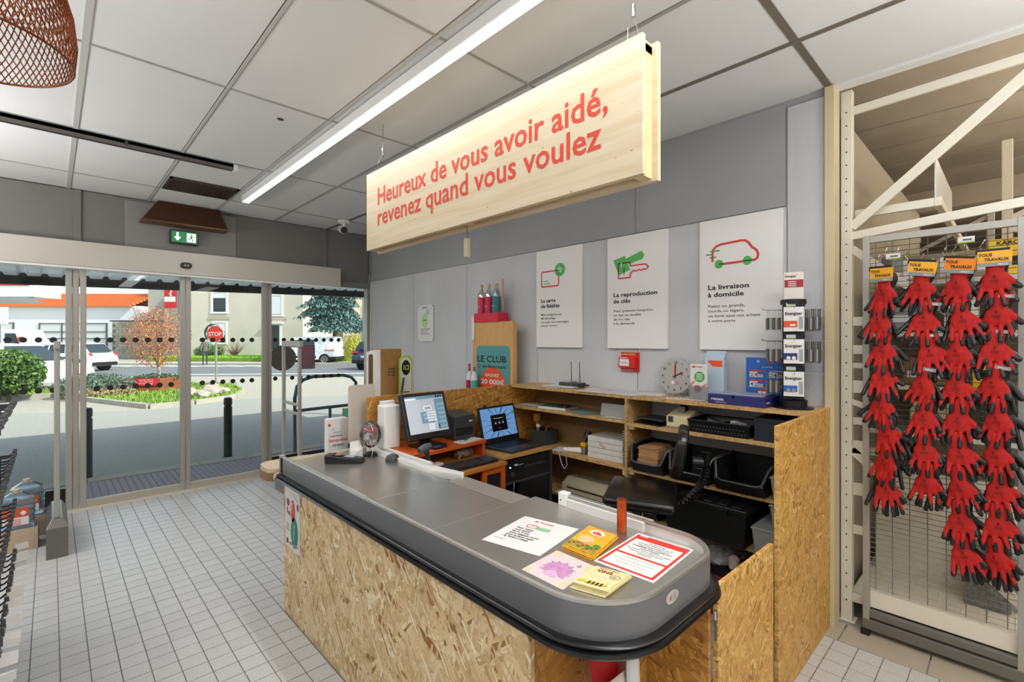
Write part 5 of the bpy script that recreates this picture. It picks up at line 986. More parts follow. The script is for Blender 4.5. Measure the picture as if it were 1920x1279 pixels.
gt = thing('grey_handle_tool', 'black and grey tool with loop handle in red crate', 'tool', (2.92, 1.02, .02)); MB().tube([(.0, -.07, .22), (0, -.08, .30), (0, -.03, .36), (0, .05, .36), (0, .09, .30), (0, .08, .22)], .013, 10).build('loop_handle', mat('handle_grey', '4a4c48', .4), gt, smooth=True); MB().box(-.05, .05, -.08, .09, .0, .22).build('tool_body', BLACK, gt, bev=.01)
fb = thing('plastic_film', 'crumpled clear film on top of the crate items', 'film', (2.92, 1.24, .245))
fm_ = MB().ell((0, 0, .05), (.08, .09, .055), 14, 9); fm_.v = [(x * (1 + rnd.uniform(-.2, .2)), y * (1 + rnd.uniform(-.2, .2)), z * (1 + rnd.uniform(-.2, .2))) for x, y, z in fm_.v]; fm_.build('film', FOG, fb); MB().box(-.06, .06, -.08, .08, -.2, .004).build('filled_bag', BLACKM, fb)
yr = thing('yellow_ring', 'yellow rope ring hanging near the tall end board', 'rope', (2.80, .80, .30)); MB().tube([(0, .025 * math.cos(a * .63), .03 * math.sin(a * .63)) for a in range(10)], .006, 6, True).build('ring', YEL, yr, smooth=True); MB().box(0, .02, -.05, .05, -.3, -.03).build('sack', DKG, yr)
# stool
stl = thing('cashier_stool', 'black padded cashier stool with backrest on bellows arm', 'stool', (2.42, 1.47, 0), math.radians(27))
LEA = mat('black_vinyl', '141312', .32, coat=.25)
b = MB().box(-.22, .22, -.19, .19, -.045, .012); se = b.build('seat', LEA, stl, M=Matrix.Translation((0, 0, .745)) @ Matrix.Rotation(.04, 4, 'X')); m_ = se.modifiers.new('bevel', 'BEVEL'); m_.width = .035; m_.segments = 5
for p in se.data.polygons: p.use_smooth = True
MB().box(-.18, .18, -.15, .15, .682, .70).build('seat_pan', BLACK, stl, bev=.006); MB().cyl((0, 0, .45), (0, 0, .69), .014, n=14).build('gas_piston', CHROME, stl, smooth=True); MB().cyl((0, 0, .08), (0, 0, .50), .027, n=16).build('column_cover', BLACK, stl, smooth=True)
for k in range(5):
    a = 2 * PI * k / 5; MB().tube([(0, 0, .09), (.14 * math.cos(a), .14 * math.sin(a), .075), (.27 * math.cos(a), .27 * math.sin(a), .045)], [.028, .02, .016], 8).build('foot', BLACK, stl, smooth=True); MB().lathe([(.0, 0), (.022, .0), (.022, .03), (0, .032)], (.27 * math.cos(a), .27 * math.sin(a), 0), 12).build('glide', BLACK, stl, smooth=True)
bb_ = MB().prism(rrect(-.17, -.13, .17, .13, .08, 7), (0, .0, 0), XN, ZP, .055).build('backrest', LEA, stl, M=Matrix.Translation((0, -.235, .985)) @ Matrix.Rotation(math.radians(10), 4, 'X')); m_ = bb_.modifiers.new('bevel', 'BEVEL'); m_.width = .02; m_.segments = 4
bl = MB(); pts = []
for i in range(90):
    t = i / 89; pts.append((.0, -.10 - .24 * math.sin(t * PI * .62) if t < .8 else -.10 - .24 * math.sin(.8 * PI * .62), .69 + .0 + .30 * max(0, t - .25) / .75))
bl.tube(pts, [.017 + .006 * (i % 4 < 2) for i in range(90)], 12); bl.build('bellows', RUB, stl)
MB().cyl((0, -.27, .93), (0, -.33, .93), .03, n=16).build('adjusting_knob', BLACK, stl, bev=.004)

# ------------------------------------------------------------------ glove panel and pallet racking at the hall side
rk = thing('rack_frame', 'cream painted steel rack end frame behind the glove panel', 'rack', (3.30, 0, 0))
def upr(y0, y1, zt, nm='upright'): return MB().box(-.02, .03, y0, y1, 0, zt).build(nm, CREAM, rk, bev=.003)
upr(.645, .70, 3.02); upr(-.33, -.275, 3.05)
hm = MB()
for z in [.12 + .075 * k for k in range(38)]: hm.cyl((-.0205, .672, z), (-.0225, .672, z), .004, n=8)
hm.build('bolt_holes', BLACKM, rk, stuff=True)
def brace(y0, z0, y1, z1, w_=.045): MB().bar((-.005, y0, z0), (-.005, y1, z1), .02, w_).build('brace', CREAM, rk, bev=.002)
brace(.65, 2.90, -.28, 2.93); brace(.65, 2.19, -.28, 2.27); brace(.65, 2.24, -.28, 3.06, .05); brace(.65, .98, -.28, 1.0); brace(.65, 2.12, -.28, 1.25, .04); brace(.65, .98, -.28, .10, .045); brace(.65, .14, -.28, .14); brace(.65, 1.25, .50, 1.2, .03)
for z, h_ in ((1.68, .05), (1.52, .05), (1.44, .03), (1.30, .07), (1.12, .04), (.98, .05), (.72, .07), (.5, .05)): MB().box(.0, .01, .58, .645, z, z + h_).build('lug', CREAM, rk, bev=.002)
MB().box(-.035, .05, .63, .715, 0, .008).build('foot_plate', CREAM, rk, bev=.002)
sr = thing('steel_shelving', 'cream steel shelving with deep decks behind the wire panel', 'shelving', (3.34, 0, 0)); ar = sr; MB().box(0, .03, .30, .645, 2.30, 2.345).build('arm', CREAM, ar, bev=.003); MB().box(.0, 2.4, .27, .30, 2.30, 2.345).build('beam', CREAM, ar, bev=.003); MB().box(.0, .9, .292, .298, 2.345, 2.56).build('back_strip', mat('perspex_edge', 'd2d2cc', .3), ar); MB().box(.0, .02, .655, .70, .3, 2.9).build('wall_rail', CREAM, ar)
gp = thing('wire_panel', 'grey framed wire mesh panel carrying the red gloves', 'display panel', (3.22, 0, 0))
FR = mat('panel_frame_grey', 'aaa79f', .4, .4)
for a in ((.553, .583), (-.032, -.002)): MB().box(-.014, .014, a[0], a[1], .0, 2.165).build('frame_post', FR, gp, bev=.002)
MB().box(-.014, .014, -.002, .553, 2.125, 2.16).build('frame_top', FR, gp, bev=.002); MB().box(-.018, .02, -.03, .58, .03, .085).build('base_bar', mat('panel_grey_low', '77736c', .45, .4), gp, bev=.004); MB().box(-.012, .02, -.03, .58, .095, .135).build('base_bar', MATS['panel_grey_low'], gp, bev=.004)
MB().box(-.03, .03, .55, .59, .0, .03).build('foot', BLACK, gp, bev=.003); MB().box(.02, .05, -.03, .56, .14, .23).build('kick_plate', CREAM, gp, bev=.003)
wm_ = MB(); z = .26
while z < 2.12: wm_.cyl((0, 0, z), (0, .553, z), .0018, n=4, cap=False); z += .027
for k in range(8): wm_.cyl((.003, .03 + k * .071, .25), (.003, .03 + k * .071, 2.125), .002, n=4, cap=False)
wm_.build('wire_grid', ZINC, gp, stuff=True)
def build_glove(idx, fan, thumb, curl):
    cap = MB()
    def c3(a, b, c): return (c, -a, -b)
    def tube(pts, rs): cap.tube([c3(*p) for p in pts], rs, 10); [cap.ell(c3(*p), (r * .98,) * 3, 8, 6) for p, r in zip(pts, rs)]
    tube([(0, -.005, 0), (0, .03, 0), (0, .06, 0)], [.031, .029, .031]); tube([(-.013, .065, 0), (-.014, .095, 0)], [.029, .027]); tube([(.013, .06, 0), (.014, .092, 0)], [.029, .026])
    L = (.064, .082, .088, .076)
    for i, a0 in enumerate((-.038, -.013, .013, .038)):
        an = (i - 1.5) * fan + curl * .4; s, c = math.sin(an), math.cos(an)
        tube([(a0 * .9, .082, 0), (a0 + s * L[i] * .45, .095 + c * L[i] * .45, -.020), (a0 + s * L[i] * .9 - .006 * curl, .095 + c * L[i] * .95, -.040 + .012 * (i % 2))], [.0108, .0095, .0092])
    s, c = math.sin(thumb), math.cos(thumb); tube([(.018, .045, 0), (.028 + s * .026, .052 + c * .03, .004), (.03 + s * .06, .055 + c * .066, -.018)], [.017, .0135, .012])
    cap.v = [(x * .62, y, z) for x, y, z in cap.v]
    o = cap.build('g', None); o.modifiers.new('r', 'REMESH').voxel_size = .0032; s_m = o.modifiers.new('s', 'SMOOTH'); s_m.iterations = 3; s_m.factor = .6
    bpy.context.view_layer.update(); me = bpy.data.meshes.new_from_object(o.evaluated_get(bpy.context.evaluated_depsgraph_get())); bpy.data.objects.remove(o)
    red, blk = MB(), MB(); vs = [tuple(v.co) for v in me.vertices]
    def sub(sel, nm, m):
        idx_ = {}; V = []; F = []
        for p in me.polygons:
            if sel(p):
                f = []
                for v in p.vertices:
                    if v not in idx_: idx_[v] = len(V); V.append(vs[v])
                    f.append(idx_[v])
                F.append(tuple(f))
        m2 = bpy.data.meshes.new(nm); m2.from_pydata(V, [], F); m2.materials.append(m)
        for p in m2.polygons: p.use_smooth = True
        return m2
    def isblk(p):
        c = p.center; d = -c.z; a = -c.y
        lim = .146 - .12 * abs(a + .004) + .010 * math.sin(a * 250)
        if a > .045 and d < .12: lim = .078 + (.075 - a) * .5
        return c.x > .003 - max(0, d - .09) * .25 or d > lim or a > .062
    r_ = sub(lambda p: not isblk(p), 'knit_shell', KNIT); b_ = sub(isblk, 'rubber_coating', GBLK); bpy.data.meshes.remove(me); return r_, b_
KNIT = mat('red_knit', 'b5120b', .75, bump=.4, bs=420); GBLK = mat('glove_rubber', '151516', .42, bump=.15, bs=90)
GL = [build_glove(0, .15, .62, .1), build_glove(1, .20, .85, .55), build_glove(2, .12, .4, -.5), build_glove(3, .17, .95, .3)]
BACKG = []
for r_, b_ in GL:
    m2 = bpy.data.meshes.new('second_glove'); n0 = len(r_.vertices); m2.from_pydata([tuple(v.co) for v in r_.vertices] + [tuple(v.co) for v in b_.vertices], [], [tuple(p.vertices) for p in r_.polygons] + [tuple(v + n0 for v in p.vertices) for p in b_.polygons]); m2.materials.append(GBLK); BACKG.append(m2)
    for p in m2.polygons: p.use_smooth = True
cols = [(.478, 1.912, 8, .1455, 'leftmost column beside the upright'), (.312, 1.925, 7, .160, 'second column from the upright'), (.190, 1.925, 9, .159, 'third column from the upright'), (.062, 1.945, 9, .160, 'rightmost column')]
ords = ['top', 'second from top', 'third from top', 'fourth from top', 'fifth from top', 'sixth from top', 'seventh from top', 'eighth from top', 'ninth from top']
proto = {}
for ci, (cy_, z0, n_, pitch, where) in enumerate(cols):
    for k in range(n_):
        v = (ci * 3 + k * 2 + (k // 3)) % 4; z = z0 - k * pitch; x = 3.095 + k * .005
        nm_pos = ords[k] if k < n_ - 1 else 'lowest'
        r = thing('work_glove', 'red and black work glove, %s in the %s' % (nm_pos, where), 'glove', (x, cy_ + rnd.uniform(-.01, .01), z), 0, 'red and black work gloves on the wire panel')
        tilt = rnd.uniform(-.18, .18); r.rotation_euler = (tilt, 0, rnd.uniform(-.45, .15))
        r.scale = (1, 1.08, 1.08)
        for me in GL[v]: o = bpy.data.objects.new(me.name, me); COL.objects.link(o); o.parent = r
        rx_ = rnd.uniform(-.05, .32)
        o2 = bpy.data.objects.new('second_glove', BACKG[(v + 1) % 4]); COL.objects.link(o2); o2.parent = r; o2.location = (.030, -.008, .0); o2.rotation_euler = (rx_, 0, 0); o2.scale = (1, 1.08, 1.06)
        pr('print', [rect(-.012, -.072, .014, -.0695), rect(-.012, -.078, .014, -.0755), rect(-.003, -.06, .004, -.048)], mat('dark_red_ink', '5a0a0c', .7), r, (-.0235, 0, 0), YN, ZP, .0)
        MB().cyl((.0, 0, .03), (.125 - k * .005, -.0, .03), .0028, n=6).build('peg', CHROME, r)
        if k == 0:
            MB().box(-.026, -.024, -.052, .052, .0, .052).build('yellow_label', mat('label_yellow', 'f3b229', .45) if ci != 2 else mat('label_orange', 'ee8a22', .45), r)
            MB().box(-.0255, -.0235, -.046, .058, .04, .062).build('black_header', BLACK, r); MB().box(-.0262, -.0242, -.052, .048, -.012, .004).build('grey_footer', mat('label_grey', '8f9093', .4), r)
            txt('TOUS', r, (-.0265, .048, .030), YN, (0, .2, 1), .013, INK, .042, .03); txt('TRAVAUX', r, (-.0265, .030, .010), YN, (0, .2, 1), .013, INK, .074, .03); txt('PRO', r, (-.0268, -.01, -.009), YN, (0, .2, 1), .008, PAPER, .03, .03); txt('10', r, (-.026, -.044, .053), YN, ZP, .006, YEL)
        elif k in (1, 2, 3) and ci in (1, 3): MB().box(-.018, -.016, -.05, .0, .005, .02).build('grey_footer', MATS['label_grey'], r); txt('PRO', r, (-.0185, -.01, .008), YN, ZP, .008, PAPER, .03, .03)
for i, (y, z) in enumerate(((.45, 2.04), (.17, 2.085))):
    pc = thing('price_tag', ['white price tag on the wire panel above the leftmost gloves', 'white price tag on the wire panel above the third glove column'][i], 'price tag', (3.20, y, z)); MB().box(-.001, .001, -.03, .03, -.015, .015).build('card', PAPER, pc); pr('green_strip', [rect(-.03, -.015, .03, -.009)], MATS['lime'], pc, (-.001, 0, 0), YN, ZP); pr('print', [rect(-.012, -.004, .02, .004)], GINK, pc, (-.001, 0, 0), YN, ZP); MB().box(.001, .02, -.004, .004, 0, .01).build('clip', DGREY, pc)
# inside of the rack: shelves and goods seen through the mesh

MB().box(0, 3.2, .70, .72, 0, 2.9).build('back_panel', mat('cream_shelf_back', 'a89f8a', .6, var=.05, vs=3), sr); MB().box(0, 1.1, -.35, .66, .10, .16).build('base_deck', CREAM, sr, bev=.004)
MB().box(1.1, 1.12, -.6, .66, 0, 2.2).build('side_panel', MATS['cream_shelf_back'], sr)
for z, d_ in ((1.02, .66), (1.30, .6), (1.62, .62), (1.92, .6)): MB().box(.35, 1.08, -.5, d_, z, z + .03).build('deck', CREAM, sr, bev=.003)
for i in range(9): MB().box(.05, 1.05, -.3 + i * .1, -.295 + i * .1, .16, .164).build('deck_rib', CREAM, sr)
MB().bar((.9, .6, .16), (.35, -.4, .9), .03, .06).build('divider_panel', CREAM, sr); MB().box(.45, .47, -.1, .62, .16, .8).build('riser', CREAM, sr)
goods = [('yellow_carton', 'yellow and black machine carton seen behind mesh, upper right', (3.95, -.02, 1.96), (.3, .26, .20), 'f0c419'), ('yellow_carton', 'small yellow pack behind mesh below the right gloves', (3.75, .10, 1.335), (.12, .14, .20), 'eac221'), ('brown_carton', 'brown carton on deck behind the mesh centre', (3.85, .38, 1.335), (.2, .2, .16), '8b6a40'),
         ('grey_carton', 'grey boxed goods on the deck behind leftmost gloves', (3.85, .50, 1.66), (.2, .16, .18), '8c8f8c'), ('beige_carton', 'beige pack on lower deck behind second glove column', (3.8, .34, 1.055), (.2, .2, .18), 'c7b58e'), ('dark_carton', 'dark carton on lower deck behind the right gloves', (3.8, .02, 1.055), (.2, .24, .18), '3c3a36'), ('green_carton', 'green carton behind mesh at right edge', (3.8, -.22, 1.66), (.2, .2, .18), '3f7a4a'), ('white_carton', 'white carton behind mesh between second and third glove column', (3.82, .22, 1.66), (.2, .14, .2), 'dcd8cc')]
for n_, lab, loc, sz, c_ in goods:
    g_ = thing(n_, lab, 'box', loc); MB().box(-sz[0] / 2, sz[0] / 2, -sz[1] / 2, sz[1] / 2, 0, sz[2]).build('carton', mat('carton_' + c_, c_, .5), g_, bev=.003); MB().box(-sz[0] / 2 - .001, -sz[0] / 2, -sz[1] * .4, sz[1] * .4, sz[2] * .25, sz[2] * .5).build('label_band', BLACK if n_ == 'yellow_carton' else PAPER2, g_)
    if n_ == 'yellow_carton' and sz[2] > .19 and sz[0] > .2: txt('KÄRCHER', g_, (-sz[0] / 2 - .002, .10, .165), YN, ZP, .022, INK, .15, .03)
for i in range(11):
    hp = thing('blister_pack', 'small hanging silver blister pack behind the upper mesh', 'blister pack', (3.52 + rnd.uniform(-.05, .2), .58 - i * .05, 2.0 + rnd.uniform(-.05, .05)), 0, 'hanging blister packs behind the mesh')
    MB().box(-.002, .002, -.02, .02, -.06, .05).build('pack', [PAPER2, MGREY, CLEAR][i % 3], hp); MB().tube([(0, 0, .05), (.0, .012, .07), (0, 0, .09), (0, -.01, .11)], .003, 5).build('hanger', CHROME, hp)
for i in range(3):
    hp = thing('drill_bit_pack', ['grey blister of long drill bits leaning in base deck', 'grey blister pack with red print flat in base deck', 'black and silver tool pack at the foot of the rack'][i], 'blister pack', (3.62 + .06 * i, .10 - .10 * i, .165)); MB().prism(rect(-.10, 0, .08, .34 - .06 * i), (0, 0, 0), YN, (.3, 0, 1), .012).build('card', [mat('bit_card', '6a6862', .4, var=.5, vs=60), mat('bit_card_light', '97958f', .35, var=.4, vs=40), mat('bit_card_dark', '4d4a45', .4, var=.5, vs=60)][i], hp); pr('red_print', [rect(-.08, .05, -.05, .07), rect(-.08, .15, -.06, .26)], RED, hp, (-.001, 0, 0), YN, (.3, 0, 1), .002); MB().tube([(.02, -.06, .04), (.0, -.04, .06), (.02, -.02, .04)], .006, 6).build('clip', CHROME, hp)
# further racks in the hall
for i, (x, y) in enumerate(((5.2, -.9), (7.6, .2), (7.6, -2.6))):
    r_ = thing('rack_frame', ['cream rack frame standing further back in the hall', 'distant cream rack frame on the left of the hall', 'distant cream rack frame on the right of the hall'][i], 'rack', (x, y, 0))
    for yy in (0, .95): MB().box(-.03, .03, yy - .03, yy + .03, 0, 3.1).build('upright', CREAM, r_, bev=.003)
    for k in range(5): MB().bar((0, 0, .3 + k * .55 + (0 if k % 2 else .5)), (0, .95, .3 + k * .55 + (.5 if k % 2 else 0)), .02, .04).build('brace', CREAM, r_)
    for z in (.9, 1.6, 2.3): MB().box(-.02, 2.2, -.02, .0, z, z + .08).build('beam', CREAM, r_)
rf = thing('roof_beam', 'sloping cream roof beam under the concrete hall ceiling', 'beam', (0, 0, 0))
MB().bar((3.5, 1.0, 3.15), (9, 1.0, 3.1), .10, .22).build('beam', HC, rf); MB().bar((6.5, 1.0, 3.0), (6.5, -6.5, 3.2), .12, .2).build('beam', HC, rf)

# ------------------------------------------------------------------ left foreground: hook rack, jugs, gate antennas
hr = thing('hook_rack', 'display rack of black product hooks with white tags, left edge', 'display rack', (-.52, 0, 0))
MB().box(0, .03, 1.2, 3.78, .1, 1.35).build('back_panel', DGREY, hr); MB().box(0, .05, 3.74, 3.80, 0, 1.4).build('upright', MGREY, hr, bev=.003); MB().box(0, .2, 1.2, 3.78, 0, .10).build('base', DGREY, hr, bev=.004)
hkm = MB().tube([(0, 0, 0), (.33, 0, .0), (.352, 0, .018)], .0045, 6).mesh('hook', BLACK); tipm = MB().box(.345, .360, -.008, .008, .0, .034).mesh('hook_tip', MGREY)
tgm = MB().box(.355, .405, -.002, .003, -.008, .022).mesh('price_tag', mat('white_tag', 'f4f4f2', .4))
ROWS = [(1.26, 3.70, 14, .36), (.985, 3.70, 16, .36), (.72, 3.70, 18, .36), (.45, 3.70, 20, .40)]
for z, y1, n_, L_ in ROWS:
    for k in range(n_):
        y = y1 - k * .082
        if y < 1.9: break
        h_ = bpy.data.objects.new('hook', hkm); COL.objects.link(h_); h_.parent = hr; h_.location = (.03, y, z + rnd.uniform(-.004, .004)); h_.rotation_euler = (0, 0, rnd.uniform(-.04, .04))
        t_ = bpy.data.objects.new('hook_tip', tipm); COL.objects.link(t_); t_.parent = h_
        if z < .5 and k not in (5, 6): t_ = bpy.data.objects.new('price_tag', tgm); COL.objects.link(t_); t_.parent = h_; t_.rotation_euler = (rnd.uniform(-.3, .3), rnd.uniform(-.1, .1), 0)
        if k % 2 == 0:
            g_ = MB().box(.05, .30, -.012, .012, -.16, -.004).build('hanging_pack', [BLACKM, mat('pack_tan', 'b58a4a', .5), DGREY][k % 3], hr); g_.location = h_.location
tp_ = thing('tool_case', 'black lidded case with round knobs at the lower left corner', 'case', (-.115, 2.05, .33), .1)
MB().box(-.16, .14, -.12, .14, -.33, .02).build('case_body', mat('case_blue_black', '2a2f36', .35), tp_, bev=.02, seg=4)
for i, (x, y) in enumerate(((.05, .05), (.02, -.06))): MB().lathe([(.012, .02), (.012, .03), (.022, .034), (.022, .045), (.012, .05)], (x, y, 0), 14).build('knob', BLACK, tp_, smooth=True)
def jug(loc, lab, rz=0):
    j = thing('solvent_jug', lab, 'jug', loc, rz, 'clear jugs by the door'); LQ = glass('jug_plastic', 'cfe0ea', 1.4, .06, .25, 'a9bcc8')
    MB().prism(rrect(-.10, -.07, .10, .07, .03), (0, 0, 0), XP, YP, .22).build('jug_body', LQ, j, bev=.012, smooth=True); MB().add([(-.09, -.06, .22), (.09, -.06, .22), (.09, .06, .22), (-.09, .06, .22), (-.03, -.025, .265), (.03, -.025, .265), (.03, .025, .265), (-.03, .025, .265)], [(0, 1, 5, 4), (1, 2, 6, 5), (2, 3, 7, 6), (3, 0, 4, 7), (4, 5, 6, 7)]).build('shoulder', LQ, j, bev=.006)
    MB().cyl((0, 0, .262), (0, 0, .29), .024, n=18).build('cap', mat('jug_cap', 'b9aa94', .5), j, bev=.003)
    for z in (.06, .10, .14, .18): MB().tube([(-.102, -.05, z), (-.102, .05, z), (-.08, .072, z), (.08, .072, z), (.102, .05, z), (.102, -.05, z), (.08, -.072, z), (-.08, -.072, z)], .004, 5, True).build('rib', LQ, j)
    pr('label_orange', [rect(-.07, .05, .07, .16)], mat('jug_orange', 'c9562c', .5), j, (0, -.0765, 0), XP, ZP); pr('label_white', [rect(-.07, .03, .07, .09)], PAPER, j, (0, -.0765, 0), XP, ZP, .0014); pr('label_mark', [[(.02, .12), (.04, .14), (.06, .12), (.04, .10)]], PAPER, j, (0, -.0765, 0), XP, ZP, .0014); pr('label_text', [rect(-.05, .035 + .012 * i, .03, .040 + .012 * i) for i in range(4)], RED, j, (0, -.0765, 0), XP, ZP, .002)
def jugbox(loc, lab):
    j = thing('jug_carton', lab, 'carton', loc, 0, 'open cartons under the jugs'); MB().tin(-.15, .12, -.10, .11, 0, .17, .004).build('carton', mat('carton_beige', 'b8a58a', .7), j); MB().box(.121, .124, -.10, .11, 0, .17).build('blue_side', mat('teal_dark', '1f3a4c', .5), j); txt('White spirit 5L', j, (-.12, -.1005, .10), XP, ZP, .012, INK, .1)
    MB().box(-.14, .11, -.09, .10, .01, .13).build('packing', mat('film_silver', '9fb3bf', .25, .3), j)
jugbox((-.19, 5.30, 0), 'open carton under the front clear jug by the door'); jug((-.19, 5.28, .171), 'clear solvent jug with orange label standing on carton by door'); jugbox((-.14, 5.62, 0), 'blue sided carton behind the front jug, nearest the door glass'); jug((-.14, 5.62, .171), 'rear clear jug half hidden behind the front jug')
GM = mat('gate_grey', 'a9a59d', .4, .15)
def gate(x, lab, foot):
    g_ = thing('security_gate', lab, 'security gate', (x, 0, 0))
    for y in (4.96, 5.41): MB().box(-.016, .016, y - .018, y + .018, .10, 1.56).build('post', GM, g_, bev=.006)
    MB().box(-.018, .018, 4.90, 5.43, 1.53, 1.59).build('top_bar', GM, g_, bev=.006)
    for z in (.84, .93): MB().box(-.012, .012, 4.95, 5.38, z, z + .028).build('cross_bar', GM, g_, bev=.004)
    MB().add([(-.06, 4.86, 0), (.06, 4.86, 0), (.06, 5.5, 0), (-.06, 5.5, 0), (-.06, 4.86, .22), (.06, 4.86, .22), (.06, 5.5, .22), (-.06, 5.5, .22), (-.03, 4.9, .28), (.03, 4.9, .28), (.03, 5.46, .28), (-.03, 5.46, .28)],
             [(0, 3, 2, 1), (0, 1, 5, 4), (1, 2, 6, 5), (2, 3, 7, 6), (3, 0, 4, 7), (4, 5, 9, 8), (5, 6, 10, 9), (6, 7, 11, 10), (7, 4, 8, 11), (8, 9, 10, 11)]).build('pedestal', mat('pedestal_steel', '7d7a74', .3, .8), g_, bev=.003)
gate(.035, 'grey security antenna gate seen edge on, left of the doors', 1); gate(1.80, 'grey security antenna gate between doors and counter end', 1)
# stands behind the counter end
cb2 = thing('catalogue_box', 'white cardboard dispenser box inviting to help yourself', 'dispenser box', (1.43, 3.22, 0))
MB().box(-.078, .068, -.0, .05, .55, 1.06).build('box_body', mat('box_white', 'e6e4e2', .6), cb2, bev=.002); MB().box(-.06, .06, .01, .045, 0, .55).build('stand', DGREY, cb2); MB().box(-.07, .06, .008, .045, 1.055, 1.064).build('catalogues', PAPER2, cb2)
txt('Vos', cb2, (-.05, -.001, .985), XP, ZP, .010, GINK); txt('catalogues', cb2, (-.045, -.001, .965), XP, ZP, .010, GINK, .06); txt('toute l\'année...', cb2, (-.06, -.001, .94), XP, ZP, .012, INK, .09, .02); txt('Servez-vous,', cb2, (-.07, -.001, .905), XP, ZP, .022, RED, .135, .02); txt('c\'est gratuit.', cb2, (-.045, -.001, .875), XP, ZP, .016, INK, .085, .02)
pr('red_marks', [circ(-.065, 1.02, .010, 10), [(.05, .82), (.058, .85), (.066, .82)]], RED, cb2, (0, 0, 0), XP, ZP)
bcd = thing('back_card', 'tall rounded beige card standing behind the dispenser box', 'card', (1.537, 3.085, 0), 0); MB().prism(rrect(-.098, .90, .095, 1.295, .02), (0, .01, 0), XP, ZP, .006).build('card', mat('card_beige', 'cfc5b8', .5), bcd, bev=.001); MB().box(-.07, .03, .015, .025, 0, .95).build('card_support', BEIGE, bcd)
gbx = thing('green_carton', 'green and blue leaflet carton behind the beige card', 'carton', (1.64, 3.42, 0)); MB().box(-.07, .06, -.03, .05, .5, 1.09).build('carton', mat('carton_green', '2f7f58', .5), gbx); MB().box(-.07, .06, -.035, -.03, 1.045, 1.095).build('blue_top', mat('blue_top', '3f7fae', .5), gbx); MB().box(-.06, .05, -.02, .04, 0, .5).build('stand', DGREY, gbx)
cst = thing('cardboard_stand', 'brown cardboard leaflet stand with white cut-out side', 'leaflet stand', (1.66, 3.12, 1.222 - 1.222))
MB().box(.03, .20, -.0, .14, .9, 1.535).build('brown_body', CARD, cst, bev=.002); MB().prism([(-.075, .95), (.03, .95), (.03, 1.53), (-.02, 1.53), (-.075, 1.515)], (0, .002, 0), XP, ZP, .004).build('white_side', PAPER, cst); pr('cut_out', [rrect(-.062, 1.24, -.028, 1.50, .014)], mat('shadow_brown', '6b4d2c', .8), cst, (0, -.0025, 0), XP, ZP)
MB().box(-.075, .2, .01, .13, 0, .9).build('plinth', DGREY, cst)
for i, s in enumerate(('TENEZ', 'PLACE', 'ET LEZ')): txt(s, cst, (.09, -.001, 1.385 - i * .022), XP, ZP, .013, INK, .055, .02)
ici = thing('ici_leaflets', 'lime and white rounded leaflet marked ICI with cigarette holder', 'leaflets', (1.855, 3.05, 0)); MB().prism(rrect(-.055, .95, .055, 1.49, .05, 8), (0, .004, 0), XP, ZP, .004).build('leaflet', mat('lime_card', 'b6cc3c', .5), ici); pr('white_part', [rrect(-.043, .96, .043, 1.475, .04, 6)], PAPER, ici, (0, 0, 0), XP, ZP); pr('black_disc', [circ(.0, 1.40, .036, 22, .055)], BLACKM, ici, (0, 0, 0), XP, ZP, .0014)
txt('ICI', ici, (-.022, -.0, 1.385), XP, ZP, .034, MATS['lime_card'], .045, .03, lift=.002); pr('lines', [rect(-.02, 1.22 - .035 * i, .03, 1.228 - .035 * i) for i in range(6)], INK, ici, (0, 0, 0), XP, ZP, .0014); MB().cyl((-.045, -.012, 1.19), (-.025, -.012, 1.33), .008, n=10).build('pen', DGREY, ici); MB().box(-.05, .05, .01, .04, 0, 1.1).build('stand', DGREY, ici)
# drinks maker display
sd = thing('drinks_display', 'tall wood effect display with teal prize advert beside partition', 'display stand', (3.0, 3.40, 0))
MB().box(.0, .05, -.275, .27, 0, 1.77).build('cabinet', BEECH, sd, bev=.002); MB().box(.015, .06, .272, .315, 0, 1.62).build('side_fin', BEECH, sd); MB().prism(rrect(.035, .9, .505, 1.545, .045, 6), (-.001, .27, 0), YN, ZP, .003).build('advert', TEAL, sd)
pr('orange_disc', [circ(.27, 1.16, .185, 36)], ORG, sd, (-.004, .27, 0), YN, ZP); txt('LE CLUB', sd, (-.0045, .225, 1.392), YN, ZP, .062, INK, .41, .015); txt('sodastream', sd, (-.0045, .145, 1.337), YN, ZP, .032, INK, .33, .015); pr('ring', stroke(circ(.075, 1.352, .017, 16), .004, True), INK, sd, (-.004, .27, 0), YN, ZP)
txt('GAGNEZ', sd, (-.0055, .105, 1.255), YN, ZP, .030, PAPER, .20, .02, lift=.0016); txt('20 000€', sd, (-.0055, .165, 1.185), YN, ZP, .046, PAPER, .33, .03, lift=.0016); txt('DE CADEAUX', sd, (-.0055, .12, 1.12), YN, ZP, .03, PAPER, .24, .02, lift=.0016)
trb = thing('red_tray', 'bright red tray on top of the wood effect display', 'tray', (3.05, 3.49, 1.771)); MB().tin(-.06, .07, -.175, .175, 0, .085, .004).build('tray', mat('tray_red', 'd01c3c', .4), trb); MB().box(.0, .004, -.185, -.165, .10, .40).build('back_card_edge', mat('card_pink', 'cc7a7a', .5), trb); MB().box(-.062, -.058, .175, .21, -.17, .06).build('white_notice', PAPER, trb)
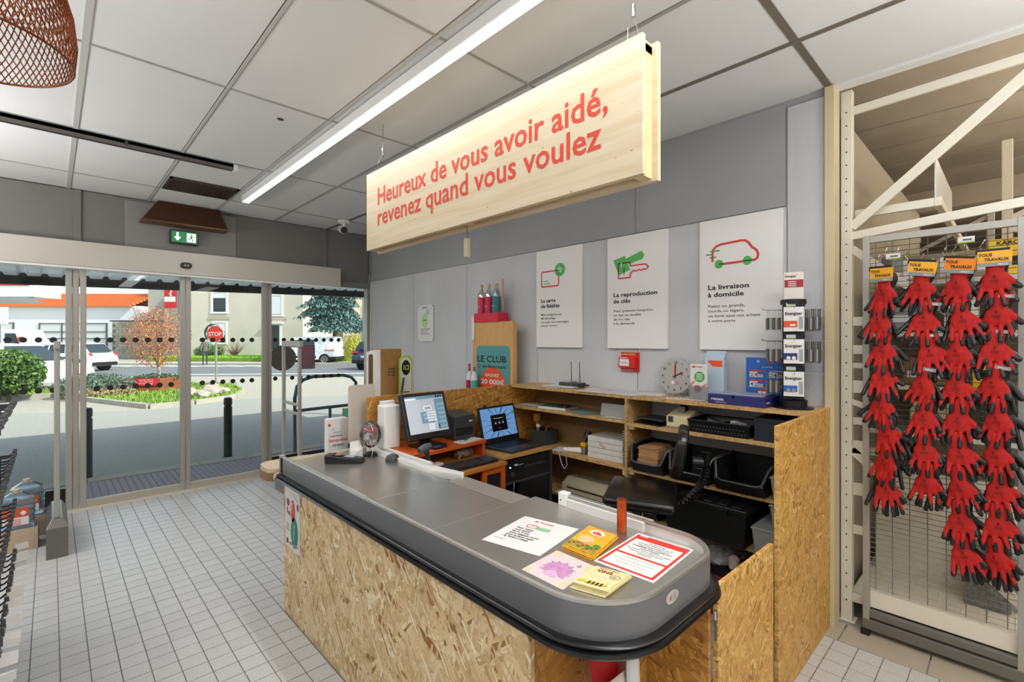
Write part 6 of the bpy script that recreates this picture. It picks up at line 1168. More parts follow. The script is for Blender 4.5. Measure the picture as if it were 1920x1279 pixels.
for i, (y, c_) in enumerate(((3.605, 'c2234a'), (3.50, 'c2234a'), (3.395, '1e6f72'))):
    g_ = thing('gas_cylinder', ['leftmost crimson banded gas cylinder in the red tray', 'middle crimson banded gas cylinder in the red tray', 'teal gas cylinder in the red tray'][i], 'gas cylinder', (3.04, y, 1.7755), 0, 'gas cylinders in the red tray')
    MB().lathe([(.0, 0), (.036, .0), (.040, .01), (.040, .23), (.034, .27), (.018, .30), (.013, .32)], n=20).build('cylinder', CHROME if i < 2 else mat('cyl_grey', '9aa0a0', .3, .7), g_, smooth=True); MB().lathe([(.041, .012), (.041, .27 if False else .235)], n=20, cap=False).build('sleeve', mat('sleeve_' + c_, c_, .35), g_, smooth=True)
    MB().cyl((0, 0, .32), (0, 0, .36), .011, n=10).cyl((0, 0, .345), (0, 0, .35), .018, n=10).build('brass_valve', mat('brass', 'a07a44', .3, .8), g_); txt('SODA', g_, (-.042, .025, .14), YN, ZP, .012, PAPER, .045)
for i, (y, c_) in enumerate(((3.66, 'b3224a'), (3.59, '4fb3b8'))):
    g_ = thing('gas_cylinder', ['small crimson banded cylinder standing left of the display', 'small turquoise banded cylinder standing left of the display'][i], 'gas cylinder', (2.93, y, 0), 0, 'gas cylinders beside the display'); z0 = .96
    MB().lathe([(.0, z0), (.034, z0), (.034, 1.22), (.024, 1.27), (.011, 1.30)], n=18).build('cylinder', PAPER2, g_, smooth=True); MB().lathe([(.035, z0 + .02), (.035, 1.215)], n=18, cap=False).build('sleeve', mat('sleeve_' + c_, c_, .35), g_, smooth=True); MB().cyl((0, 0, 1.30), (0, 0, 1.34 + .03 * (1 - i)), .010, n=10).build('valve', MATS['sleeve_b3224a'] if i == 0 else MATS['brass'], g_); MB().box(-.034, .034, -.034, .034, 0, z0).build('stand', DGREY, g_)
wrd = thing('white_side_sign', 'narrow white sign with red top corner against the window edge', 'sign', (3.055, 5.9, 0)); MB().box(-.035, .03, 0, .01, 0, 1.435).build('sign_body', PAPER2, wrd); MB().box(-.035, -.005, -.002, 0, 1.41, 1.435).build('red_edge', RED, wrd)

# ------------------------------------------------------------------ outside: ground, canopy, street, houses, cars, plants
SA, CA = math.sin(math.atan(865 / 905)), math.cos(math.atan(865 / 905)); STREET = -math.atan(865 / 905)   # the street runs square to this heading
def street(name, label, cat, d, group=None): return thing(name, label, cat, (SA * d, CA * d, 0), STREET, group)
ASPH = mat('asphalt', '86837f', .9, var=.13, vs=40, bump=.3, bs=120); PAVE = mat('pale_asphalt', 'a39c90', .9, var=.14, vs=30, bump=.3, bs=80)
gd = struct(MB().box(-60, 60, 6.24, 110, -.2, -.02).build('ground', PAVE))
def gpoly(name, m, poly, z0, z1, parent=gd, lab=None): return MB().prism(poly, (0, 0, z0), XP, YP, z1 - z0).build(name, m, parent)
def rot(pts, d): return [(SA * d + CA * x + SA * y, CA * d - SA * x + CA * y) for x, y in pts]
gpoly('driveway', mat('driveway_asphalt', '98958f', .9, var=.12, vs=50, bump=.25, bs=140), [(-6, 7.45), (7, 7.45), (7, 13.2), (3.8, 14.6), (1.7, 13.7), (-1.2, 15.5), (-6, 15.5)], -.02, -.012)
gpoly('road', mat('road_asphalt', '6c6e72', .85, var=.08, vs=30, bump=.2, bs=60), rot([(-45, 0), (30, 0), (30, 9.5), (-45, 9.5)], 21.5), -.02, -.008)
ROADW = mat('road_paint', 'd9dadb', .7, var=.06, vs=10)
gpoly('road_line', ROADW, rot([(-16, .6), (-6.4, 1.7), (-6.4, 2.0), (-16, .95)], 21.5), -.008, -.002); gpoly('road_line', ROADW, rot([(-4.2, 4.6), (-2.0, 3.6), (-1.8, 3.75), (-4.0, 4.75)], 21.5), -.008, -.002)
for k in range(9): gpoly('crossing_stripe', ROADW, rot([(-26.5 + k * 1.35, 7.6), (-25.8 + k * 1.35, 7.6), (-25.2 + k * 1.35, 9.0), (-25.9 + k * 1.35, 9.0)], 21.5), -.008, -.003)
gpoly('far_kerb', mat('kerb_stone', 'a8a296', .9, var=.1, vs=8), rot([(-40, 9.5), (30, 9.5), (30, 12.0), (-40, 12.0)], 21.5), -.02, .10)
MOS = mat('mosaic_paving', '9c8f98', .7, var=.12, vs=40)
step_ = gpoly('door_paving', mat('mosaic_joint', '74707a', .9), [(-3, 6.24), (4.6, 6.24), (4.6, 7.2), (-3, 7.2)], -.02, -.006)
mz = MB()
for i in range(76):
    for j in range(16): tileb(mz, -1 + i * .06, -1 + (i + 1) * .06, 6.25 + j * .0595, 6.25 + (j + 1) * .0595, -.003, .003, .002)
mz.build('mosaic_tiles', MOS, gd, stuff=True)
for k in range(7): MB().box(-3 + k * 1.1, -3 + (k + 1) * 1.1 - .008, 7.2, 7.42, -.02, .004).build('kerb_stone', MATS['kerb_stone'], gd, bev=.006)
GRASS = mat('grass_blades', '7f9c3c', .8, rnd_var=0, var=.3, vs=5); SOIL = mat('soil', '6f6a52', 1, var=.3, vs=8)
isl = [(-4, 19.2), (.06, 18.9), (1.68, 14.1), (2.6, 14.25), (3.7, 15.0), (4.3, 16.5), (4.6, 18.8), (3.3, 20.6), (1.2, 20.7), (-4, 20.3)]
gpoly('planted_island', SOIL, isl, -.02, .03)
for i in range(len(isl) - 3):
    a, b = isl[i], isl[i + 1]; n_ = max(1, int(math.dist(a, b) / .9))
    for k in range(n_): p0 = [a[q] + (b[q] - a[q]) * k / n_ for q in (0, 1)]; p1 = [a[q] + (b[q] - a[q]) * (k + .98) / n_ for q in (0, 1)]; MB().bar((p0[0], p0[1], .02), (p1[0], p1[1], .02), .13, .14).build('kerb_stone', MATS['kerb_stone'], gd)
def inpoly(x, y, P):
    c = False; j = len(P) - 1
    for i in range(len(P)):
        if (P[i][1] > y) != (P[j][1] > y) and x < (P[j][0] - P[i][0]) * (y - P[i][1]) / (P[j][1] - P[i][1]) + P[i][0]: c = not c
        j = i
    return c
def grass(name, poly, n, h, z, m, lab):
    xs = [p[0] for p in poly]; ys = [p[1] for p in poly]; b = MB(); k = 0
    while k < n:
        x, y = rnd.uniform(min(xs), max(xs)), rnd.uniform(min(ys), max(ys))
        if not inpoly(x, y, poly): continue
        a = rnd.uniform(0, 6.28); w_ = h * .22; hh = h * rnd.uniform(.5, 1.2); b.add([(x - w_ * math.cos(a), y - w_ * math.sin(a), z), (x + w_ * math.cos(a), y + w_ * math.sin(a), z), (x + rnd.uniform(-h, h) * .5, y + rnd.uniform(-h, h) * .5, z + hh)], [(0, 1, 2)]); k += 1
    o = b.build(name, m, stuff=True); tag(o, lab, 'grass'); return o
grass('grass', isl, 7000, .12, .03, GRASS, 'green grass growing on the kerbed island outside the doors')
lawn = rot([(-25.5, 12.2), (-11.5, 12.2), (-10, 17), (-25, 17)], 21.5); gpoly('lawn_bed', mat('lawn_soil', '6f8a34', .9, var=.2, vs=3), lawn, 0, .34)
grass('lawn_grass', lawn, 9000, .14, .34, mat('lawn_blades', '86b534', .7, var=.2, vs=3), 'bright lawn in front of the rendered house')
# canopy over the entrance
cp_ = thing('entrance_canopy', 'corrugated white canopy on a dark steel beam over the doors', 'canopy')
ME = mat('canopy_sheet', 'e4e6e6', .5, 0, var=.04, vs=3)
_t = ME.node_tree; _b = _t.nodes['Principled BSDF']; _tl = N(_t, 'ShaderNodeBsdfTranslucent'); _tl.inputs[0].default_value = lin('dfe3e4'); _mx = N(_t, 'ShaderNodeMixShader'); _mx.inputs[0].default_value = .35
_t.links.new(_b.outputs[0], _mx.inputs[1]); _t.links.new(_tl.outputs[0], _mx.inputs[2]); _t.links.new(_mx.outputs[0], _t.nodes['Material Output'].inputs[0]); nx = 44; b = MB(); vs = []; fs = []
profx = []
for k in range(nx):
    x = -4 + k * .21; profx += [(x, .0), (x + .12, .0), (x + .145, .045), (x + .185, .045)]
for i, (x, dz) in enumerate(profx):
    zt = (x + 4) * .026
    vs += [(x, 6.3, 2.66 + zt * .5 + dz), (x, 9.1, 2.40 + zt + dz - .05)]
for i in range(len(profx) - 1): fs.append((i * 2, i * 2 + 2, i * 2 + 3, i * 2 + 1))
b.add(vs, fs).build('corrugated_sheet', ME, cp_).modifiers.new('solid', 'SOLIDIFY').thickness = .004
MB().bar((-4, 9.0, 2.27), (5.2, 9.0, 2.51), .08, .085).build('front_beam', mat('beam_black', '2b2a2a', .6), cp_); MB().bar((-4, 9.08, 2.33), (5.2, 9.08, 2.57), .05, .12).build('gutter', DGREY, cp_)
MB().bar((5.2, 6.3, 2.72), (5.2, 9.0, 2.50), .08, .09).build('side_beam', MATS['beam_black'], cp_); MB().bar((-4.0, 6.3, 2.62), (-4.0, 9.0, 2.28), .08, .09).build('side_beam', MATS['beam_black'], cp_)
for x in (-3.9, 5.15): MB().cyl((x, 8.95, -.02), (x, 8.95, 2.4), .05, n=14).build('post', DGREY, cp_)
# bollards and rail
for i, x in enumerate((1.763, .305)):
    b_ = thing('bollard', ['black steel bollard outside the right sliding door', 'black steel bollard outside behind the left door post'][i], 'bollard', (x, 7.5, -.02)); BK = mat('bollard_black', '26292e', .4)
    MB().lathe([(.052, 0), (.052, .70), (.044, .705), (.044, .725), (.053, .73), (.053, .80), (.045, .825), (0, .835)], n=20).build('post', BK, b_, smooth=True); MB().cyl((0, 0, .0), (0, 0, .015), .075, n=16).build('base_ring', BK, b_)
rl = thing('trolley_rail', 'bent blue grey tube rail outside the right window', 'rail', (0, 7.15, -.02)); RM = mat('rail_tube', '6d7b86', .35, .5)
MB().tube([(2.53, 0, 0), (2.53, 0, .80), (2.56, 0, .95), (2.64, 0, 1.04), (2.78, 0, 1.08), (3.25, .0, 1.08), (3.40, .05, 1.04), (3.5, .1, .95), (3.52, .1, 0)], .026, 10).build('outer_tube', RM, rl, smooth=True); MB().tube([(2.53, 0, .60), (3.0, 0, .61), (3.52, .1, .60)], .024, 10).build('mid_tube', RM, rl, smooth=True); MB().cyl((3.05, .02, 0), (3.05, .02, .60), .022, n=10).build('leg', RM, rl, smooth=True)
# houses
def window(par, x, z, w_, h_, shut=.35, pane='2e3a3c', frm=WHITE, y=-.06):
    f = MB().box(x - .12, x + w_ + .12, y - .02, .05, z - .14, z - .02).box(x - .1, x, y, .05, z - .02, z + h_ + .1).box(x + w_, x + w_ + .1, y, .05, z - .02, z + h_ + .1).box(x, x + w_, y, .05, z + h_, z + h_ + .1).box(x, x + .07, y + .02, .05, z, z + h_).box(x + w_ - .07, x + w_, y + .02, .05, z, z + h_).build('window', frm, par)
    MB().box(x + .07, x + w_ - .07, y + .05, .06, z, z + h_ * (1 - shut)).build('pane', mat('pane_' + pane, pane, .1), f)
    if shut: MB().box(x, x + w_, y + .03, .06, z + h_ * (1 - shut), z + h_).build('shutter', PAPER2, f)
RENDER = mat('house_render', 'cdc3b3', .9, var=.06, vs=.6, bump=.2, bs=10); WHITEB = mat('workshop_render', 'dfe0e2', .85, var=.04, vs=.5)
hs = street('house', 'beige rendered two storey house across the road', 'house', 38)
MB().box(-25.61, -16.46, 0, 9, 0, 8.3).build('wall', RENDER, hs); MB().box(-29.2, -25.61, 2.5, 9, 0, 8.3).build('side_wing', mat('wing_render', 'bdb8aa', .9, var=.06, vs=.6), hs)
MB().add([(-29.6, -.4, 8.3), (-16, -.4, 8.3), (-16, 9.4, 8.3), (-29.6, 9.4, 8.3), (-26, 4.5, 11), (-19, 4.5, 11)], [(0, 1, 5, 4), (1, 2, 5), (2, 3, 4, 5), (3, 0, 4)]).build('roof', mat('roof_tile', 'b5562c', .8, var=.15, vs=6), hs)
for x, z, w_, h_, s_ in ((-23.6, 3.82, 1.14, 1.54, .3), (-23.5, 1.40, 1.0, 1.56, .45), (-19.1, 3.6, .98, 1.5, .98), (-19.1, .62, .86, 2.15, .0)): window(hs, x, z, w_, h_, s_)
MB().box(-19.3, -18.0, -.3, .05, 2.86, 2.95).build('door_hood', PAPER2, hs)
for x in (-23.9, -19.4): MB().box(x, x + 1.7, -.05, .02, 3.22, 3.42).build('string_course', mat('stone_trim', 'b9ae98', .9), hs)
h2 = street('house', 'pale pink rendered house at the far right behind the conifer', 'house', 45); MB().box(-15.4, -7, 0, 8, 0, 7).build('wall', mat('pink_render', 'd8c4a8', .9, var=.05, vs=.6), h2); window(h2, -13.85, 2.4, .75, 2.4, .1, '6f8290'); MB().box(-15.4, -7, -.8, -.5, 0, 2.0).build('garden_wall', mat('garden_wall_stone', '8f8a7a', .9, var=.2, vs=2), h2)
wk = street('workshop', 'long white workshop with orange tiled roof across the street', 'building', 44)
MB().box(-62, -33.94, 0, 12, 0, 4.7).build('wall', WHITEB, wk); OT_ = mat('orange_roof_tile', 'd2743a', .8, var=.15, vs=9, stretch=(1, 1, 3))
rr = MB()
for k in range(9):
    t0, t1 = k / 9, (k + 1) / 9; rr.box(-62.5 + 0, -34.6 + 2.4 * t0 * .5, -.35 + 2.2 * t0, -.35 + 2.2 * t1 + .12, 4.62 + 1.35 * t0, 4.62 + 1.35 * t0 + .16)
rr.build('roof', OT_, wk); MB().box(-62.5, -34.0, 1.9, 11, 4.7, 6.0).build('roof_core', OT_, wk)
for x0, x1, z1_ in ((-43.0, -36.9, 3.15), (-47.6, -45.4, 3.2)):
    f = MB().box(x0, x1, -.05, .02, 1.0, z1_).build('workshop_window', mat('frosted_pane', 'cfd2d0', .3), wk); fr_ = MB()
    n_ = max(1, int((x1 - x0) / 2))
    for i in range(n_ + 1): fr_.box(x0 + i * (x1 - x0) / n_ - .05, x0 + i * (x1 - x0) / n_ + .05, -.10, .0, 1.0, z1_)
    for z in (1.05, 1.7, 2.3, z1_ - .08): fr_.box(x0, x1, -.10, 0, z, z + .07)
    fr_.build('glazing_bars', mat('bars_dark', '4a4d4f', .5), f)
gw = street('stone_wall', 'block stone garage wall between workshop and house', 'wall', 43)
MB().box(-35.6, -29.8, 0, .25, 0, 3.25).build('backing', mat('mortar', '6f6a60', .95), gw); MB().box(-35.8, -29.6, -.05, .4, 3.25, 3.35).build('coping', DGREY, gw)
SB = mat('block_stone', 'a39b8a', .9, var=.1, vs=4, rnd_var=.15)
cnt = 0
for r_ in range(13):
    for k in range(10):
        x = -35.6 + k * .6 + (.3 if r_ % 2 else 0)
        if x + .58 < -29.7: MB().box(x, x + .58, -.06, .02, r_ * .25, r_ * .25 + .235).build('stone', SB, gw)
MB().box(-33.94, -29.4, 1.0, 6, 0, 7.5).build('side_tower', mat('tower_render', 'b4b0a6', .9, var=.05, vs=.7), wk)
ps = street('shop_canopy', 'white and red flat shop canopy at the far left outside', 'canopy', 25); MB().box(-32, -24.75, 0, 1.5, 3.85, 4.72).build('fascia', WHITE, ps); MB().box(-32.1, -25.0, -.03, 0, 4.42, 4.73).build('red_band', REDP, ps); MB().add([(-32, 0, 3.85), (-25.1, 0, 3.85), (-25.6, 1.5, 3.6), (-32, 1.5, 3.6), (-24.75, 0, 3.9)], [(0, 1, 2, 3)]).build('soffit', PAPER2, ps); MB().box(-31, -30.8, .8, 1.0, 0, 3.85).build('post', WHITE, ps)
# cars
TYRE = mat('tyre', '1b1b1c', .8); RIM = mat('alloy', 'b8b9bb', .35, .8); CG = mat('car_glass', '27333a', .08, spec=.8)
def car(name, lab, cat, x, y, rz, paint, L, Wd, lower, roof, gls, wheels, wr, rear_light=None, lightm=None, extra=None, clad=None):
    c = thing(name, lab, cat, (x, y, -.012), rz); hw = Wd / 2
    MB().prism(lower, (0, hw, 0), XP, ZP, Wd).build('car_body', paint, c, bev=.06, smooth=True, seg=3)
    k = len(roof); vs = [(px, -hw + .02 + .16 * max(0, (pz - roof[0][1])) / .55, pz) for px, pz in roof] + [(px, hw - .02 - .16 * max(0, (pz - roof[0][1])) / .55, pz) for px, pz in roof]
    MB().add(vs, [tuple(range(k)), tuple(range(2 * k - 1, k - 1, -1))] + [(i, (i + 1) % k, k + (i + 1) % k, k + i) for i in range(k)]).build('cabin', paint, c, bev=.04, smooth=True)
    for gp_ in gls:
        for s in (-1, 1):
            v_ = [(px, s * (hw - .012 - .16 * max(0, (pz - roof[0][1])) / .55), pz) for px, pz in gp_]; MB().add(v_, [tuple(range(len(v_)))]).build('side_window', CG, c)
    for wx in wheels:
        for s in (-1, 1):
            arch = MB().cyl((wx, s * (hw - .10), wr), (wx, s * (hw + .004), wr), wr + .055, n=24).build('wheel_arch', clad or BLACKM, c)
            w_ = MB().cyl((wx, s * (hw - .2), wr), (wx, s * (hw + .015), wr), wr, n=24).build('wheel', TYRE, c, bev=.02); MB().cyl((wx, s * (hw + .012), wr), (wx, s * (hw + .022), wr), wr * .64, n=20).build('rim', mat('rim_dark', '55575a', .5, .4), w_)
            sp_ = MB()
            for q in range(6): a = q * PI / 3; sp_.bar((wx, s * (hw + .024), wr), (wx + wr * .62 * math.cos(a), s * (hw + .024), wr + wr * .62 * math.sin(a)), .05, .01)
            sp_.tube([(wx + wr * .63 * math.cos(a * PI / 8), s * (hw + .024), wr + wr * .63 * math.sin(a * PI / 8)) for a in range(16)], .018, 5, True); sp_.build('spokes', RIM, w_)
    if extra: extra(c, hw)
    return c
WP = mat('white_car_paint', 'e6e8ea', .25, coat=.6); DBP = mat('dark_blue_paint', '2c3a5a', .25, .3, coat=.6)
hl = [(-2.05, .28), (1.95, .22), (2.05, .45), (2.0, .66), (1.75, .78), (.95, .92), (-1.6, .95), (-1.98, .9), (-2.08, .6)]
hr_ = [(-1.85, .90), (1.15, .90), (.30, 1.40), (-.6, 1.50), (-1.45, 1.42)]
hg = [[(.15, .95), (.98, .95), (.32, 1.33), (.15, 1.36)], [(-.75, .95), (.08, .95), (.08, 1.37), (-.65, 1.40)], [(-1.45, 1.0), (-.83, .96), (-.73, 1.38), (-1.2, 1.34)]]
def lights(c, hw):
    for s in (-1, 1): MB().ell((-1.93, s * (hw - .12), .86), (.13, .10, .09), 12, 8).build('tail_lamp', REDP, c, smooth=True); MB().ell((1.82, s * (hw - .16), .66), (.2, .12, .06), 12, 8).build('head_lamp', CLEAR, c, smooth=True); MB().box(.78, .95, s * hw - .02 if s > 0 else -hw - .13, s * hw + .13 if s > 0 else -hw + .02, .92, 1.02).build('mirror', BLACK, c, bev=.02); MB().box(-1.2, 1.1, s * hw - .015, s * hw + .015, .28, .38).build('sill', BLACKM, c, bev=.01)
    MB().add([(1.12, -.72, .93), (1.12, .72, .93), (.36, .62, 1.395), (.36, -.62, 1.395)], [(0, 1, 2, 3)]).build('windscreen', CG, c, M=Matrix.Translation((.035, 0, .02)))
    MB().add([(-1.86, -.66, .97), (-1.86, .66, .97), (-1.50, .58, 1.38), (-1.50, -.58, 1.38)], [(0, 1, 2, 3)]).build('rear_window', CG, c, M=Matrix.Translation((-.035, 0, .02)))
    MB().box(-2.1, -2.0, -hw + .1, hw - .1, .3, .48).build('rear_bumper', BLACKM, c, bev=.03)
car('hatchback', 'white hatchback parked across the road by the workshop', 'car', .55, 34.1, STREET + PI, WP, 4.1, 1.75, hl, hr_, hg, (-1.3, 1.28), .33, extra=lights)
car('hatchback', 'white car in front, nose hidden behind the shrub', 'car', -.95, 22.9, STREET, WP, 4.1, 1.78, hl, hr_, hg, (-1.3, 1.28), .34, extra=lights)
vl = [(-2.15, .3), (2.1, .25), (2.2, .6), (2.15, .85), (1.7, 1.05), (-2.15, 1.1)]; vr = [(-2.13, 1.05), (1.68, 1.02), (.95, 1.62), (.6, 1.80), (-2.05, 1.84)]
def vext(c, hw):
    for s in (-1, 1): MB().box(-2.12, -1.45, s * (hw + .002) - .004, s * (hw + .002) + .004, .86, .96).build('hatched_strip', mat('warning_red', 'd08070', .4), c); MB().box(-.9, .95, s * hw - .02, s * hw + .02, .42, .55).build('rub_strip', BLACKM, c, bev=.02); MB().ell((2.0, s * (hw - .15), .85), (.2, .12, .12), 12, 8).build('head_lamp', CLEAR, c, smooth=True); MB().box(.95, 1.15, s * (hw + .06) - .07, s * (hw + .06) + .07, 1.02, 1.22).build('mirror', BLACK, c, bev=.02)
    MB().box(-2.2, -1.75, -hw - .01, hw + .01, .3, .5).build('rear_bumper', BLACKM, c, bev=.03)
car('van', 'white delivery van passing on the road, dark side windows', 'van', 12.74, 33.48, STREET + PI, WP, 4.4, 1.85, vl, vr, [[(.25, 1.12), (1.35, 1.12), (.82, 1.58), (.25, 1.62)], [(-.75, 1.12), (.12, 1.12), (.12, 1.62), (-.75, 1.64)]], (-1.45, 1.35), .32, extra=vext)
sl_ = [(-2.15, .35), (2.1, .3), (2.2, .6), (2.1, .9), (1.1, 1.02), (-1.9, 1.05), (-2.15, .8)]; sr_ = [(-1.95, 1.0), (1.2, 1.0), (.4, 1.52), (-.7, 1.62), (-1.7, 1.52)]
def sext(c, hw):
    MB().add([(-1.98, -.7, 1.08), (-1.98, .7, 1.08), (-1.74, .6, 1.48), (-1.74, -.6, 1.48)], [(0, 1, 2, 3)]).build('rear_window', CG, c, M=Matrix.Translation((-.03, 0, .02))); MB().box(-2.20, -2.15, -.26, .26, .66, .78).build('number_plate', PAPER, c); MB().box(-2.2, -2.1, -hw + .05, hw - .05, .35, .55).build('rear_bumper', BLACKM, c, bev=.03)
    for s in (-1, 1): MB().ell((-2.08, s * (hw - .18), .93), (.09, .18, .06), 12, 8).build('tail_lamp', REDP, c, smooth=True)
car('suv', 'dark blue car seen from behind at right edge of window', 'car', 14.0, 24.6, STREET + 1.15, DBP, 4.4, 1.9, sl_, sr_, [[(.2, 1.05), (1.0, 1.05), (.42, 1.42), (.2, 1.45)], [(-.8, 1.05), (.1, 1.05), (.1, 1.47), (-.7, 1.5)]], (-1.35, 1.3), .36, extra=sext)
wv = thing('van', 'large white panel van parked far left by workshop', 'van', (-1.55, 43.6, 0), STREET); MB().prism([(-4.6, .4), (1.0, .4), (1.4, .9), (1.2, 1.5), (.8, 2.25), (-4.6, 2.35)], (0, .9, 0), XP, ZP, 1.8).build('body', WP, wv, bev=.08); MB().box(1.05, 1.25, -.95, -.80, 1.5, 1.8).build('tail_mark', REDP, wv); MB().add([(.2, -.905, 1.3), (1.1, -.905, 1.3), (.85, -.905, 2.0), (.2, -.905, 2.0)], [(0, 1, 2, 3)]).build('side_window', CG, wv)
for x in (.4, -3.4): MB().cyl((x, -.92, .36), (x, -.7, .36), .36, n=20).build('wheel', TYRE, wv)
# plants
def leaves(name, m, parent, pts_fn, n, s, lab=None, up=0):
    b = MB()
    for _ in range(n):
        x, y, z = pts_fn(); e = Euler((rnd.uniform(-PI, PI), rnd.uniform(-PI, PI), rnd.uniform(-PI, PI))).to_matrix(); q = s * rnd.uniform(.6, 1.3)
        p = [e @ Vector(v) * q for v in ((-.5, 0, 0), (0, -.28, .05), (.5, 0, 0), (0, .28, .05))]; b.add([(x + v.x, y + v.y, z + v.z) for v in p], [(0, 1, 2, 3)])
    return b.build(name, m, parent, stuff=True, label=None)
def ellp(c, r, hollow=.55):
    def f():
        while True:
            v = Vector((rnd.uniform(-1, 1), rnd.uniform(-1, 1), rnd.uniform(-1, 1))); L = v.length
            if hollow < L < 1: return c[0] + v.x * r[0], c[1] + v.y * r[1], c[2] + v.z * r[2]
    return f
BARK = mat('bark', '6b5a48', .9, var=.2, vs=20); LG = mat('leaf_green', '4f6e2a', .6, var=.35, vs=3); LB = mat('needle_blue', '5f7d78', .7, var=.45, vs=2.5); LD = mat('leaf_dark', '3d5236', .7, var=.35, vs=3)
lt = thing('leafy_bush', 'glossy green bush on the island at far left', 'bush', (-.80, 18.2, .0)); leaves('foliage', LG, lt, ellp((0, 0, .75), (.75, .75, .62), .4), 2600, .11); leaves('foliage', LD, lt, ellp((0, 0, .7), (.65, .65, .55), .2), 1500, .12); MB().cyl((0, 0, 0), (0, 0, .7), .05).build('stem', BARK, lt)
js = thing('juniper', 'low blue green juniper spreading beside the rust planter', 'shrub', (.93, 18.1, .0)); leaves('foliage', mat('juniper_green', '5d7060', .8, var=.4, vs=4), js, ellp((0, 0, .28), (.95, .9, .38), .3), 3200, .09); leaves('dry_twigs', mat('dry_tan', '9c8660', .8, var=.3, vs=5), js, ellp((.1, -.8, .14), (.8, .45, .16), .1), 900, .08)
pl2 = thing('corten_planter', 'rust brown steel planter box with a small red sign', 'planter', (0, 0, 0)); COR = mat('corten_steel', '8a4a2c', .8, .1, var=.2, vs=3); pp_ = [(1.48, 18.2), (2.35, 17.75), (3.25, 18.7), (2.4, 19.2)]
for a, b in zip(pp_, pp_[1:] + pp_[:1]): MB().bar((a[0], a[1], .22), (b[0], b[1], .22), .46 if False else .03, .46).build('side_plate', COR, pl2)
MB().prism([(1.5, 18.2), (2.35, 17.78), (3.2, 18.7), (2.4, 19.15)], (0, 0, .1), XP, YP, .28).build('soil', SOIL, pl2)
leaves('ground_cover', LD, pl2, ellp((2.4, 18.5, .42), (.7, .5, .14), .1), 900, .07)
psn = thing('parking_sign', 'red customer parking sign fixed to the rust planter', 'sign', (1.87, 17.985, .0)); rr_ = Vector((.87, -.45, 0)).normalized()
MB().prism(rect(-.07, .24, .50, .46), Vector((0, -.03, 0)), rr_, ZP, .012).build('plate', REDP, psn)
for i, s in enumerate(('Parking réservé', 'à la clientèle', 'Mr.Bricolage')): txt(s, psn, Vector((.0, -.03, .40 - i * .055)) + rr_ * .02 + Vector((-.005, -.013, 0)), rr_, ZP, .030, PAPER, .36, .01, lift=.003)
tr_ = thing('ornamental_tree', 'small tree with orange red spring leaves growing in the planter', 'tree', (2.42, 18.45, .35))
def branches(par, n, L, z0, r0, spread, m):
    for i in range(n):
        a = i * 2.4 + rnd.uniform(-.3, .3); e = Vector((math.cos(a) * spread * rnd.uniform(.5, 1), math.sin(a) * spread * rnd.uniform(.5, 1), L * rnd.uniform(.6, 1))); s_ = Vector((0, 0, z0 + rnd.uniform(-.1, .25))); md = s_ + e * .5 + Vector((e.x, e.y, 0)) * .12
        MB().tube([s_, md, s_ + e], [r0, r0 * .7, r0 * .25], 6).build('branch', m, par, smooth=True)
MB().tube([(0, 0, -.1), (.02, 0, .3), (.0, .02, .7)], [.06, .045, .04], 10).build('trunk', mat('pale_bark', 'b5a690', .8), tr_, smooth=True); branches(tr_, 14, 1.7, .45, .022, .75, mat('twig_brown', '8d7258', .8))
for c_, n_ in (('c4683c', 1500), ('a8483a', 1000), ('cf9a3a', 600), ('8f8a3a', 300)): leaves('foliage', mat('leaf_' + c_, c_, .6, var=.2, vs=6), tr_, ellp((.0, 0, 1.35), (.88, .88, .98), .15), n_, .055)
cf = street('blue_conifer', 'large blue green conifer in front of the pale house', 'tree', 33)
MB().cyl((-12.3, .6, 0), (-12.3, .6, 8), .22, .06, n=12).build('trunk', BARK, cf)
tg = [0]
def conif(lo, hi, r0, r1):
    def f():
        t = rnd.random(); z = lo + (hi - lo) * t; k = math.floor(z * 1.6) / 1.6; q = (z - k) * 1.6; R = (r0 + (r1 - r0) * t) * (1.05 - .38 * q); a = rnd.uniform(0, 6.28); a2 = math.floor(a * 3.2 + k * 2) ; R *= .78 + .22 * math.sin(a2 * 12.9 + k * 7); rr2 = R * math.sqrt(rnd.uniform(.15, 1)); return -12.3 + rr2 * math.cos(a), .6 + rr2 * math.sin(a), z - .22 * rr2 + .5
    return f
leaves('foliage', LB, cf, conif(2.1, 8.5, 3.1, .8), 16000, .20); leaves('foliage', mat('needle_dark', '35504e', .8, var=.4, vs=2), cf, conif(2.0, 8.3, 2.8, .6), 7000, .22)
yb = street('yellow_bush', 'bright yellow green bush behind the van at right', 'bush', 31.5); leaves('foliage', mat('leaf_yellow', 'b5b02e', .6, var=.3, vs=3), yb, ellp((-10.3, 0, 1.0), (.75, .6, 1.0), .3), 2200, .11); MB().cyl((-10.3, 0, 0), (-10.3, 0, .9), .04).build('stem', BARK, yb)
hg_ = street('round_hedge', 'clipped round green hedge on the lawn before the house', 'hedge', 36); leaves('foliage', mat('hedge_green', '6a8048', .7, var=.35, vs=4), hg_, ellp((-22.7, .2, .72), (1.1, .8, .55), .5), 2600, .11); leaves('foliage', LD, hg_, ellp((-22.7, .2, .7), (1.0, .7, .5), .0), 900, .12)
tw = street('bare_shrub', 'bare brown twiggy shrub beside the round hedge', 'shrub', 36); 
for i in range(46): a = rnd.uniform(0, 6.28); r_ = rnd.uniform(.2, 1.0); tw_b = MB().tube([(-20.7, 0, .35), (-20.7 + r_ * .6 * math.cos(a), r_ * .4 * math.sin(a), .8), (-20.7 + r_ * 1.15 * math.cos(a), r_ * .7 * math.sin(a), 1.0 + rnd.uniform(0, .75))], [.02, .014, .006], 4).build('twig', mat('twig_brown', '8d7258', .8), tw)
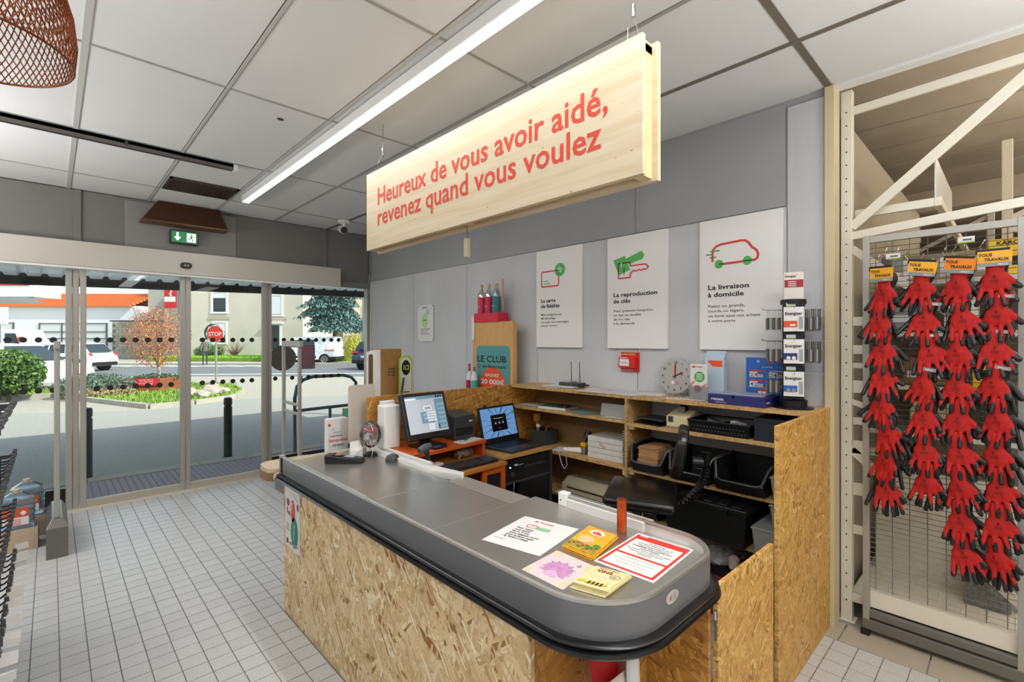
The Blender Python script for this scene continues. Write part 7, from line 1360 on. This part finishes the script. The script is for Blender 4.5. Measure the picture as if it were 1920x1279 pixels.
# stones
rk_i = 0
for x, y, r in ((2.95, 15.2, .22), (3.25, 15.6, .3), (3.6, 15.9, .2), (2.75, 15.9, .25), (3.45, 16.5, .26)):
    b = MB().ell((0, 0, r * .35), (r, r * .8, r * .75), 9, 6); b.v = [(a + rnd.uniform(-.05, .05), c + rnd.uniform(-.05, .05), d + rnd.uniform(-.04, .04)) for a, c, d in b.v]
    o = b.build('boulder', mat('boulder_stone', 'a89c90', .9, var=.15, vs=6)); o.location = (x, y, .02); tag(o, ['pale boulder nearest the kerb on the island', 'largest pale boulder on the island', 'pale boulder at the right tip of island group', 'pale boulder left behind the nearest boulder', 'pale boulder furthest back in the island group'][rk_i], 'rock'); rk_i += 1
# street furniture
sp_ = thing('stop_sign', 'red octagonal stop sign on a grey post beyond the island', 'road sign', (4.36, 20.18, 0), STREET); MB().cyl((0, 0, -.02), (.0, 0, 2.0), .035, n=10).build('post', ALU, sp_, smooth=True)
MB().prism(circ(0, 1.82, .34, 8), (0, -.04, 0), XP, ZP, .02).build('plate', PAPER, sp_).rotation_euler = (0, 0, 0); oc = [(.31 * math.cos(PI / 8 + i * PI / 4), 1.82 + .31 * math.sin(PI / 8 + i * PI / 4)) for i in range(8)]
pr('red_octagon', [oc], RED, sp_, (0, -.062, 0), XP, ZP, .002); txt('STOP', sp_, (-.24, -.066, 1.745), XP, ZP, .15, PAPER, .48, .02, lift=.004); MB().cyl((-.12, .02, 1.86), (-.12, .05, 1.86), .33, n=24).build('mirror_disc', DGREY, sp_)
fg = thing('banner_sign', 'vertical red banner sign with white curl on a grey pole', 'banner', (3.5, 22.95, 0), STREET); MB().box(-.34, .12, -.05, .02, 2.85, 3.75).build('banner', REDP, fg); MB().cyl((.24, 0, 0), (.24, 0, 4.6), .055, n=12).build('pole', mat('pole_grey', '6a7480', .5, .3), fg); pr('white_band', [rect(-.33, 3.1, .11, 3.3)], PAPER, fg, (0, -.051, 0), XP, ZP); pr('curl', stroke([(-.05, 3.7), (-.12, 3.6), (-.04, 3.5), (-.12, 3.4), (-.04, 3.33)], .05), PAPER, fg, (0, -.051, 0), XP, ZP, .002)
pole = thing('street_pole', 'grey street pole in front of the house at the right', 'pole', (14.05, 28.08, 0)); MB().cyl((0, 0, 0), (0, 0, 5.5), .07, .05, n=10).build('pole', MATS['pole_grey'], pole); MB().tube([(0, 0, 5.4), (-.3, 0, 5.7), (-.9, 0, 5.75)], .04, 8).build('lamp_arm', MATS['pole_grey'], pole)
bd_ = street('street_board', 'grey framed street notice board at the far left', 'sign', 22); MB().box(-23.9, -23.0, 0, .05, 2.3, 3.1).build('board', PAPER2, bd_, bev=.02); MB().cyl((-23.4, .03, 0), (-23.4, .03, 2.3), .04).build('post', DGREY, bd_)
# pedestrian
pm = bpy.data.meshes.new('body'); bm = bmesh.new()
J = [(0, 0, .92), (0, 0, 1.18), (0, 0, 1.42), (0, 0, 1.50), (0, .01, 1.60), (0, 0, 1.69), (-.19, 0, 1.38), (-.23, .03, 1.12), (-.21, -.08, .88), (.19, 0, 1.38), (.23, .0, 1.12), (.20, -.12, .92), (-.09, 0, .88), (-.10, -.06, .50), (-.10, .02, .08), (-.10, -.14, .04), (.09, 0, .88), (.10, .08, .50), (.10, .16, .10), (.10, .04, .04)]
Rr = [.13, .14, .14, .055, .085, .075, .06, .045, .035, .06, .045, .035, .085, .06, .045, .04, .085, .06, .045, .04]
vs = [bm.verts.new(p) for p in J]
for a, b in ((0, 1), (1, 2), (2, 3), (3, 4), (4, 5), (2, 6), (6, 7), (7, 8), (2, 9), (9, 10), (10, 11), (0, 12), (12, 13), (13, 14), (14, 15), (0, 16), (16, 17), (17, 18), (18, 19)): bm.edges.new((vs[a], vs[b]))
bm.to_mesh(pm); bm.free(); po = bpy.data.objects.new('body', pm); COL.objects.link(po); po.modifiers.new('skin', 'SKIN'); po.modifiers.new('sub', 'SUBSURF').render_levels = 1
for i, r in enumerate(Rr): pm.skin_vertices[0].data[i].radius = (r, r * .8)
pm.skin_vertices[0].data[0].use_root = True
bpy.context.view_layer.update(); m2 = bpy.data.meshes.new_from_object(po.evaluated_get(bpy.context.evaluated_depsgraph_get())); bpy.data.objects.remove(po)
for m_ in (mat('coat_grey', '5c5c58', .8), mat('jeans_dark', '2b3242', .8), mat('skin', 'b98a70', .6)): m2.materials.append(m_)
for p in m2.polygons: z = p.center.z; p.material_index = 2 if z > 1.5 else (1 if z < .9 else 0); p.use_smooth = True
per = thing('person', 'person in grey coat and dark jeans walking by the crossing', 'person', (7.0, 35.2, 0), STREET + .6); o = bpy.data.objects.new('body', m2); COL.objects.link(o); o.parent = per; MB().ell((0, .01, 1.66), (.09, .10, .07), 12, 8).build('hair', mat('hair_dark', '3a2e26', .8), per, smooth=True)
flush_texts()
